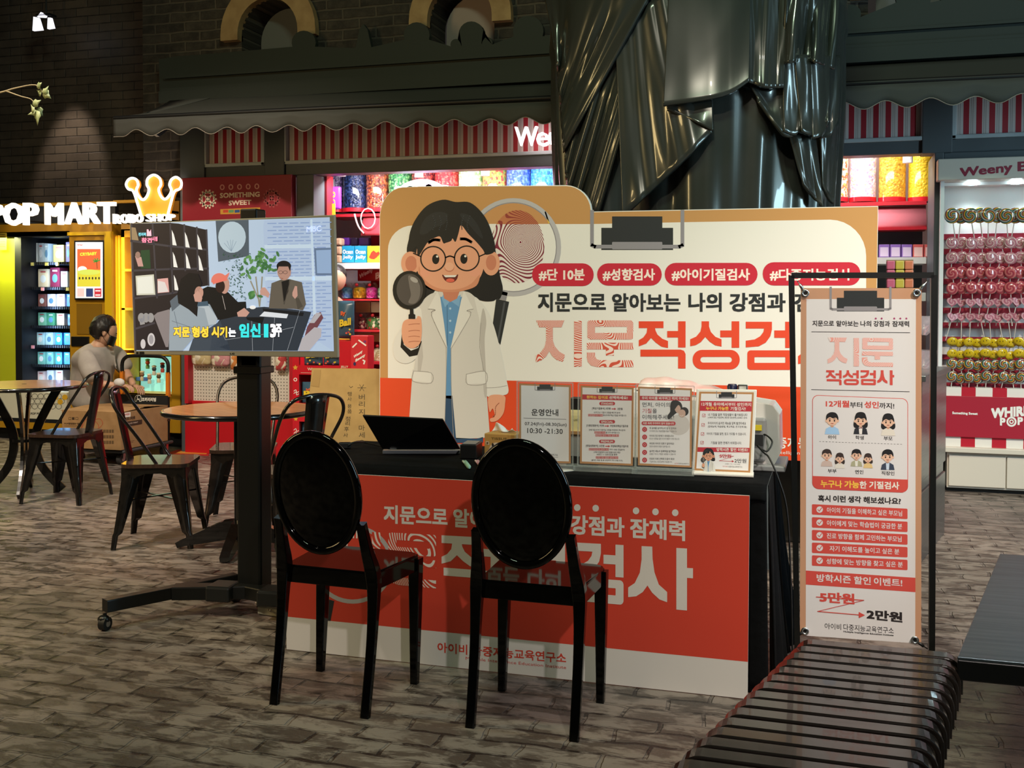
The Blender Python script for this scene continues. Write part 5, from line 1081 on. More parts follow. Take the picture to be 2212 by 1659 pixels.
for c in (fr_, re_, f2, r2):
    m = M(TVB); m.cyl(c+Vector((0, 0, -.03)), c+Vector((0, 0, -.045)), .008, n=8); m.ell(c+Vector((-.005, 0, -.055)), (.026, .022, .018), 12, 8); m.build('caster_fork', t)
    m = M(mat('rubber', '#101010', .6)); m.cyl(c+Vector((-.014, 0, -.072)), c+Vector((.014, 0, -.072)), .0275, n=20); m.cyl(c+Vector((-.016, 0, -.072)), c+Vector((.016, 0, -.072)), .013, n=12, m=mat('steel', '#b8bcc0', .3, metal=1)); m.build('caster_wheel', t)
tl = radians(5); TN = Vector((.01, -cos(tl), -sin(tl))).normalized(); TO = Vector((-2.35, 3.86, 1.36))
t = thing('television', 'wide flat television with grey bezel showing a talk show, mounted on the black stand', 'television', TO)
q = [onp(x, y, TO, TN) for x, y in ((279.5, 482), (721.5, 464), (729.5, 773), (289.5, 765.5))]
def quadbox(m, q, D): m.add(q+[p+D for p in q], [(0, 3, 2, 1), (4, 5, 6, 7), (0, 1, 5, 4), (1, 2, 6, 5), (2, 3, 7, 6), (3, 0, 4, 7)]); return m
m = M(mat('bezel_silver', '#a59e8c', .35, metal=.25)); quadbox(m, q, -TN*.02); m.build('bezel', t, bevel=.003)
m = M(TVB); quadbox(m, [p-TN*.02+(TO-p)*.06 for p in q], -TN*.035); m.build('back_shell', t, bevel=.005)
p = Pr(TO+TN*.0006, TN, .00012); S = lambda n, c, e=.62: mat('tv_'+n, c, .5, emit=e)
def tv(X, Y): return (250+X/4.424, 440+Y/4.424)
def tp(pts, n, c, l, e=.62): p.poly([tv(*a) for a in pts], S(n, c, e), l)
def te(c, rx, ry, n, col, l, e=.62, a0=0, a1=360): p.ell(tv(*c), rx/4.424, ry/4.424, S(n, col, e), l, 22, a0, a1)
tp([(145, 190), (190, 1405), (2085, 1410), (2045, 130)], 'wall', '#a9bedc', 1)
tp([(1410, 210), (1440, 1000), (2085, 1410), (2045, 130), (1420, 160)], 'brickwall', '#a4b8da', 2)
for k in range(34):
    y = 185+k*34
    for j in range(6):
        x = 1450+j*105+(k % 2)*52
        if x > 1430 and x < 2020 and y < 1330: tp([(x, y+ (x-1450)*-.02), (x, y+9+(x-1450)*-.02), (x+86, y+9-(x-1364)*.02), (x+86, y-(x-1364)*.02)], 'brick', '#7f97c4', 3)
tp([(1860, 150), (1895, 1330), (1925, 1330), (1880, 150)], 'post', '#b8cce4', 4); tp([(1420, 395), (1425, 430), (1870, 425), (1865, 385)], 'post', '#b8cce4', 4); tp([(1430, 700), (1430, 735), (2065, 735), (2065, 690)], 'post', '#b8cce4', 4)
tp([(1895, 425), (1910, 685), (2065, 685), (2060, 420)], 'wframe', '#5f7394', 5); tp([(1915, 445), (1925, 665), (2060, 665), (2056, 440)], 'wglass', '#8aa4cc', 6)
# shelves at the left of the programme
tp([(145, 190), (185, 1400), (520, 1400), (600, 830), (890, 780), (870, 250), (600, 190), (520, 183)], 'shelf_dark', '#241f24', 2)
SHL = [[(145, 355), (510, 405), (875, 440)], [(160, 640), (520, 625), (885, 620)], [(175, 905), (540, 855), (760, 800)], [(190, 1195), (370, 1140)]]
for L2 in SHL: p.line([tv(*a) for a in L2], 4.4, S('shelf_edge', '#3c3942'), 3)
for L2 in ([(352, 190), (395, 900)], [(520, 185), (545, 850)], [(655, 200), (665, 640)], [(775, 225), (785, 640)], [(868, 250), (888, 780)], [(150, 190), (190, 1400)]): p.line([tv(*a) for a in L2], 3.6, S('shelf_edge', '#3c3942'), 3)
for X, Y in ((535, 250), (660, 270), (780, 290), (545, 460), (668, 470), (790, 490), (555, 680)): tp([(X, Y), (X+8, Y+145), (X+48, Y+150), (X+20, Y+40)], 'paper', '#d9dbe0', 4)
tp([(150, 225), (155, 345), (220, 352), (190, 230)], 'frame_gold', '#8a7860', 4); tp([(190, 690), (200, 875), (380, 870), (365, 675)], 'cert', '#b9bcb4', 4); tp([(205, 705), (212, 860), (365, 855), (352, 690)], 'cert2', '#cfd4d4', 5)
tp([(398, 720), (402, 855), (512, 845), (500, 710)], 'cert_pink', '#c79a9c', 4); tp([(402, 735), (405, 850), (505, 840), (470, 750)], 'cert3', '#c9c6cc', 5); tp([(240, 445), (240, 620), (335, 620), (325, 440)], 'green_book', '#22402c', 4)
te((212, 490), 24, 32, 'fig_head', '#8a7068', 6); tp([(185, 500), (215, 600), (265, 600), (245, 510)], 'fig_body', '#b08a88', 5); te((262, 1340), 24, 46, 'clock', '#b9b8c0', 5); te((340, 1298), 36, 62, 'clock', '#b9b8c0', 5); te((340, 1298), 22, 44, 'clock2', '#8f8e98', 6)
for X in (245, 290, 335): te((X, 1090), 32, 46, 'ornament', '#8a8a90', 5)
tp([(225, 1100), (235, 1160), (280, 1150), (270, 1090)], 'ornament', '#8a8a90', 5)
# picture and plants
tp([(955, 165), (980, 555), (1275, 500), (1270, 155)], 'pic_dark', '#4a5664', 3); te((1112, 320), 132, 150, 'pic_moon', '#a8bcd0', 4)
for a in (60, 80, 95, 115, 135): p.line([tv(1105, 455), tv(1105+95*cos(radians(a)), 455-110*sin(radians(a)))], .9, S('twig', '#7f93a8'), 5)
rt = random.Random(3)
for k in range(120):
    a = rt.random()*6.28; X, Y = 1150+rt.gauss(0, 55), 480+rt.random()*440; tp([(X, Y), (X+14*cos(a)-5, Y+14*sin(a)), (X+24*cos(a), Y+24*sin(a)), (X+14*cos(a)+6, Y+14*sin(a)-8)], 'leaf_dark', '#1f3830' if k % 3 else '#2f5040', 6)
for L2 in ([(1340, 700), (1355, 830), (1375, 980)], [(1400, 700), (1390, 850), (1375, 980)], [(1290, 740), (1360, 900)]): p.line([tv(*a) for a in L2], 3, S('stem', '#8a8678'), 6)
for k in range(60):
    X, Y = rt.choice([(1250, 520), (1340, 560), (1400, 540), (1440, 620), (1230, 660), (1300, 640), (1480, 600), (1500, 520), (1300, 870), (1400, 480)]); X += rt.gauss(0, 26); Y += rt.gauss(0, 26)
    p.ell(tv(X, Y), 6.5, 3, S('leaf_a' if k % 2 else 'leaf_b', '#5a8a52' if k % 2 else '#3f6e44'), 7, 10, rot=rt.random()*180)
tp([(1150, 940), (1160, 1000), (1250, 1000), (1245, 935)], 'pot', '#15181c', 7)
# table
tp([(900, 1405), (940, 1180), (1000, 1100), (1240, 1000), (1420, 985), (1700, 1010), (1870, 1035), (1740, 1405)], 'marble', '#2c3440', 8); tp([(700, 1405), (740, 1290), (1000, 1120), (1100, 1405)], 'marble2', '#3a4452', 8)
for L2 in ([(1300, 1120), (1310, 1405)], [(1520, 1090), (1500, 1405)], [(1760, 1020), (1640, 1405)], [(1000, 1200), (1050, 1300), (1400, 1250), (1700, 1180)]): p.line([tv(*a) for a in L2], .9, S('vein', '#8d93a0'), 9)
tp([(1375, 1075), (1420, 1030), (1650, 1055), (1635, 1095)], 'paper_w', '#cdd4e2', 10); te((1310, 990), 30, 18, 'mouse', '#dfe2e8', 10); tp([(1245, 1085), (1260, 1110), (1400, 1150), (1420, 1085)], 'device', '#101318', 10)
tp([(1405, 1000), (1410, 1030), (1790, 1075), (1800, 1040)], 'keyboard', '#15181e', 9)
# man at the right
te((1610, 640), 66, 92, 'face', '#a98378', 12); te((1608, 600), 70, 56, 'hair', '#17161a', 13, a0=0, a1=180); tp([(1540, 600), (1545, 640), (1560, 600), (1650, 600), (1668, 650), (1676, 600)], 'hair', '#17161a', 13)
for X in (1578, 1622): p.ring(tv(X, 655), 5, 3.6, .7, S('specs', '#2a2224'), 14, 14)
p.line([tv(1570, 712), tv(1600, 714)], 1.4, S('lips', '#8a5a50'), 14); tp([(1655, 640), (1678, 640), (1672, 690), (1655, 690)], 'face', '#a98378', 13)
tp([(1465, 990), (1490, 760), (1580, 725), (1660, 720), (1780, 750), (1820, 960), (1790, 1020), (1700, 1005), (1470, 1000)], 'jacket', '#5c564f', 11); tp([(1585, 745), (1660, 725), (1650, 840), (1610, 940)], 'inner_shirt', '#17171a', 12)
p.line([tv(1585, 745), tv(1610, 960)], 1.2, S('lapel', '#453f3a'), 13); p.line([tv(1670, 725), tv(1612, 960)], 1.2, S('lapel', '#453f3a'), 13)
tp([(1380, 830), (1400, 800), (1430, 800), (1475, 860), (1460, 900), (1430, 880), (1385, 870)], 'hand', '#b88f86', 14); tp([(1690, 850), (1715, 785), (1735, 790), (1740, 880), (1715, 910), (1690, 880)], 'hand', '#b88f86', 14)
tp([(1750, 900), (1790, 980), (1740, 1010), (1720, 905)], 'jacket2', '#4a453f', 13)
# middle person with coral cap
tp([(780, 1100), (800, 830), (880, 790), (1000, 810), (1080, 850), (1190, 960), (1240, 1000), (1180, 1070), (1000, 1110)], 'hoodie', '#131418', 9); te((1040, 775), 48, 86, 'face2', '#b38a80', 10); te((1000, 790), 45, 62, 'hair2', '#2c1c1c', 11)
te((990, 735), 76, 72, 'cap', '#cf7468', 12, a0=0, a1=195); tp([(1040, 690), (1090, 655), (1075, 700), (1050, 735), (930, 770), (925, 740)], 'cap', '#cf7468', 12); tp([(1160, 1040), (1230, 995), (1280, 1040), (1250, 1080), (1170, 1080)], 'hand', '#b88f86', 12)
p.line([tv(1020, 880), tv(1050, 1010)], 1, S('cord', '#b0a8a8'), 11)
# woman at the left
tp([(510, 1405), (520, 1000), (600, 900), (760, 930), (900, 960), (975, 1100), (960, 1150), (830, 1200), (740, 1290), (640, 1405)], 'grey_hood', '#8a98a8', 13); tp([(520, 930), (590, 870), (620, 960), (540, 1030)], 'hood_in', '#55606e', 14)
tp([(600, 950), (590, 860), (625, 720), (700, 660), (790, 670), (825, 760), (800, 830), (780, 1080), (700, 1010)], 'hair_w', '#16151a', 15); te((798, 850), 42, 60, 'face2', '#b38a80', 15); tp([(745, 870), (790, 830), (830, 900), (820, 940), (760, 935)], 'hand', '#b88f86', 16)
tp([(790, 940), (880, 930), (890, 975), (780, 980)], 'cuff', '#3f5468', 16); tp([(780, 985), (890, 975), (975, 1100), (960, 1150), (890, 1160), (850, 1000)], 'sleeve_l', '#a4b0be', 15)
p.line([tv(560, 1030), tv(600, 1200), tv(760, 1260)], 1.2, S('hood_fold', '#66727f'), 16); p.line([tv(540, 1120), tv(720, 1180)], 1.2, S('hood_fold', '#66727f'), 16)
tp([(365, 1070), (480, 1370), (505, 1370), (540, 1030), (510, 1010), (400, 1040)], 'chair_beige', '#7c767c', 12)
tp([(1745, 1405), (1780, 1290), (1900, 1180), (1970, 1190), (1965, 1270), (1850, 1405)], 'chair_r', '#a9a6b0', 12); tp([(1830, 1180), (1900, 1060), (1960, 1035), (1985, 1090), (1930, 1180), (1800, 1290)], 'chair_r2', '#6a4048', 11); tp([(1850, 1140), (1920, 1040), (1970, 1050), (1900, 1140)], 'chair_r', '#a9a6b0', 12)
# captions
yl = S('cap_yellow', '#e6b93c', 1.0); bo = S('cap_brown', '#2a2418', .6); cy = S('cap_cyan', '#2fc4cc', 1.0); wh = S('cap_white', '#dfe4f2', 1.0)
def cap(s_, x0, y0, x1, y1, h, m_, l=20):
    a, b = tv(x0, y0), tv(x1, y1); p.text(s_, a[0]-.8, a[1]+.9, b[0]+.8, b[1]+.9, (h+8)/4.424, bo, l-1, .07); p.text(s_, a[0], a[1], b[0], b[1], h/4.424, m_, l, .045)
cap('지문', 555, 1275, 712, 1275, 100, yl); cap('형성', 730, 1278, 888, 1278, 105, yl); cap('시기', 918, 1278, 1068, 1278, 105, yl); cap('는', 1078, 1272, 1152, 1272, 85, wh); cap('임신', 1182, 1278, 1388, 1278, 135, cy); cap('1', 1418, 1278, 1462, 1278, 130, cy); cap('3', 1478, 1278, 1535, 1278, 130, wh); cap('주', 1530, 1272, 1590, 1272, 125, wh)
pk = S('cap_pink', '#e07a9c', 1.0); cc = S('cap_aqua', '#6fc0d8', 1.0)
cap('전지적', 220, 310, 292, 310, 34, cc); cap('참견', 250, 372, 350, 372, 48, pk); cap('시점', 350, 358, 402, 358, 44, pk); tp([(300, 245), (300, 310), (345, 310), (340, 245), (325, 270), (315, 245)], 'logo_pink', '#e8a8bc', 20, 1.0)
p.text('MBC', *tv(1825, 272), *tv(1965, 262), 12, S('cap_logo', '#b9c8e2', .9), 20, .02)
p.build('screen_image', t)
p = Pr(TO+TN*.0006, TN); p.text('LG', *tv(1092, 1441), *tv(1135, 1441), 3.4, BLK, 1, .03); p.poly([tv(195, 1415), tv(195, 1438), tv(218, 1438), tv(218, 1415)], BLK, 1); p.poly([tv(226, 1414), tv(226, 1440), tv(272, 1440), tv(272, 1414)], BLK, 1); p.build('bezel_print', t)
# power strip behind the left oval chair
a = onz(582, 1322, .02); t = thing('power_strip', 'beige power strip on the floor by the television stand', 'power strip', (a.x, a.y, 0))
m = M(mat('ivory', '#b9b49a', .5)); m.cbox((a.x+.05, a.y+.02, .02), (.22, .05, .035), rz=-.1); m.build('strip_body', t, bevel=.006)
t = thing('power_cable', 'loose white plug cables beside the power strip', 'cable', onz(565, 1306, .01))
m = M(mat('cable_white', '#c9bfae', .5)); m.tube(bez([onz(553, 1302, .012), onz(562, 1308, .03), onz(572, 1313, .02), onz(580, 1318, .03)], 5), .004, 6); m.tube(bez([onz(555, 1310, .008), onz(565, 1306, .02), onz(578, 1308, .02), onz(584, 1320, .03)], 5), .004, 6); m.build('cord', t)
# ================================================================== STATUE, COUNTER
BRZ = noisy('dark_bronze', '#363a34', '#3f403d', 3, .27, 0, metal=.35, coat=.5)
SY, SA, SBb = 6.62, .86, .52
sc0 = ony(1490, 300, SY); SXc = sc0.x
SA = (ony(1812, 300, SY).x-ony(1205, 300, SY).x)/2; SXc = (ony(1812, 300, SY).x+ony(1205, 300, SY).x)/2
t = thing('statue', 'huge glossy dark green robed statue rising behind the orange booth board', 'statue', (SXc, SY, 1.0))
def fold(a, z):
    s_ = .09*mnoise.noise(Vector((cos(a)*3.0, sin(a)*3.0, z*.35)))+.045*mnoise.noise(Vector((cos(a)*7, sin(a)*7, z*.45+5)))
    return s_*(1.25-.12*z)
def prof(z):  # silhouette half width factor
    if z < 2.0: return 1.0-.06*(2.0-z)*.6
    return 1.0+.03*sin((z-2)*2.2)+(.02 if z > 2.9 else 0)
def robe(u, v):
    a = 2*pi*u; z = 1.0+3.4*v; f = fold(a, z); k = prof(z)*(1-.25*max(0, v-.75)/.25)
    return Vector((SXc+(SA*k+f*.9)*cos(a), SY+(SBb*k+f)*sin(a), z))
m = M(BRZ); m.grid(lambda u, v: robe(u, v), 300, 60); m.build('under_robe', t)
def onell(px, py, off):
    """front of the statue's oval trunk, pushed out by off"""
    r = ray(px, py); A_, B_ = SA+off*.6, SBb+off; ox, oy = -SXc, -SY
    qa = (r.x/A_)**2+(r.y/B_)**2; qb = 2*(r.x*ox/A_**2+r.y*oy/B_**2); qc = (ox/A_)**2+(oy/B_)**2-1
    d = max(0, qb*qb-4*qa*qc); return EYE+r*((-qb-math.sqrt(d))/(2*qa))
def interp(P, s):
    L = [0]
    for a, b in zip(P, P[1:]): L.append(L[-1]+math.hypot(b[0]-a[0], b[1]-a[1]))
    x = s*L[-1]
    for i in range(len(P)-1):
        if x <= L[i+1]+1e-9:
            k = (x-L[i])/max(1e-9, L[i+1]-L[i]); return (P[i][0]+(P[i+1][0]-P[i][0])*k, P[i][1]+(P[i+1][1]-P[i][1])*k)
    return P[-1]
def sheet(name, top, bot, off, amp, nf, ph=0, roll_=.5, nu=90, nv=26, th=.02):
    top = bez(top, 6); bot = bez(bot, 6)
    def fn(u, v):
        a = interp(top, u); b = interp(bot, u); px = a[0]+(b[0]-a[0])*v; py = a[1]+(b[1]-a[1])*v
        w_ = amp*(.5+.5*v)*(3.4*mnoise.noise(Vector((u*nf*1.15+ph*9, v*1.0+u*.8, ph*3+1)))+.7*mnoise.noise(Vector((u*nf*3.1, v*1.4, ph*7+4))))
        return onell(px, py, off+w_+roll_*.03*v**6)
    m = M(BRZ); m.grid(fn, nu, nv); return m.build(name, t, solid=th)
# left diagonal drape, broad middle apron, lower cloak tail, right hanging pleats
sheet('diagonal_drape', [(1172, -40), (1290, -40), (1420, -40)], [(1204, 120), (1212, 235), (1218, 330)], .10, .030, 4, .6)
sheet('diagonal_drape', [(1250, 150), (1330, 60), (1440, -40)], [(1222, 340), (1232, 420), (1290, 470)], .07, .022, 7, 0)
sheet('draped_cloak', [(1330, 60), (1400, 10), (1448, -40)], [(1345, 470), (1480, 345), (1538, 285)], .085, .016, 3.4, 1.5, 1.2)
sheet('cloak_fold', [(1440, 231), (1480, 226), (1540, 214)], [(1442, 236), (1500, 262), (1540, 284)], .10, .012, 1.2, 0, .4, 40, 12)
sheet('apron', [(1446, -40), (1540, -40), (1622, -40)], [(1433, 229), (1560, 209), (1618, 176)], .13, .007, 1.3, 2.0, 1.0)
sheet('apron', [(1618, -40), (1670, -40), (1702, -40)], [(1616, 178), (1655, 190), (1692, 190)], .12, .012, 3, 0, .8, 50)
sheet('apron', [(1700, -40), (1765, -40), (1815, -40)], [(1690, 140), (1745, 132), (1800, 150)], .15, .03, 4, .4, .8, 70)
for a, b, c, d, o in ((1690, 1720, 1700, 1738, .13), (1715, 1752, 1738, 1775, .15), (1748, 1790, 1762, 1790, .16), (1784, 1813, 1780, 1808, .13)):
    sheet('hanging_pleat', [(a, 120), ((a+b)/2, 118), (b, 122)], [(c-8, 285 if a < 1740 else 300), ((c+d)/2, 292), (d, 262)], o, .014, 1.0, a, .8, 24, 20)
sheet('side_tail', [(1620, 186), (1660, 195), (1700, 150)], [(1640, 220), (1690, 290), (1712, 296)], .10, .012, 1.4, 0, .8, 40, 16)
sheet('side_tail', [(1700, 280), (1730, 290), (1760, 300)], [(1735, 400), (1765, 436), (1778, 450)], .08, .016, 1.6, 1, .8, 30, 20)
sheet('side_tail', [(1770, 260), (1790, 260), (1808, 262)], [(1775, 400), (1790, 430), (1800, 440)], .06, .012, 1.2, 1, .8, 24, 16)
m = M(noisy('stone_plinth', '#3a3c3c', '#2e3030', 8, .6)); m.box(SXc-1.05, -.05, 6.05, 7.25, 0, 1.0); m.build('plinth', t, bevel=.01)
STL = noisy('brushed_steel', '#8e9496', '#7b8184', 5, .28, .05, (1, 1, 30), metal=.9)
a, b = onz(1990, 1216, 0), onz(2040, 1152, 0); t = thing('steel_counter', 'stainless steel candy counter partly hidden by the hanging banner', 'counter', (.3, 6.1, 0))
d = (b-a).normalized(); nx = Vector((-d.y, d.x, 0)); zt_ = .96
def cprism(o0, o1, z0, z1, w_, ex=0):
    A = a-d*(.05+ex)-nx*ex; B = b+d*ex-nx*ex; C = B+nx*(w_+2*ex); D_ = A+nx*(w_+2*ex)
    return [Vector((p.x, p.y, z0)) for p in (A, B, C, D_)], [Vector((p.x, p.y, z1)) for p in (A, B, C, D_)]
for z0, z1, ex, nm in ((0, .36, 0, 'lower_body'), (.36, .42, -.01, 'recess'), (.42, .93, .0, 'upper_body'), (.93, .96, .02, 'counter_top')):
    lo, hi = cprism(0, 0, z0, z1, .42, ex); m = M(STL); m.add(lo+hi, [(0, 3, 2, 1), (4, 5, 6, 7), (0, 1, 5, 4), (1, 2, 6, 5), (2, 3, 7, 6), (3, 0, 4, 7)]); m.build(nm, t, bevel=.003)

# ================================================================== BOOTH BOARD
TAN = mat('print_tan', '#bd8a52', .55); PW = mat('print_white', '#e2dcd4', .55); ORG = mat('print_orange', '#d9461e', .55); CRS = mat('print_crimson', '#c32136', .55)
CHB = mat('print_charcoal', '#25282a', .55); GYC = mat('print_grey', '#8b868b', .55); EDGE = mat('board_edge', '#e6e2da', .6)
BY = 5.6; t = thing('booth_board', 'tall printed clipboard shaped board with cartoon woman in lab coat behind the table', 'board', (-1.1, BY, 0))
def arcp(cx, cy, rx, ry, a0, a1, n=8): return arc(cx, cy, rx, ry, a0, a1, n)
outl = [(1897, 1040), (1897, 445), (1277, 457)]+arcp(1222, 456, 55, 56, 4, 88)+[(905, 402.5)]+arcp(872, 470, 52, 66, 92, 178)+[(820, 1040)]
bz = [XZ(x, y, BY) for x, y in outl]; zb0 = .52
bz = [(x, max(z, zb0)) for x, z in bz]; bz[0] = (bz[1][0], zb0); bz[-1] = (bz[-2][0], zb0)
m = M(EDGE); m.prism(bz, (0, BY, 0), (1, 0, 0), (0, 0, 1), (0, .035, 0)); m.build('foam_board', t)
m = M(mat('steel', '#b8bcc0', .3, metal=1))
for x in (-2.1, -.3): m = M(GRY); m.bar([(x, BY+.05, 0), (x, BY+.05, 1.4)], .04, .03, up=(0, 1, 0)); m.bar([(x, BY-.2, .015), (x, BY+.36, .015)], .04, .03); m.build('support_post', t)
p = Pr((0, BY-.0005, 0), (0, -1, 0), .00014)
inn = [(1896, 1000), (1896, 446.5), (1277, 458.5)]+arcp(1222, 457, 54, 55, 4, 88)+[(905, 403.5)]+arcp(872, 470, 51, 65, 92, 178)+[(821, 955)]
vs = [ony(x, y, BY-.00064) for x, y in inn]; vs[0].z = vs[-1].z = zb0; vs[0].x = vs[1].x; vs[-1].x = vs[-2].x
p.add(vs, [tuple(range(len(vs)))], TAN)
f_ = p.f[-1]; p.f[-1] = f_ if (vs[1]-vs[0]).cross(vs[2]-vs[1]).y < 0 else f_[::-1]
p.poly([(838, 817)]+[(838, 540)]+arcp(892, 540, 54, 53, 180, 90)[1:]+[(1100, 484), (1277, 484), (1478, 480), (1793, 474.5)]+arcp(1793, 553, 78, 78.5, 90, 0)+[(1871, 839)], PW, 2)
vs = [ony(821, 816, BY-.00085), ony(1896, 839.5, BY-.00085)]; p.add([vs[0], vs[1], Vector((vs[1].x, vs[1].y, zb0)), Vector((vs[0].x, vs[0].y, zb0))], [(0, 3, 2, 1)], ORG)
def clip(p, x0, x1, y0, y1, l, wire=8):
    """printed binder clip whose black body fills the box"""
    w_ = x1-x0; h = y1-y0
    p.poly([(x0+.15*w_, y0), (x0+.85*w_, y0), (x0+.85*w_, y0+.34*h), (x1, y0+.34*h), (x1, y1), (x0, y1), (x0, y0+.34*h), (x0+.15*w_, y0+.34*h)], CHB, l)
    p.line([(x0-.13*w_, y0-.16*h), (x0-.13*w_, y0+.86*h), (x0-.09*w_, y0+.9*h), (x1+.09*w_, y0+.9*h), (x1+.13*w_, y0+.86*h), (x1+.13*w_, y0-.16*h)], wire, GYC, l+1)
    p.rr(x0+.15*w_, y0+.76*h, x0+.85*w_, y0+h*.98, 2, GYC, l+2)
clip(p, 1299, 1454, 467.5, 540, 5)
FPW = printmat('whorl_white', '#7a2438', '#ddd0c8', 62, .42); FPT = printmat('whorl_tan', '#8e3a30', '#b8704a', 62, .45)
LNS = mat('print_lens', '#ddd6cc', .5); p.ell((1109, 534), 100, 103, GYC, 4, 48); p.ell((1109, 534), 92, 95, PW, 5, 48)
p.poly([(1109+92*cos(a), 534-95*sin(a)) for a in [radians(32+116*k/20) for k in range(21)]], mat('print_tan2', '#c08a56'), 6)
p.ell((1118, 533), 58, 79, FPW, 7, 36); p.poly([(1118+58*cos(a), 533-79*sin(a)) for a in [radians(38+104*k/16) for k in range(17)]], FPT, 8)
p.ring((1109, 534), 103, 106, 9, mat('print_silver', '#b3aeb0', .5), 9, 48); p.line([(1178, 458), (1186, 482)], 3, mat('glint_yellow', '#d8b04a'), 9)
p.poly([(1082, 628), (1097, 632), (1093, 650), (1080, 646)], GYC, 9); p.poly([(1072, 645), (1100, 652), (1081, 745), (1062, 720)], CHB, 10); p.line([(1090, 654), (1076, 735)], 4, mat('print_slate', '#4a4c50'), 11)
for x0, y0, x1, y1, s_, a, b in ((1149.6, 568.8, 1282.6, 618, '#단 10분', 1164, 1263), (1290, 568.8, 1429.6, 617, '#성향검사', 1302, 1415), (1436, 567.8, 1636.4, 616.6, '#아이기질검사', 1451, 1620), (1647.7, 566.4, 1858.7, 616.6, '#다중지능검사', 1663, 1839)):
    p.rr(x0, y0, x1, y1, 24, CRS, 12); p.text(s_, a, 606.5, b, 606, 26, mat('ink_cream2', '#f0ded2'), 13, .03)
p.text('지문으로', 1162, 674, 1309, 674, 42, CHB, 12, .03); p.text('알아보는', 1322, 673.5, 1470, 673.5, 40, CHB, 12, .03); p.text('나의', 1487, 673.5, 1559, 673.5, 41, CHB, 12, .03); p.text('강점과', 1576, 673.5, 1697, 674, 41, CHB, 12, .03); p.text('잠재력', 1716, 674, 1838, 674.5, 41, CHB, 12, .03)
FPL = printmat('whorl_letter', '#c9503c', '#e8cfc4', 95, .5); BIGO = mat('print_bigred', '#dc4426', .55)
def blet(s_, x0, x1, y0, y1, mm, l=12, b=.05, dy=0): heavyset(p, s_, x0, y1, x1, y1+dy, y1-y0, mm, l)
blet('지', 1157, 1257, 692, 792, FPL, b=.06); blet('문', 1268, 1368, 692, 793, FPL, b=.06)
blet('적', 1380, 1481, 694, 796, BIGO); blet('성', 1491, 1598, 694, 798, BIGO); blet('검', 1611, 1712, 695, 799, BIGO); blet('사', 1724, 1834, 695, 801, BIGO)
p.text('아이비 다중지능교육연구소', 1580, 966, 1860, 974, 25, PW, 12, .02); p.text('Multiple Intelligence Education Institute', 1622, 981, 1860, 988, 9, PW, 12)
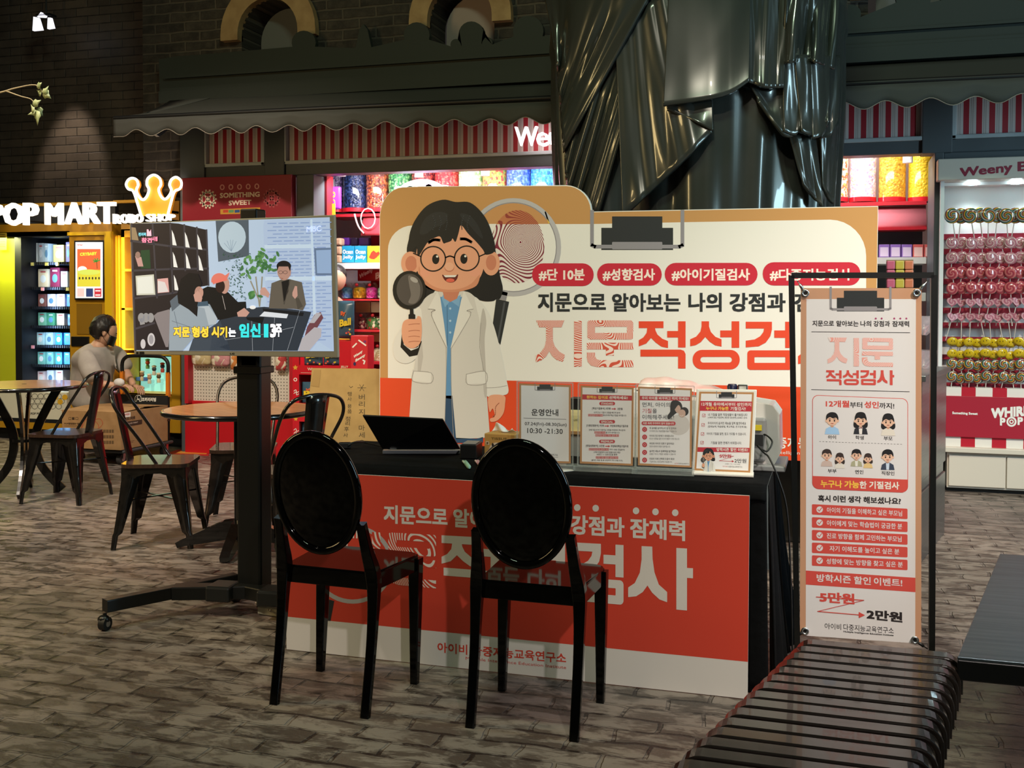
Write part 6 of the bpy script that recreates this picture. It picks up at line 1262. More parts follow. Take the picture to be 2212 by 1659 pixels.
# cartoon woman in lab coat
SK = mat('print_skin', '#dd9c7c', .55); SKD = mat('print_skin_deep', '#c47a5e', .55); HRB = mat('print_hair', '#17181a', .5); CT = mat('print_coat', '#cdc6bf', .55); CTL = mat('print_coat_light', '#dad4cd', .55); CTD = mat('print_coat_line', '#9c958f', .55)
BLU = mat('print_blue', '#5d8db8', .55); BLD = mat('print_navy', '#2c4866', .55); BKP = mat('print_black', '#0f0f10', .5)
def girl(p, c, k, l0, full=True):
    P = lambda pts, m_, l: p.poly([c(*q) for q in (cbez(pts) if len(pts) > 6 else pts)], m_, l0+l)
    S_ = lambda pts, m_, l: p.poly([c(*q) for q in pts], m_, l0+l)
    L = lambda pts, w_, m_, l: p.line([c(*q) for q in bez(pts, 4)], w_*k, m_, l0+l)
    E = lambda X, Y, rx, ry, m_, l, rot=0: p.ell(c(X, Y), rx*k, ry*k, m_, l0+l, 26, rot=rot)
    P([(470, 104), (390, 90), (290, 130), (215, 225), (182, 330), (172, 430), (240, 560), (300, 640), (420, 660), (560, 690), (640, 716), (700, 716), (724, 702), (745, 700), (762, 640), (745, 560), (720, 420), (690, 280), (640, 180), (560, 108)], HRB, 0)
    S_([(270, 600), (350, 640), (310, 700), (270, 705)], HRB, 0)
    # coat and arms
    if full: S_([(205, 1140), (184, 1440), (180, 1565), (450, 1568), (640, 1562), (682, 1550), (660, 1250), (640, 1000)], CT, 1)
    P([(355, 660), (280, 700), (245, 770), (240, 900), (225, 1050), (208, 1180), (215, 1290), (420, 1320), (560, 1300), (660, 1290), (655, 1100), (640, 900), (660, 800), (640, 740), (590, 690), (525, 655)], CT, 2)
    P([(245, 760), (180, 840), (130, 890), (95, 950), (84, 1020), (105, 1080), (160, 1102), (215, 1080), (240, 1030), (262, 930), (262, 800)], CTL, 3)
    S_([(140, 900), (150, 985), (195, 1022), (240, 1005), (250, 960), (262, 965), (235, 1050), (185, 1060), (130, 1000)], BKP, 4)
    P([(590, 690), (650, 750), (700, 850), (745, 1010), (780, 1180), (796, 1280), (740, 1300), (664, 1302), (650, 1180), (628, 1000), (620, 850), (600, 760)], CTL, 3)
    L([(657, 1252), (720, 1250), (788, 1238)], 3, CTD, 4); L([(628, 850), (620, 1000), (650, 1170)], 3, CTD, 4)
    if full:
        S_([(408, 1300), (450, 1300), (474, 1572), (398, 1572)], BLD, 3)
        S_([(455, 1560), (600, 1566), (640, 1556), (640, 1590), (455, 1592)], BLD, 1)
    S_([(375, 690), (515, 690), (492, 780), (440, 1000), (446, 1320), (410, 1316), (418, 1000), (400, 860)], BLU, 3)
    for Y in (762, 838, 910): E(437, Y, 7, 7, mat('print_button', '#a8c4dc'), 5)
    L([(418, 720), (420, 990)], 2.5, BLD, 4); S_([(385, 700), (405, 755), (437, 716), (395, 672)], mat('print_blue_light', '#7aa4c8'), 5); S_([(502, 676), (492, 752), (440, 716), (480, 690)], mat('print_blue_light', '#7aa4c8'), 5)
    S_([(358, 655), (300, 765), (345, 772), (322, 805), (414, 1004), (398, 850), (376, 700)], CTL, 5); L([(300, 765), (345, 772), (322, 805), (414, 1004)], 4, CTD, 6)
    S_([(522, 652), (580, 765), (540, 776), (562, 805), (442, 1010), (468, 880), (505, 710)], CTL, 5); L([(580, 765), (540, 776), (562, 805), (442, 1010)], 3, CTD, 6)
    L([(412, 1004), (412, 1200), (400, 1560)], 3, CTD, 6); L([(442, 1010), (444, 1250), (458, 1560)], 3, CTD, 6)
    for q in ([(212, 1148), (320, 1160), (318, 1222), (206, 1210)], [(537, 1168), (652, 1150), (656, 1225), (545, 1230)]): S_(q, CTL, 5); L(q+[q[0]], 3, CTD, 6)
    # neck and face
    S_([(388, 640), (500, 640), (480, 700), (437, 722), (400, 700)], SKD, 6)
    E(192, 482, 58, 72, SK, 5); E(196, 485, 36, 48, SKD, 6); E(690, 482, 54, 76, SK, 5); E(690, 478, 32, 48, SKD, 6)
    P([(236, 380), (228, 470), (242, 550), (290, 612), (360, 648), (440, 658), (520, 645), (590, 608), (634, 545), (648, 460), (642, 380), (590, 270), (440, 220), (300, 270)], SK, 7)
    P([(240, 440), (230, 380), (200, 410), (182, 330), (215, 225), (290, 135), (390, 92), (470, 106), (560, 110), (640, 180), (690, 280), (715, 400), (660, 430), (640, 400), (600, 352), (548, 300), (505, 248), (488, 300), (470, 350), (452, 330), (442, 345), (412, 356), (395, 358), (375, 318), (340, 326), (300, 350)], HRB, 8)
    P([(250, 300), (262, 240), (300, 190), (360, 165), (420, 180), (400, 240), (340, 262), (290, 300)], mat('print_hair_soft', '#232528'), 8.5)
    P([(500, 175), (560, 190), (610, 250), (640, 330), (600, 300), (550, 240), (515, 215)], mat('print_hair_soft', '#232528'), 8.5)
    P([(246, 500), (262, 560), (310, 610), (370, 638), (440, 646), (510, 636), (570, 606), (620, 552), (600, 620), (520, 652), (440, 662), (350, 652), (285, 615), (245, 560)], mat('print_jaw', '#cd8868'), 7.5)
    E(285, 540, 34, 26, mat('print_cheek', '#e09a7e'), 8); E(590, 540, 34, 26, mat('print_cheek', '#e09a7e'), 8)
    P([(640, 760), (660, 840), (650, 950), (655, 1100), (664, 1290), (646, 1290), (634, 1100), (622, 960), (622, 860)], mat('print_coat_shade', '#b9b1aa'), 3.5)
    P([(238, 1040), (262, 960), (270, 1060), (250, 1180), (235, 1200)], mat('print_coat_shade', '#b9b1aa'), 2.5)
    for X in (330, 372, 414, 520, 560): L([(X, 190), (X+(440-X)*.15, 235), (X+(440-X)*.05-6, 275)], 5, mat('print_hair_shine', '#3a3c40'), 9)
    L([(305, 355), (335, 338), (372, 340)], 17, HRB, 10); L([(502, 332), (535, 334), (568, 352)], 17, HRB, 10)
    for X, Y in ((332, 455), (540, 452)): p.ring(c(X, Y), 80*k, 80*k, 8*k, BKP, l0+12, 36)
    L([(408, 448), (436, 438), (464, 448)], 8, BKP, 12); L([(254, 440), (210, 420)], 7, BKP, 12); L([(618, 440), (658, 422)], 7, BKP, 12)
    E(348, 457, 22, 31, BKP, 11); E(522, 455, 22, 31, BKP, 11); E(357, 441, 7, 7, PW, 12); E(531, 439, 7, 7, PW, 12)
    E(432, 510, 30, 26, SKD, 9); E(432, 503, 28, 26, mat('print_nose', '#e3a88a'), 10)
    P([(388, 553), (412, 564), (437, 567), (464, 564), (486, 551), (478, 582), (455, 600), (425, 600), (400, 582)], mat('print_mouth', '#5e1e18'), 10); S_([(396, 557), (478, 556), (468, 568), (408, 569)], PW, 11); E(438, 588, 26, 12, mat('print_tongue', '#d8604c'), 11)
    # hand lens and fists
    E(185, 648, 103, 119, BKP, 13); E(188, 645, 82, 98, mat('print_lens_dark', '#4a4442'), 14); P([(180, 560), (220, 575), (250, 620), (248, 690), (220, 730), (180, 725), (195, 680), (185, 620)], mat('print_lens_mid', '#6f6864'), 15); E(215, 585, 26, 14, mat('print_lens_light', '#a29c98'), 16, 30)
    S_([(188, 765), (210, 765), (212, 795), (222, 800), (222, 830), (180, 830), (180, 800), (188, 795)], BKP, 13)
    P([(146, 850), (175, 828), (225, 826), (238, 808), (256, 818), (262, 860), (262, 920), (252, 975), (220, 1004), (185, 1005), (150, 975), (138, 910)], SK, 14)
    for y0, y1 in ((865, 860), (905, 902), (940, 940), (972, 968)): L([(180, y0-3), (215, y0-8), (250, y1-3)], 4, SKD, 15)
    S_([(206, 975), (240, 968), (238, 1000), (210, 1008)], BKP, 13)
    if full:
        P([(676, 1304), (770, 1300), (776, 1350), (765, 1410), (730, 1452), (690, 1462), (684, 1442), (712, 1428), (700, 1380), (680, 1400)], SK, 5); L([(740, 1345), (718, 1370), (716, 1415), (700, 1430)], 5, SKD, 6)
girl(p, lambda X, Y: (820+X/2.86, 400+Y/2.86), 1/2.86, 14)
p.build('printed_face', t)
# cardboard sheet leaning left of the board
t = thing('cardboard_sheet', 'brown cardboard sheet with handwriting leaning at the left of the booth board', 'cardboard sheet', (-2.6, 5.8, 0))
KR2 = noisy('kraft', '#a98a55', '#9a7c4a', 10, .8, .1)
CO = ony(740, 960, 5.75); CN = Vector((0, -1, .12)).normalized()
def cq(x, y, l=0): return onp(x, y, CO, CN)+CN*l
z_ = lambda x: [p_ for p_ in [cq(x, y) for y in range(960, 1400, 4)] if p_.z <= .01][0]
q = [cq(674, 795), cq(850, 797), z_(850), z_(640)]
m = M(KR2); D = -CN*.012; m.add(q+[v+D for v in q], [(0, 3, 2, 1), (4, 5, 6, 7), (0, 1, 5, 4), (1, 2, 6, 5), (2, 3, 7, 6), (3, 0, 4, 7)]); m.build('sheet', t)
p = Pr(CO+CN*.0008, CN, .0002); MK = mat('marker_ink', '#4a3c26', .6)
def c7(X, Y): return (380+X/3.606, 760+Y/3.606)
for L2 in ([(1415, 280), (1480, 280)], [(1430, 255), (1465, 305)], [(1462, 255), (1432, 305)], [(1350, 265), (1362, 280), (1378, 268)]): p.line([c7(*a) for a in L2], .9, MK, 1)
for s_, X, Y, h in (('버', 1425, 345, 12), ('리', 1425, 400, 12), ('지', 1425, 460, 12), ('마', 1425, 585, 12), ('세', 1425, 640, 12), ('요', 1425, 700, 12), ('행', 1335, 315, 9), ('사', 1335, 355, 9), ('용', 1335, 410, 9), ('품', 1335, 450, 9), ('정', 1320, 510, 10), ('리', 1320, 545, 9), ('후', 1310, 590, 10), ('사', 1305, 635, 9)):
    a = c7(X, Y+30); p.text(s_, a[0], a[1], a[0]+h*1.05, a[1]-.5, h, MK, 1)
p.poly([c7(1075, 140), c7(1130, 140), c7(1115, 275), c7(1050, 265)], mat('packing_tape', '#8f7040', .3), 1); p.build('handwriting', t)

# ================================================================== TABLE
TX0, TX1, TY0, TY1, TZ = -1.98, -.20, 3.64, 4.26, .715
t = thing('folding_table', 'folding table hidden under the black tablecloth, only an edge showing', 'table', (-1.09, 3.95, 0))
m = M(mat('table_top', '#5a5a58', .5)); m.box(TX0+.02, TX1-.02, TY0+.02, TY1-.02, TZ-.04, TZ-.006); m.build('tabletop', t)
for x in (TX0+.15, TX1-.15):
    for y in (TY0+.1, TY1-.1): m = M(GRY); m.cyl((x, y, 0), (x, y, TZ-.04), .014, n=10); m.build('leg', t)
CLO = noisy('black_cloth', '#060607', '#0b0b0d', 30, .95, .25); CLO.node_tree.nodes['Principled BSDF'].inputs['Specular IOR Level'].default_value = .15; 
m = M(CLO)
def topf(u, v):
    x = TX0+(TX1-TX0)*u; y = TY0+(TY1-TY0)*v; return Vector((x, y, TZ+.0012*sin(x*23+y*9)*sin(y*31)))
m.grid(topf, 60, 20)
def lip(u, v):
    x = TX0+(TX1-TX0)*u; z = TZ-(.055+.012*sin(x*7)+.01*sin(x*3.1+1))*v; return Vector((x, TY0-.028*sin(min(1, v*1.3)*pi/2)-.004*sin(x*19)*v, z if v else topf(u, 0).z))
m.grid(lip, 80, 6)
ang = lambda s: s
def drape(u, v):
    # right side and its front corner, u runs from the front edge to the back
    x0 = TX1; y = TY0+(TY1-TY0)*u; w_ = sin(u*2*pi*5.2+.6)*.5+sin(u*2*pi*9+v*2)*.22
    fl = (.02+.075*u*v)*v; k = w_*.035*v**.6; z = TZ-(TZ-.04+.01*sin(u*20))*v if u > .02 else TZ-(TZ-.02)*v
    return Vector((x0+.004+fl*.8+k*.9, y-.026*(1-min(1, u*12))*min(1, v*6)+.02*v*sin(u*9), z if v else TZ))
m.grid(drape, 110, 30)
def cornerf(u, v):
    x = TX1-.055*(1-u); return Vector((x+.012*v*u, TY0-.024-.004*sin(u*3), TZ-.02-(TZ-.04)*v))
m.grid(cornerf, 8, 16)
def ldr(u, v):
    y = TY0+(TY1-TY0)*u; return Vector((TX0-.006-.022*v-.014*sin(u*22)*v, y-.02*(1-u)*v, TZ-.42*v))
m.grid(ldr, 40, 14)
o = m.build('tablecloth', loc=(-1.09, 3.95, TZ), solid=.003); tag(o, 'black cloth spread over the booth table and hanging down its right side', 'tablecloth')
# front banner of the table
t = thing('table_banner', 'red and white printed panel standing across the front of the booth table', 'banner', (-1.12, 3.6, 0))
FYb = 3.6; XL, XR = ony(619, 1403, FYb).x, ony(1615, 1503, FYb).x
m = M(EDGE); m.box(XL, XR, FYb, FYb+.006, .003, .685); m.build('panel', t)
p = Pr((0, FYb-.0004, 0), (0, -1, 0), .00014); RDT = mat('banner_red', '#cf4230', .5); FW_ = mat('banner_white', '#d9d3ce', .5)
zr = (ony(620, 1335, FYb).z+ony(1615, 1426, FYb).z)/2
def wall(x0, x1, z0, z1, mm, l): y = FYb-.0004-.00014*l; p.add([(x0, y, z0), (x1, y, z0), (x1, y, z1), (x0, y, z1)], [(0, 1, 2, 3)], mm)
wall(XL, XR, .003, .685, FW_, 1); wall(XL, XR, zr, .685, RDT, 2)
def tb(s_, x0, x1, h, mm=FW_, b=.03): y = lambda x: 1130+.0600*(x-829); hh = lambda x: 40+.0065*(x-829); p.text(s_, x0, y(x0), x1, y(x1), hh(x0), mm, 4, b, h2=hh(x1))
tb('지문으로', 829, 967, 0); tb('알아보는', 979, 1122, 0); tb('나의', 1140, 1212, 0); tb('강점과', 1232, 1349, 0); tb('잠재력', 1361, 1480, 0)
for x, y in ((1247, 1096.5), (1286.8, 1097.8), (1374, 1103.4), (1416, 1105.6), (1458.6, 1107.5)): p.ell((x, y), 7, 7.4, FW_, 4)
FPR = printmat('whorl_red', '#e6dcd6', '#cf4230', 62, .42)
def tbig(s_, x0, x1, mm): y = lambda x: 1262+.088*(x-840); hh = lambda x: 112+.034*(x-840); heavyset(p, s_, x0, y(x0), x1, y(x1), hh(x0), mm, 5, h2=hh(x1))
tbig('지', 712, 822, FPR); tbig('문', 838, 942, FPR); tbig('적', 954, 1080, FW_); tbig('성', 1096, 1222, FW_); tbig('검', 1236, 1347, FW_); tbig('사', 1357, 1497, FW_)
p.ring((762, 1219), 88, 85, 9, mat('print_silver', '#b3aeb0', .5), 3, 48); p.poly([(704, 1293), (722, 1298), (714, 1341), (687, 1338)], CHB, 6)
p.text('아이비 다중지능교육연구소', 945, 1409, 1223, 1433, 22, RDT, 4, .02); p.text('Multiple Intelligence Education Institute', 1006, 1427, 1223, 1447, 8.5, RDT, 4); p.build('printed_face', t)

# ================================================================== THINGS ON THE TABLE
ZT = TZ+.002
def frame_of(xl, yl, xr, yr, lean, z=ZT):
    A = onz(xl, yl, z); B = onz(xr, yr, z); U = (B-A).normalized(); Nn = Vector((U.y, -U.x, 0)); V = Vector((0, 0, 1))*cos(lean)-Nn*sin(lean); N2 = Nn*cos(lean)+Vector((0, 0, 1))*sin(lean)
    return A, B, U, V, N2.normalized(), Nn
ACR = mat('acrylic', '#ffffff', .03, alpha=.02); ACE = mat('acrylic_edge', '#b9c0bc', .12, alpha=.32)
TXT = mat('print_ink', '#2a2426', .5); RDB = mat('print_band', '#bb2c38', .5); TANB = mat('print_card', '#b5804f', .5); YLT = mat('print_yellow', '#f0c24a', .5); RDH = mat('print_hot', '#c4525a', .5)
def sign(label, base, paper, lean, white=False, name='sign_holder'):
    A, B, U, V, Nn, Nh = frame_of(*base, radians(lean)); t = thing(name, label, 'sign', (A+B)/2, 0, 'four clipboard style signs standing on the table')
    O = A+Nn*.004
    q = [onp(x, y, O, Nn) for x, y in paper]; c = sum(q, Vector())/4
    g = [c+(v-c)*1.0+(U*(1 if (v-c).dot(U) > 0 else -1)+V*(1 if (v-c).dot(V) > 0 else -1))*(.0075 if not white else .010) for v in q]
    if white: m = M(mat('frame_white', '#e4ded6', .35)); quadbox(m, g, -Nn*.012); m.build('frame', t, bevel=.003); m = M(mat('frame_white', '#e4ded6', .35)); L = (B-A).length; m.bar([A-Nh*.0+Nn*0+Vector((0, 0, .006)), B+Vector((0, 0, .006))], .07, .010); m.build('foot', t, bevel=.003)
    else:
        m = M(ACR); quadbox(m, [v+Nn*.0035 for v in g], -Nn*.002); m.build('front_pane', t)
        m = M(ACE)
        for a_, b_ in zip(g, g[1:]+g[:1]): m.bar([a_, b_], .005, .005, up=Nn)
        m.build('edges', t)
        m = M(ACE); e = (B-A).normalized()*.006; m.bar([A-e+Vector((0, 0, .010)), B+e+Vector((0, 0, .010))], .06, .018); m.build('foot', t, bevel=.002)
    p = Pr(O, Nn, .0001); p.poly(paper, TANB, 1); (a0, a1), (b0, b1), (c0, c1), (d0, d1) = paper
    s = 4.2; p.poly([(a0+s, a1+s), (b0-s, b1+s), (c0-s, c1-s), (d0+s, d1-s)], mat('print_paper', '#e6e0e0', .5), 2)
    mx_ = (a0+b0)/2; my = (a1+b1)/2; clip(p, mx_-17, mx_+17, my+.3, my+14, 3, 1.2)
    return t, p
t, p = sign('acrylic sign with opening dates, leftmost of the four on the table', (1116, 1011, 1241, 1014.5), [(1121.5, 828), (1233, 832), (1233, 1001), (1121.5, 998)], 3)
p.text('운영안내', 1148, 898, 1206, 899, 15, TXT, 4, .02); p.line([(1131, 903), (1223, 906)], .8, TXT, 4); p.text('07.24(Fri)-08.30(Sun)', 1133.5, 920.5, 1224, 923, 9, TXT, 4, .01); p.text('10:30 -21:30', 1139, 935.5, 1215.7, 937.5, 11, TXT, 4, .01)
p.text('아이비 다중지능교육연구소', 1153, 984.5, 1205, 985.5, 5, TXT, 4, .01); p.line([(1165, 987), (1205, 988)], .6, TXT, 4); p.build('printed_sheet', t)
def pill(cx, cy, w_, h, s_, l=4): p.rr(cx-w_/2, cy-h/2, cx+w_/2, cy+h/2, h/2-.2, RDB, l); p.text(s_, cx-w_*.38, cy+h*.32, cx+w_*.38, cy+h*.34, h*.6, PW, l+1, .02)
def arrow(x0, x1, y): p.poly([(x0, y-.9), (x1-4, y-.9), (x1-4, y-2.6), (x1, y), (x1-4, y+2.6), (x1-4, y+.9), (x0, y+.9)], RDB, 4)
t, p = sign('acrylic price list sign with standard special premium rows, second from the left', (1245, 1016, 1371, 1021.5), [(1254, 832.6), (1369, 837), (1367, 1006), (1252.6, 1001)], 4)
p.poly([(1258, 851.8), (1365.5, 854.7), (1365.4, 865.5), (1258, 863)], RDB, 3); p.text('원하는 깊이로', 1267, 861, 1313.6, 862.3, 7, YLT, 4, .03); p.text('선택하세요!', 1316, 862.3, 1356, 863, 7, PW, 4, .03)
pill(1311.6, 871.7, 34, 7.5, 'STANDARD'); pill(1311.6, 911, 34, 7.5, 'SPECIAL'); pill(1311.3, 953.7, 34, 7.5, 'PREMIUM')
for x0, x1, y, s_, a0, a1, z0, z1, s2 in ((1279, 1319, 885.3, '[핵심기질분석] 5만원', 1321, 1331, 1333.7, 1345, '2만원'), (1267, 1304.5, 922.3, '[다중강점분석] 7만원', 1306, 1316, 1318, 1357, '주양육자핵심기질무료'), (1265.5, 1305.5, 966, '[정밀성향분석] 15만원', 1307.5, 1318, 1319.5, 1357.5, '주양육자핵심기질무료')):
    p.text(s_, x0, y, x1, y+.4, 5.6, TXT, 4, .02); arrow(a0, a1, y-2); p.text(s2, z0, y+.4, z1, y+.8, 5.2, TXT, 4, .02)
for x0, x1, y, s_ in ((1283, 1340, 893, '내 타고난 기질과 강점을 빠르게 분석!'), (1303, 1353, 899, '를 분석해 핵심기질을 파악합니다'), (1272, 1351, 930.7, '전체기질 8가지 다중지능 강점을 현장에서 즉시분석!'), (1309, 1338.5, 936.3, '을 모두 분석합니다!'), (1317, 1349.5, 973, '까지 100% 정밀분석!'), (1282.5, 1340, 978.8, '37페이지분량의 상세 맞춤리포트 제공'), (1289, 1333, 983.6, '60분간 1:1 심층상담을 통해'), (1277, 1345, 996.3, '(결과지 제공 및 본 상담까지 약7-10일 소요)')): p.text(s_, x0, y, x1, y+.8, 4.2, TXT, 4, .01)
for x0, x1, y, s_ in ((1270.5, 1302, 898.6, '다중질문지의 자료'), (1284, 1308, 936, '질문지의 자료'), (1286, 1337, 942.3, '종합적인 분석 + 즉시 결과 확인'), (1272, 1315.5, 972.3, '질문지외지문과 손바닥 모양'), (1287, 1335.5, 990, '완벽한 개인 맞춤형 솔루션 제시')):
    p.poly([(x0, y-4.4), (x1, y-4), (x1, y+1.2), (x0, y+.6)], RDH, 4); p.text(s_, x0+.5, y, x1-.5, y+.6, 3.8, PW, 5)
p.build('printed_sheet', t)
t, p = sign('acrylic sign with photo of a woman hugging a child, third from the left', (1370.5, 1022, 1496, 1027), [(1378, 835), (1495, 839), (1494, 1010), (1378, 1005)], 4)
p.poly([(1382.2, 855), (1491, 857), (1490.8, 866), (1382.2, 864.5)], RDB, 3); p.text('우리 아이를 바꾸려고 하지 마세요!', 1386.4, 863, 1487.5, 864.5, 6.6, PW, 4, .02)
TH2 = mat('print_dark', '#33333a', .5)
p.ell((1466, 918), 24, 22, mat('photo_sweater', '#cfc6c2'), 3); p.poly(cbez([(1450, 868), (1462, 865), (1472, 872), (1473, 885), (1460, 893), (1452, 900), (1444, 906), (1442, 898), (1448, 888)]), mat('photo_hair', '#1f1a1c'), 4); p.ell((1464, 883), 6.5, 9.5, mat('photo_skin', '#c9a494'), 5, rot=-15); p.poly(cbez([(1450, 868), (1462, 865), (1471, 872), (1464, 876), (1458, 884), (1452, 892), (1448, 888)]), mat('photo_hair', '#1f1a1c'), 6)
p.ell((1478, 889), 9.5, 9.5, mat('photo_hair', '#1f1a1c'), 5); p.ell((1473.5, 893), 7.5, 8.5, mat('photo_skin', '#c9a494'), 6); p.line([(1468, 897), (1472, 899), (1476, 897)], .9, mat('photo_smile', '#e8dcd8'), 7)
p.text('먼저, 아이의', 1387.8, 879.4, 1447.5, 880, 10.5, TH2, 8, .0); p.text('기질', 1387.5, 892.3, 1407.5, 892.5, 10, RDB, 8, .0); p.text('을', 1409.5, 892.5, 1419, 892.6, 10, TH2, 8, .0); p.text('이해해주세요!', 1387.5, 905.8, 1456, 906.5, 10.5, TH2, 8, .0)
p.rr(1386, 910, 1459.4, 918.3, 4, RDB, 8, dy=.6); p.text('지문 속에 우리아이 답이 있습니다', 1389, 916.6, 1456, 917.3, 5, PW, 9, .02)
for k, (s1, s2, w1, w2) in enumerate((('왜 공부를 싫어하는지 알 수 있어요!', '아이에게 맞는 학습방법을 찾을 수 있습니다.', 58, 59), ('아이의 친구관계가 쉬워집니다!', '타고난 성향을 알면 아이의 행동이 이해가됩니다.', 52, 65), ('부모와 아이의 대화가 달라져요!', '칭찬과 훈육의 방법이 달라집니다.', 53, 45), ('숨겨진 재능과 잠재력을 발견해요!', '강점은 키우고, 약점은 보완할 수 있습니다', 57, 57), ('진로와 미래 선택에 도움이 돼요!', '기질에 맞는 진로 탐색이 가능합니다.', 54, 49))):
    y = 927.5+k*16.55; p.ell((1392.5, y), 5.3, 5.5, RDB, 4); p.ring((1392.5, y), 2.6, 2.7, .7, mat('print_pinkish', '#e0a0a0'), 5, 12); p.text(s1, 1403, y-.3, 1403+w1, y+.2, 4.8, TXT, 4, .01); p.text(s2, 1403, y+5.6, 1403+w2, y+6.2, 4, TXT, 4)
p.text('아이비', 1457, 1003, 1464.5, 1003, 3.4, RDB, 4); p.text('다중지능교육연구소', 1465, 1003, 1489, 1003.6, 3.4, TXT, 4); p.build('printed_sheet', t)
t, p = sign('white framed sign with small cartoon woman and discount arrow, rightmost on the table', (1496, 1024, 1628, 1029.5), [(1510.5, 846), (1628.5, 847.5), (1620.5, 1021), (1500, 1016)], 11, True, 'framed_sign')
p.poly([(1512, 866), (1625, 867.5), (1624, 889), (1511, 887.5)], RDB, 3); p.text('12개월 유아에서부터 성인까지', 1515, 876.8, 1622.5, 878, 8, PW, 4, .02); p.text('누구나 가능한', 1525, 886, 1574, 886.6, 8, YLT, 4, .03); p.text('기질검사!', 1578, 886.6, 1611, 887, 8, PW, 4, .02)
for x, y in ((1520.3, 897.3), (1518.7, 918), (1517.6, 937.5), (1516.4, 956.3)): p.rr(x-3.2, y-3.2, x+3.2, y+3.2, 1, RDB, 4, outline=.8); p.line([(x-1.6, y), (x, y+1.6), (x+2.4, y-2.2)], .8, RDB, 4)
for x0, x1, y, h, s_ in ((1529.5, 1614.5, 898.7, 6, '내 기질을 알면 직장생활이 즐거워집니다'), (1529, 1614, 904.5, 4.6, '(나에게 맞는 직업선택, 원만한 대인관계,스트레스 감소)'), (1529, 1611.5, 917, 6, '우리아이의 숨겨진 재능을 일찍 발견하세요'), (1529, 1613, 924.5, 5.4, '(잠재능력, 학습방법, 학교적응, 친구관계 등)'), (1526.5, 1612, 940, 6, '아이의 기질을 알면, 믿고 기다릴 수 있습니다.'), (1535.5, 1602, 959.5, 6, '기질을 알면 연애가 쉬워집니다.')): p.text(s_, x0, y, x1, y+.7, h, TXT, 4, .01)
p.poly([(1507, 966), (1620, 967.5), (1619.4, 977.5), (1506.3, 976)], RDB, 4); p.text('방학시즌 할인 이벤트!', 1548, 974.8, 1615.7, 975.8, 7.4, PW, 5, .02)
girl(p, lambda X, Y: (1360+(1108+X*.335)/7.373, 820+(1060+Y*.335)/7.373), .335/7.373, 6, False)
p.poly([(1360+x/7.373, 820+y/7.373) for x, y in ((1180, 1300), (1310, 1300), (1322, 1437), (1165, 1430))], CT, 7)
p.text('5만원', 1554.6, 989, 1579.4, 989.5, 8.5, RDB, 5, .02); p.line([(1553, 984.5), (1585, 985.5)], .9, RDB, 6); p.line([(1585, 985.5), (1553.5, 995.5)], .7, RDB, 6); p.line([(1553.5, 995.5), (1582, 996.5)], .9, RDB, 6); p.poly([(1581, 994), (1586, 996.6), (1581, 999)], RDB, 6)
p.text('2만원', 1586.5, 999.5, 1612, 1000.3, 9, TH2, 5, .01); p.text('(이벤트 기간 : 7/24~8/30)', 1566, 1004, 1598.5, 1004.6, 3, TXT, 4); p.text('아이비', 1561, 1009.5, 1571, 1009.6, 3.6, RDB, 4); p.text('다중지능교육연구소', 1572.5, 1010, 1603.5, 1010.6, 3.8, TXT, 4); p.build('printed_sheet', t)
# laptop
A = Vector((-1.700, 3.93, ZT+.018)); B = Vector((-1.415, 3.965, ZT+.018)); hb = (onz(827, 971, ZT+.02)+onz(992, 968.4, ZT+.02))/2
t = thing('laptop', 'open black laptop seen from behind at the left of the table', 'laptop', (hb.x, hb.y, ZT))
A, B = onz(826, 971, ZT+.02), onz(994, 971, ZT+.02); C = ony(957, 907, (A.y+B.y)/2-.135); D_ = ony(783, 898.3, (A.y+B.y)/2-.135); Nn = (B-A).cross(C-B).normalized()
if Nn.y > 0: Nn = -Nn
m = M(mat('laptop_black', '#0e0f10', .35)); m.add([A, B, C, D_]+[v-Nn*.007 for v in (A, B, C, D_)], [(0, 1, 2, 3), (7, 6, 5, 4), (0, 4, 5, 1), (1, 5, 6, 2), (2, 6, 7, 3), (3, 7, 4, 0)]); m.build('lid', t, bevel=.002)
U = (B-A).normalized(); K = Vector((-U.y, U.x, 0)); m = M(mat('laptop_grey', '#7d8288', .35, metal=.5)); zz = Vector((0, 0, 1))
q = [A-zz*.018, B-zz*.018, B+K*.20-zz*.018, A+K*.20-zz*.018]; m.add(q+[v+zz*.014 for v in q], [(0, 3, 2, 1), (4, 5, 6, 7), (0, 1, 5, 4), (1, 2, 6, 5), (2, 3, 7, 6), (3, 0, 4, 7)]); m.build('base', t, bevel=.002)
m = M(BLK); q = [A+K*.03+U*.02-zz*.003, B+K*.03-U*.02-zz*.003, B+K*.12-U*.02-zz*.003, A+K*.12+U*.02-zz*.003]; m.add(q, [(0, 1, 2, 3)]); m.build('keyboard', t, solid=.001)
m = M(mat('hinge_silver', '#a8aca8', .3, metal=.8))
for x in (849.5, 974): a = onp(x-7, 969 if x < 900 else 976.5, A, Nn); b = onp(x+7, 969.6 if x < 900 else 977, A, Nn); m = M(mat('hinge_silver', '#a8aca8', .3, metal=.8)); m.bar([a+Nn*.001, b+Nn*.001], .003, .003, up=Nn); m.build('hinge', t)
t = thing('laptop_cable', 'black cable with plug adapter at the left end of the table', 'cable', onz(750, 962, ZT))
m = M(BLK); m.tube(bez([onz(752, 962, ZT+.02), onz(768, 955, ZT+.03), onz(790, 956, ZT+.012), onz(824, 964, ZT+.008)], 6), .0035, 6); m.build('cord', t)
c = onz(745, 962, ZT+.015); m = M(BLK); m.cbox(c, (.05, .03, .025), rz=.5); m.build('plug', t, bevel=.004)
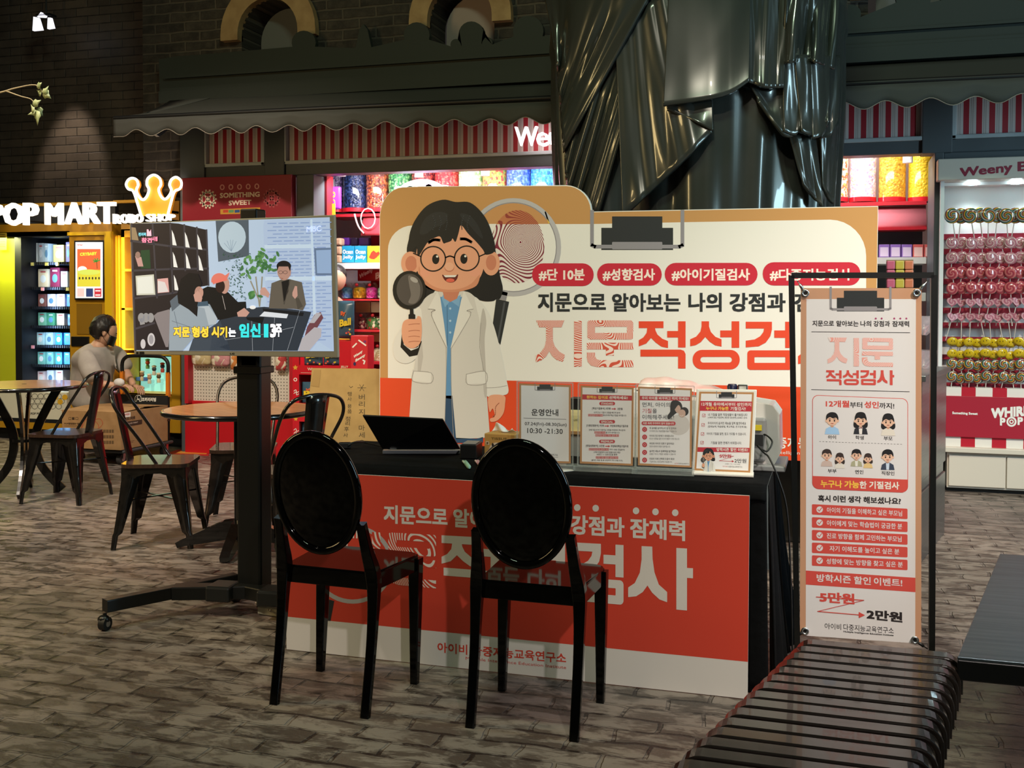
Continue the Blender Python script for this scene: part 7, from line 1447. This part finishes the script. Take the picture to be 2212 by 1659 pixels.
# terminal
def tbox(name, label, cat, f0, f1, side, h, mats, bev=.003, z=ZT):
    A = onz(*f0, z); B = onz(*f1, z); U = (B-A); W_2 = Vector((-U.y, U.x, 0)).normalized()*side; t = thing(name, label, cat, A+U/2+W_2/2); H = Vector((0, 0, h))
    q = [A, B, B+W_2, A+W_2]; m = M(mats); m.add(q+[v+H for v in q], [(0, 3, 2, 1), (4, 5, 6, 7), (0, 1, 5, 4), (1, 2, 6, 5), (2, 3, 7, 6), (3, 0, 4, 7)]); m.build('body', t, bevel=bev); return t, q, H, U, W_2
t, q, H, U, W2 = tbox('card_terminal', 'small black card terminal between laptop and tissue box', 'card terminal', (993.5, 991), (1029, 992), .12, .055, mat('terminal_black', '#0d0d0e', .4))
a = q[3]+H; m = M(mat('terminal_top', '#5a5c5e', .3)); g = [v+H*1.02 for v in q]; c = sum(g, Vector())/4; g = [c+(v-c)*.82 for v in g]; m.add(g, [(0, 1, 2, 3)]); m.build('screen', t, solid=.003)
t, q, H, U, W2 = tbox('tissue_box', 'kraft tissue box with printed climber and a tissue poking out', 'tissue box', (1046, 990), (1112, 994), .115, .098, mat('tissue_card', '#bf9150', .6))
n_ = Vector((U.y, -U.x, 0)).normalized(); p = Pr(q[0]+n_*.0008, n_, .0002); p.text('TISSUE', 1061, 949.5, 1095, 950.5, 5, mat('ink_olive', '#6a5228'), 1, .01); p.poly([(1049, 953), (1056, 953.5), (1057, 961), (1050, 960)], CR, 1); p.ell((1052.8, 957), 2.2, 2.4, mat('ink_olive', '#6a5228'), 2, 10)
p.poly(cbez([(1056, 975), (1060, 962), (1070, 956), (1080, 958), (1088, 962), (1084, 970), (1070, 974), (1066, 982)]), CR, 1); p.poly([(1064, 956), (1067, 960), (1066, 968), (1069, 973), (1066, 972), (1063, 966), (1062, 960)], TXT, 2); p.build('box_print', t)
m = M(mat('tissue_white', '#e8e4e0', .8)); c = q[0]+(U+W2)*.5+H
m.grid(lambda u, v: c+Vector(((u-.5)*.10*(1-.3*v), .012*sin(u*9+v*3)-.01, .004+.036*v*(.55+.45*sin(u*5+1)))), 14, 8); m.build('tissue', t, solid=.001)
m = M(mat('tissue_white', '#e8e4e0', .8))
for x, y, c, l in ((1009, 1003, '#9cc8b4', 'mint green highlighter lying on the black tablecloth'), (1036, 1002, '#d8a0b4', 'pink highlighter mostly hidden behind the right oval chair')):
    c0 = onz(x-5, y-6, ZT+.008); c1 = onz(x+5, y+7, ZT+.008); m = M(mat('pen_'+c.strip('#'), c, .35)); t = thing('highlighter', l, 'pen', (c0+c1)/2, 0, 'highlighters on the tablecloth'); m.tube([c0, c0+(c1-c0)*.1, c0+(c1-c0)*.9, c1], [.004, .008, .008, .004], 10); m.build('barrel', t); m = M(mat('pencap_'+c.strip('#'), '#d8ece4' if x < 1020 else '#f0d4dc', .35)); m.cyl(c0-(c1-c0)*.06+Vector((-.006, 0, 0)), c0+(c1-c0)*.3+Vector((-.006, 0, .002)), .004, n=8); m.build('clip', t)
q = [onz(x, y, ZT+.001) for x, y in ((1212, 1012), (1236, 1014), (1240, 1017), (1217, 1019))]; m = M(mat('print_paper', '#e6e0e0', .5)); m.add(q, [(0, 1, 2, 3)]); tag(m.build('paper_slip', loc=q[0], solid=.001), 'white paper slip under the foot of the leftmost sign', 'paper')
# printer, boxes and small items at the back right of the table
PRW = mat('printer_white', '#dedbd8', .35, coat=.2); PRG = mat('printer_grey', '#8a8c8e', .4)
pa = onz(1656, 1000, ZT); pb = onz(1692, 985, ZT)
t = thing('label_printer', 'white photo printer behind the white framed sign at the right end of the table', 'printer', (-.35, 4.1, ZT))
x1 = ony(1690, 900, 4.12).x; m = M(PRW); pr_ = [(x1-.36, ZT+.02), (x1-.02, ZT+.02), (x1, ZT+.06), (x1-.004, ZT+.20), (x1-.03, ZT+.235), (x1-.10, ZT+.245), (x1-.36, ZT+.245)]
m.prism(pr_, (0, 3.98, 0), (1, 0, 0), (0, 0, 1), (0, .22, 0)); m.build('housing', t, bevel=.012, seg=3)
m = M(PRG); m.box(x1-.36, x1-.05, 3.955, 3.985, ZT+.03, ZT+.19); m.build('front_cover', t, bevel=.01)
m = M(mat('printer_slot', '#2a2a2c', .4)); m.box(x1-.10, x1-.06, 3.95, 3.956, ZT+.09, ZT+.13); m.build('port', t); m = M(mat('tag_yellow', '#d8c22e', .4)); m.box(x1-.095, x1-.065, 3.949, 3.956, ZT+.145, ZT+.165); m.build('yellow_label', t)
m = M(PRG); m.box(x1-.38, x1+.02, 3.93, 4.21, ZT, ZT+.02); m.build('tray', t, bevel=.004)
for x, y, l, nav in ((1582, 828, 'navy capped stamp bottle standing on the printer', True), (1605, 829, 'white square capped bottle standing on the printer', False)):
    b = ony(x, 843, 4.06); b.z = ZT+.2455; t = thing('stamp_bottle', l, 'bottle', b, 0, 'small bottles on the printer')
    m = M(mat('clear_body', '#c9c8cc', .1, trans=.5)); m.lathe([(.014, 0), (.014, .022)], b, 14); m.build('bottle_body', t)
    if nav: m = M(mat('cap_navy', '#15183a', .35)); m.lathe([(.018, .02), (.020, .05), (.015, .058)], b, 16); m.build('cap', t)
    else:
        m = M(mat('cap_white', '#e4e2de', .35)); m.cbox(b+Vector((0, 0, .04)), (.034, .03, .036)); m.build('cap', t, bevel=.006)
        m = M(BLK); m.tube([b+Vector((sx*.016, -.016, z)) for sx, z in ((-1, .022), (-1, .056), (1, .056), (1, .022))], .0022, 6); m.build('cap_rim', t)
r = prect(1372, 846, 1500, 985, 4.10); t = thing('storage_case', 'white storage case behind the middle signs carrying a wrapped pack', 'box', (r[0], 4.15, ZT)); m = M(PRW); m.box(r[0]-.06, min(r[1]+.04, x1-.385), 4.10, 4.24, ZT, r[3]); m.build('case_body', t, bevel=.006)
t = thing('wipes_pack', 'pink and white patterned wrapped pack lying above the signs', 'pack', ony(1470, 838, 4.15)); a0 = ony(1376, 840, 4.13); a1 = ony(1574, 842, 4.13)
WP = noisy('wipes_film', '#e6d8d0', '#d8938e', 9, .3, .2, (1, 1, 3)); zc = r[3]+.001
m = M(WP); m.grid(lambda u, v: Vector((a0.x+(a1.x-a0.x)*u, 4.10+.12*v, zc+.002+(.052*(1-u)+.022)*sin(pi*min(1, max(0, u*1.02)))**.35*sin(pi*v)**.5*(1-.35*u)+.003*sin(u*25))), 30, 10); m.grid(lambda u, v: Vector((a0.x+(a1.x-a0.x)*u, 4.22-.12*v, zc+.001)), 4, 2); m.build('wrapper', t)
q = prect(1226, 886, 1262, 931, 4.10); t = thing('cream_box', 'cream box glimpsed between the two left signs', 'box', (q[0], 4.1, ZT)); m = M(mat('cream_card', '#d8d09c', .5)); m.box(q[0], q[1]+.02, 4.10, 4.2, q[2], q[3]); m.build('carton', t); p = Pr((0, 4.098, 0), (0, -1, 0)); p.text('GAE', 1238.5, 908.5, 1248.5, 908.5, 3.8, TXT, 1); p.build('print', t)
q2 = prect(1226, 862, 1262, 886, 4.10); m = M(BLK); m.box(q2[0], q2[1]+.02, 4.11, 4.2, q2[2], q2[3]); m.build('lid', t)
q3 = prect(1222, 944, 1262, 1000, 4.08); m = M(PRG); m.box(q3[0], q3[1]+.03, 4.09, 4.22, ZT, q[2]-.012); m.build('stand', t); m = M(KR); m.box(q3[0], q3[1]+.03, 4.085, 4.2, q[2]-.012, q[2]); m.build('shelf_board', t)
t = thing('printer_cable', 'black cord looping beside the printer and hanging over the right table edge', 'cable', (-.22, 4.0, ZT))
m = M(BLK); xe = TX1; cpts = [ony(1640, 938, 3.97), ony(1655, 940, 3.95), ony(1668, 955, 3.92), ony(1656, 975, 3.9), ony(1636, 962, 3.9), ony(1650, 978, 3.86), ony(1662, 990, 3.82)]
m.tube(bez(cpts+[Vector((xe+.03, 3.80, ZT-.005)), Vector((xe+.06, 3.80, ZT-.12)), Vector((xe+.075, 3.80, .35)), Vector((xe+.085, 3.79, .02))], 8), .0032, 6); m.build('cord', t)

# ================================================================== OVAL BACKED CHAIRS
GLB = mat('gloss_black', '#030303', .07, spec=.35)
def oval_chair(label, loc, rz, wf=1.0):
    t = thing('oval_back_chair', label, 'chair', loc, rz, 'glossy black oval backed chairs at the booth'); m = M(GLB)
    q = []
    for cx, cy, a, r_ in ((.135*wf, .15, 0, .045), (-.135*wf, .15, 90, .045), (-.145, -.085, 180, .02), (.145, -.085, 270, .02)):
        for k in range(6): an = radians(a+k*18); q.append((cx+r_*cos(an), cy+r_*sin(an)))
    m.prism(q, (0, 0, .438), (1, 0, 0), (0, 1, 0), (0, 0, .012)); m.build('seat', t, local=True, bevel=.004)
    for nm, a, b in (('side_rail', (.165, -.1), (.172*wf, .17)), ('side_rail', (-.165, -.1), (-.172*wf, .17)), ('front_rail', (-.17*wf, .182), (.17*wf, .182)), ('rear_rail', (-.16, -.10), (.16, -.10))):
        m = M(GLB); m.bar([(a[0], a[1], .418), (b[0], b[1], .418)], .016, .055); m.build(nm, t, local=True, bevel=.003)
    for s_ in (-1, 1):
        m = M(GLB); m.bar([(s_*.168*wf, .178, .435), (s_*.17*wf, .172, .25), (s_*.172*wf, .160, 0)], [.042, .036, .026], [.042, .036, .026], up=(0, 1, 0)); m.build('leg', t, local=True, bevel=.004)
        P = bez([(s_*.150, -.165, .62), (s_*.156, -.138, .53), (s_*.164, -.112, .45), (s_*.168, -.112, .38), (s_*.168, -.13, .22), (s_*.167, -.172, 0)], 6)
        m = M(GLB); n = len(P); m.bar(P, [.030+.012*math.exp(-((i/n-.42)/.22)**2) for i in range(n)], [.026+.014*math.exp(-((i/n-.42)/.22)**2)-.004*(i/n) for i in range(n)], up=(0, 1, 0)); m.build('leg', t, local=True, bevel=.004)
    # oval back, leaning and slightly dished
    cz, a_, b_ = .712, .148, .192; Bk = lambda x, z: Vector((x, -.172-.16*(z-.60)-.25*x*x*0+.32*x*x, z))
    m = M(GLB); m.ell((0, 0, 0), (a_*.99, .006, b_*.99), 48, 24, fn=lambda q, d: Bk(q.x, cz+q.z)+Vector((0, q.y, 0))); m.build('oval_back', t, local=True)
    m = M(GLB); m.tube([Bk(a_*cos(2*pi*k/64), cz+b_*sin(2*pi*k/64)) for k in range(64)], .0135, 10, closed=True, up=(0, 1, 0)); m.build('back_rim', t, local=True)
    return t
oval_chair('glossy black oval backed chair, left one before the table, behind the television pole', (-1.568, 3.265, 0), radians(-3), 1.08)
oval_chair('glossy black oval backed chair, right one nearer the middle of the table', (-.895, 3.28, 0), radians(-1))

# ================================================================== HANGING BANNER
yaw = radians(3.6); BN = Vector((sin(yaw), -cos(yaw), 0)); BO = ony(1716, 1000, 3.92)
t = thing('banner_stand', 'slim black square tube frame standing behind the slatted bench', 'banner stand', onp(1860, 1430, BO, BN))
def bp(x, y, l=0): return onp(x, y, BO, BN)+BN*l
TL_, TR_ = bp(1709.5, 595), bp(2017, 594.5); BLp, BRp = bp(1722, 1400), bp(2012.5, 1400)
def down(a, b):
    k = (a.z-.012)/(a.z-b.z); return a+(b-a)*k
m = M(TVB); m.bar([TL_, TR_], .02, .02); m.build('top_bar', t)
for a, b in ((TL_, BLp), (TR_, BRp)): m = M(TVB); m.bar([a, down(a, b)], .02, .02, up=BN); m.build('post', t)
m = M(TVB); m.bar([down(TL_, BLp), down(TR_, BRp)], .02, .02); m.build('bottom_bar', t)
for a, b in ((TL_, BLp), (TR_, BRp)): c = down(a, b); m = M(TVB); m.bar([c+BN*.14, c-BN*.14], .03, .012); m.build('foot', t)
for a, b in (((1722, 606), (1738, 631)), ((2005.7, 605), (1981, 631)), ((1720, 1374), (1738, 1363)), ((2004, 1402), (1977, 1383))):
    A, B = bp(*a), bp(*b, .004); m = M(mat('steel', '#b8bcc0', .3, metal=1) if a[1] < 700 else BLK); m.tube([A, A+(B-A)*.3, A+(B-A)*.35, A+(B-A)*.7, A+(B-A)*.75, B], [.002, .002, .0055, .0055, .002, .002], 8); m.build('spring_hook', t)
t = thing('hanging_banner', 'tall narrow printed banner with clipboard border hung in the black frame', 'banner', bp(1860, 1380))
cs = [(1729.8, 622.4), (1990.8, 622.4), (1990, 1390.6), (1728, 1372)]
q = [bp(x, y) for x, y in cs]; m = M(EDGE); quadbox(m, q, -BN*.002); m.build('sheet', t)
p = Pr(BO+BN*.0005, BN, .00012); TN_ = mat('banner_tan', '#bf8e70', .5); BW = mat('banner_paper', '#d9d3d5', .5); RB_ = mat('banner_coral', '#cc4a42', .5); SAL = printmat('whorl_salmon', '#e39a90', '#dfcac8', 150, .62)
p.poly(cs, TN_, 1); p.poly([(1742, 646), (1978.5, 646), (1977, 1389.5), (1740.5, 1373)], BW, 2)
clip(p, 1807.6, 1910, 628, 672.7, 3, 5)
def bt(s_, x0, y0, x1, y1, h, mm=TXT, b=.02, l=6, h2=None): p.text(s_, x0, y0, x1, y1, h, mm, l, b, h2=h2)
bt('지문으로', 1755, 704.6, 1801.5, 705, 12.5); bt('알아보는', 1806.5, 705, 1854.5, 705.3, 12.5); bt('나의', 1858.5, 705.2, 1882, 705.4, 12.5); bt('강점과', 1887, 705.3, 1922.5, 705.6, 12.5); bt('잠재력', 1927.5, 705.6, 1963.8, 706, 12.5)
for x in (1891.7, 1904.5, 1931.7, 1944.8, 1957.8): p.ell((x, 688), 2.1, 2.1, mat('ink_plum', '#a03a6a'), 6, 12)
p.line([(1753.4, 716.7), (1965.6, 718.5)], 1.1, TXT, 6); p.line([(1752.7, 841.5), (1964.5, 846)], 1.1, TXT, 6)
heavyset(p, '지', 1787.5, 791, 1855.5, 791.5, 62, SAL, 6); heavyset(p, '문', 1862, 791.5, 1929, 792.5, 62, SAL, 6)
for s_, a, b in (('적', 1784.7, 1818), ('성', 1821, 1855.5), ('검', 1859, 1892), ('사', 1895, 1931.5)): heavyset(p, s_, a, 831.5, b, 832, 32, RB_, 6)
p.rr(1754.5, 853, 1961.5, 1056, 13, RB_, 4, dy=8); p.rr(1755.8, 854.3, 1960.2, 1054.5, 12, BW, 5, dy=8)
p.poly([(1754.5, 1028), (1961.5, 1036), (1961.5, 1050), (1958, 1059), (1950, 1064), (1768, 1056.5), (1758, 1051), (1754.5, 1043)], RB_, 7)
bt('12개월', 1783.6, 879.3, 1834.6, 880.5, 15, RB_, .03); bt('부터', 1835.8, 881, 1862.6, 881.5, 13, TXT, .02); bt('성인', 1867, 881.5, 1898.3, 882.5, 15, RB_, .03); bt('까지!', 1899.3, 882.6, 1931.7, 883.5, 13, TXT, .02)
HB = mat('mini_hair', '#1c1a1e', .5); HBR = mat('mini_hair_brown', '#3a2c2a', .5); MS = mat('mini_skin', '#e0b49c', .5)
def mini(cx, cy, s, top_, long_=0, hair=HB, inner=None, tie=False):
    """printed bust: head centre and size"""
    if long_: p.poly(cbez([(cx-s*.95, cy-s*.2), (cx-s*.7, cy-s*1.1), (cx, cy-s*1.35), (cx+s*.7, cy-s*1.1), (cx+s*.95, cy-s*.2), (cx+s*1.15, cy+s*.7), (cx+s*.8, cy+s*1.25*long_), (cx-s*.8, cy+s*1.25*long_), (cx-s*1.15, cy+s*.7)], 3), hair, 8)
    p.poly([(cx-s*1.15, cy+s*2.2), (cx-s*.95, cy+s*1.35), (cx-s*.3, cy+s*1.0), (cx+s*.3, cy+s*1.0), (cx+s*.95, cy+s*1.38), (cx+s*1.15, cy+s*2.25)], mat('mini_'+top_.strip('#'), top_, .5), 9)
    if inner: p.poly([(cx-s*.3, cy+s*1.05), (cx+s*.3, cy+s*1.05), (cx+s*.22, cy+s*2.2), (cx-s*.22, cy+s*2.2)], mat('mini_'+inner.strip('#'), inner, .5), 10)
    if tie: p.poly([(cx-s*.25, cy+s*1.15), (cx+s*.25, cy+s*1.3), (cx+s*.25, cy+s*1.1), (cx-s*.25, cy+s*1.35)], mat('mini_tie', '#6a2030'), 11)
    p.poly([(cx-s*.25, cy+s*.5), (cx+s*.25, cy+s*.5), (cx+s*.2, cy+s*1.15), (cx-s*.2, cy+s*1.15)], mat('mini_skin_deep', '#c8947a'), 10)
    for k in (-1, 1): p.ell((cx+k*s*.88, cy+s*.12), s*.2, s*.25, MS, 11, 10)
    p.ell((cx, cy+s*.05), s*.85, s*.82, MS, 12, 24); p.poly(cbez([(cx-s*.92, cy+s*.05), (cx-s*.85, cy-s*.8), (cx-s*.2, cy-s*1.2), (cx+s*.6, cy-s*1.05), (cx+s*.95, cy-s*.4), (cx+s*.9, cy+s*.05), (cx+s*.6, cy-s*.35), (cx+s*.1, cy-s*.25), (cx-s*.3, cy-s*.42), (cx-s*.7, cy-s*.25)], 3), hair, 13)
    for k in (-.36, .36): p.ell((cx+k*s, cy+s*.12), s*.11, s*.16, BKP, 14, 10); p.line([(cx+k*s-s*.15, cy-s*.16), (cx+k*s+s*.15, cy-s*.17)], s*.09, hair, 14)
    p.ell((cx, cy+s*.5), s*.24, s*.12, mat('mini_mouth', '#a84a44'), 14, 10, 180, 360)
mini(1797.5, 907, 14, '#9cbfe4'); mini(1859, 908, 13.5, '#2a2a32', 1, inner='#e4dcd8', tie=True); mini(1918.5, 911, 13.5, '#dcd2c8', 1)
bt('아이', 1788.6, 948.5, 1806, 948.8, 8.5); bt('학생', 1847.5, 949.5, 1866, 950, 8.8); bt('부모', 1908.7, 951.5, 1928, 952, 8.8)
for k in range(26): x = 1769.8+k*7; p.line([(x, 953.8+k*.232), (x+3.4, 953.9+k*.232)], .8, TXT, 6)
mini(1786, 983, 11, '#c9b0a8', hair=HBR); mini(1814, 990.5, 9.5, '#dcd4cc', 1.1, hair=HBR); mini(1850, 983, 11, '#a8a488', hair=HB, inner='#e0dcd4'); mini(1875, 991, 9, '#dcbc84', .95, hair=HBR); mini(1917.4, 986, 13, '#3a4256', inner='#c4d0e4')
bt('부부', 1788, 1021.5, 1807, 1022, 8.6); bt('연인', 1847, 1023.7, 1865, 1024.2, 8.8); bt('직장인', 1904, 1026.3, 1932, 1027.2, 8.8)
bt('누구나', 1772.7, 1052.5, 1819, 1054, 16, YLT, .03, 8); bt('가능', 1824, 1054, 1856, 1055, 16, YLT, .03, 8); bt('한', 1856.8, 1055, 1872, 1055.4, 16, PW, .03, 8); bt('기질검사', 1877.6, 1055.5, 1942.4, 1057.5, 16.5, PW, .03, 8)
bt('혹시', 1767.4, 1083.5, 1794, 1084.3, 14.5, b=.03); bt('이런', 1799.5, 1084.5, 1827, 1085.3, 14.5, b=.03); bt('생각', 1832, 1085.5, 1860, 1086.5, 14.5, b=.03); bt('해보셨나요?', 1865, 1087, 1946, 1090, 14.8, b=.03)
for k, (y, s_, a, b) in enumerate(((1089, '아이의 기질을 이해하고 싶은 부모님', 1786, 1948.6), (1117, '아이에게 맞는 학습법이 궁금한 분', 1786, 1948.6), (1144.5, '진로 방향을 함께 고민하는 부모님', 1786, 1947.5), (1171.8, '자기 이해도를 높이고 싶은 분', 1792, 1942.5), (1199.4, '성향에 맞는 방향을 찾고 싶은 분', 1785, 1950))):
    p.rr(1753.8, y, 1960.4, y+22.5, 2.5, RB_, 4, dy=9.8); p.ell((1770.5, y+11.7), 7, 7, BW, 6, 18); p.line([(1766.5, y+11.5), (1769.8, y+15), (1775, y+7.8)], 1.6, RB_, 7)
    sl = 9.8/206.6; p.text(s_, a, y+18.6+(a-1786)*sl, b, y+18.6+(b-1786)*sl, 12.2, BW, 6, .015)
p.poly([(1740.9, 1232.3), (1977.4, 1248), (1977.4, 1279), (1740.8, 1262.7)], RB_, 4)
bt('방학시즌', 1764, 1256.5, 1838, 1260.5, 17, BW, .02); bt('할인', 1844.5, 1261.5, 1881, 1263.5, 17, BW, .02); bt('이벤트!', 1887.5, 1264, 1949, 1267.6, 17, BW, .02)
bt('5만원', 1770.5, 1300.5, 1846, 1305.5, 23, RB_, .04); p.line([(1763.3, 1289.3), (1866, 1296.6)], 1.8, RB_, 8); p.line([(1866, 1296.6), (1766, 1320.5)], 1.3, RB_, 8); p.line([(1766, 1320.5), (1858, 1328.3)], 1.8, RB_, 8); p.poly([(1855, 1321.6), (1868.5, 1328.8), (1855, 1334.8)], RB_, 9)
bt('2만원', 1871.8, 1337, 1949.3, 1344.7, 22, TXT, .04); bt('아이비', 1781.5, 1358.5, 1817, 1360.8, 13, TXT, .0); bt('다중지능교육연구소', 1822, 1361, 1930.4, 1369, 13.5, TXT, .0); bt('Multiple Intelligence Education Institute', 1822, 1366.8, 1930, 1375, 4.6, TXT)
p.build('printed_face', t)
for x, y in ((1739.4, 633), (1979.8, 632.7), (1739, 1362.4), (1975.9, 1381.8)):
    m = M(mat('steel', '#b8bcc0', .3, metal=1)); c = bp(x, y, .005); U = Vector((cos(yaw), sin(yaw), 0)); m.tube([c+U*.0105*cos(2*pi*k/20)+Vector((0, 0, .0105*sin(2*pi*k/20))) for k in range(20)], .0038, 6, closed=True, up=BN); m.build('grommet', t)
    m = M(BLK); m.tube([c-BN*.003, c-BN*.002], [.006, .006], 12); m.build('eyelet_hole', t)

# ================================================================== BENCHES
SLT = noisy('bench_gloss', '#17120f', '#211a17', 8, .2, .02, coat=.3)
t = thing('slatted_bench', 'glossy dark slatted bench running towards the camera at lower right', 'bench', (.05, 2.3, 0))
def bx(Y): return -.062+(Y-2.92)*.255, .37+(2.92-Y)*.07
n = 0; Y = 2.92
while Y > 1.7:
    x0, w_ = bx(Y); x1 = x0+w_; m = M(SLT); r = random.uniform(-.0008, .0008)
    R_ = .038; P = [(x0-.016, Y, .335), (x0-.016, Y, .36)]+[(x0-.016+R_*(1-cos(k*pi/12)), Y, .42-R_+R_*sin(k*pi/12)+r) for k in range(7)]
    P += [(x1+.016-R_*(1-sin(k*pi/12)), Y-.006, .42-R_+R_*cos(k*pi/12)+r) for k in range(7)]+[(x1+.016, Y-.006, .36), (x1+.016, Y-.006, .335)]
    m.bar(P, .012, .0495, up=(0, 1, 0))
    # bar() sets width along the cross direction; thickness and depth exchanged by the up vector
    m.build('slat', t, bevel=.004); Y -= .0605
for f in (.12, .5, .88):
    m = M(TVB); pts = []
    for Yk in (2.94, 2.3, 1.70): x0, w_ = bx(Yk); pts.append((x0+w_*f, Yk, .396))
    m.bar(pts, .03, .03); m.build('rail', t)
for Yk in (2.75, 1.85):
    x0, w_ = bx(Yk)
    for f in (.12, .88): m = M(TVB); m.bar([(x0+w_*f, Yk, 0), (x0+w_*f, Yk, .385)], .035, .035, up=(0, 1, 0)); m.build('leg', t)
    m = M(TVB); m.bar([(x0+w_*.12, Yk, .36), (x0+w_*.88, Yk, .36)], .03, .03); m.build('cross_bar', t)
t = thing('steel_topped_bench', 'low black bench with brushed steel top cut off by the right photo edge', 'bench', (.9, 3.4, 0))
A = onz(2068, 1418, .45); B = onz(2160, 1196, .45); d = Vector((1, -.01, 0)); q = [A, A+d*1.1, B+d*1.1, B]
m = M(noisy('brushed_top', '#66737a', '#505c63', 4, .3, .05, (1, 12, 1), metal=.85)); quadbox(m, [v for v in q], Vector((0, 0, -.008))); m.build('steel_top', t, bevel=.002)
m = M(mat('bench_black', '#08090a', .3)); c = sum(q, Vector())/4; quadbox(m, [v+Vector((0, 0, -.008)) for v in q], Vector((0, 0, -.052))); m.build('edge_box', t, bevel=.003)
for s_, r_ in ((.55, .2), (1.0, .2), (.55, .85), (1.0, .85)):
    c = A+(B-A)*r_+d*s_; m = M(mat('bench_black', '#08090a', .3)); m.bar([(c.x, c.y, 0), (c.x, c.y, .39)], .05, .05, up=(0, 1, 0)); m.build('leg', t)
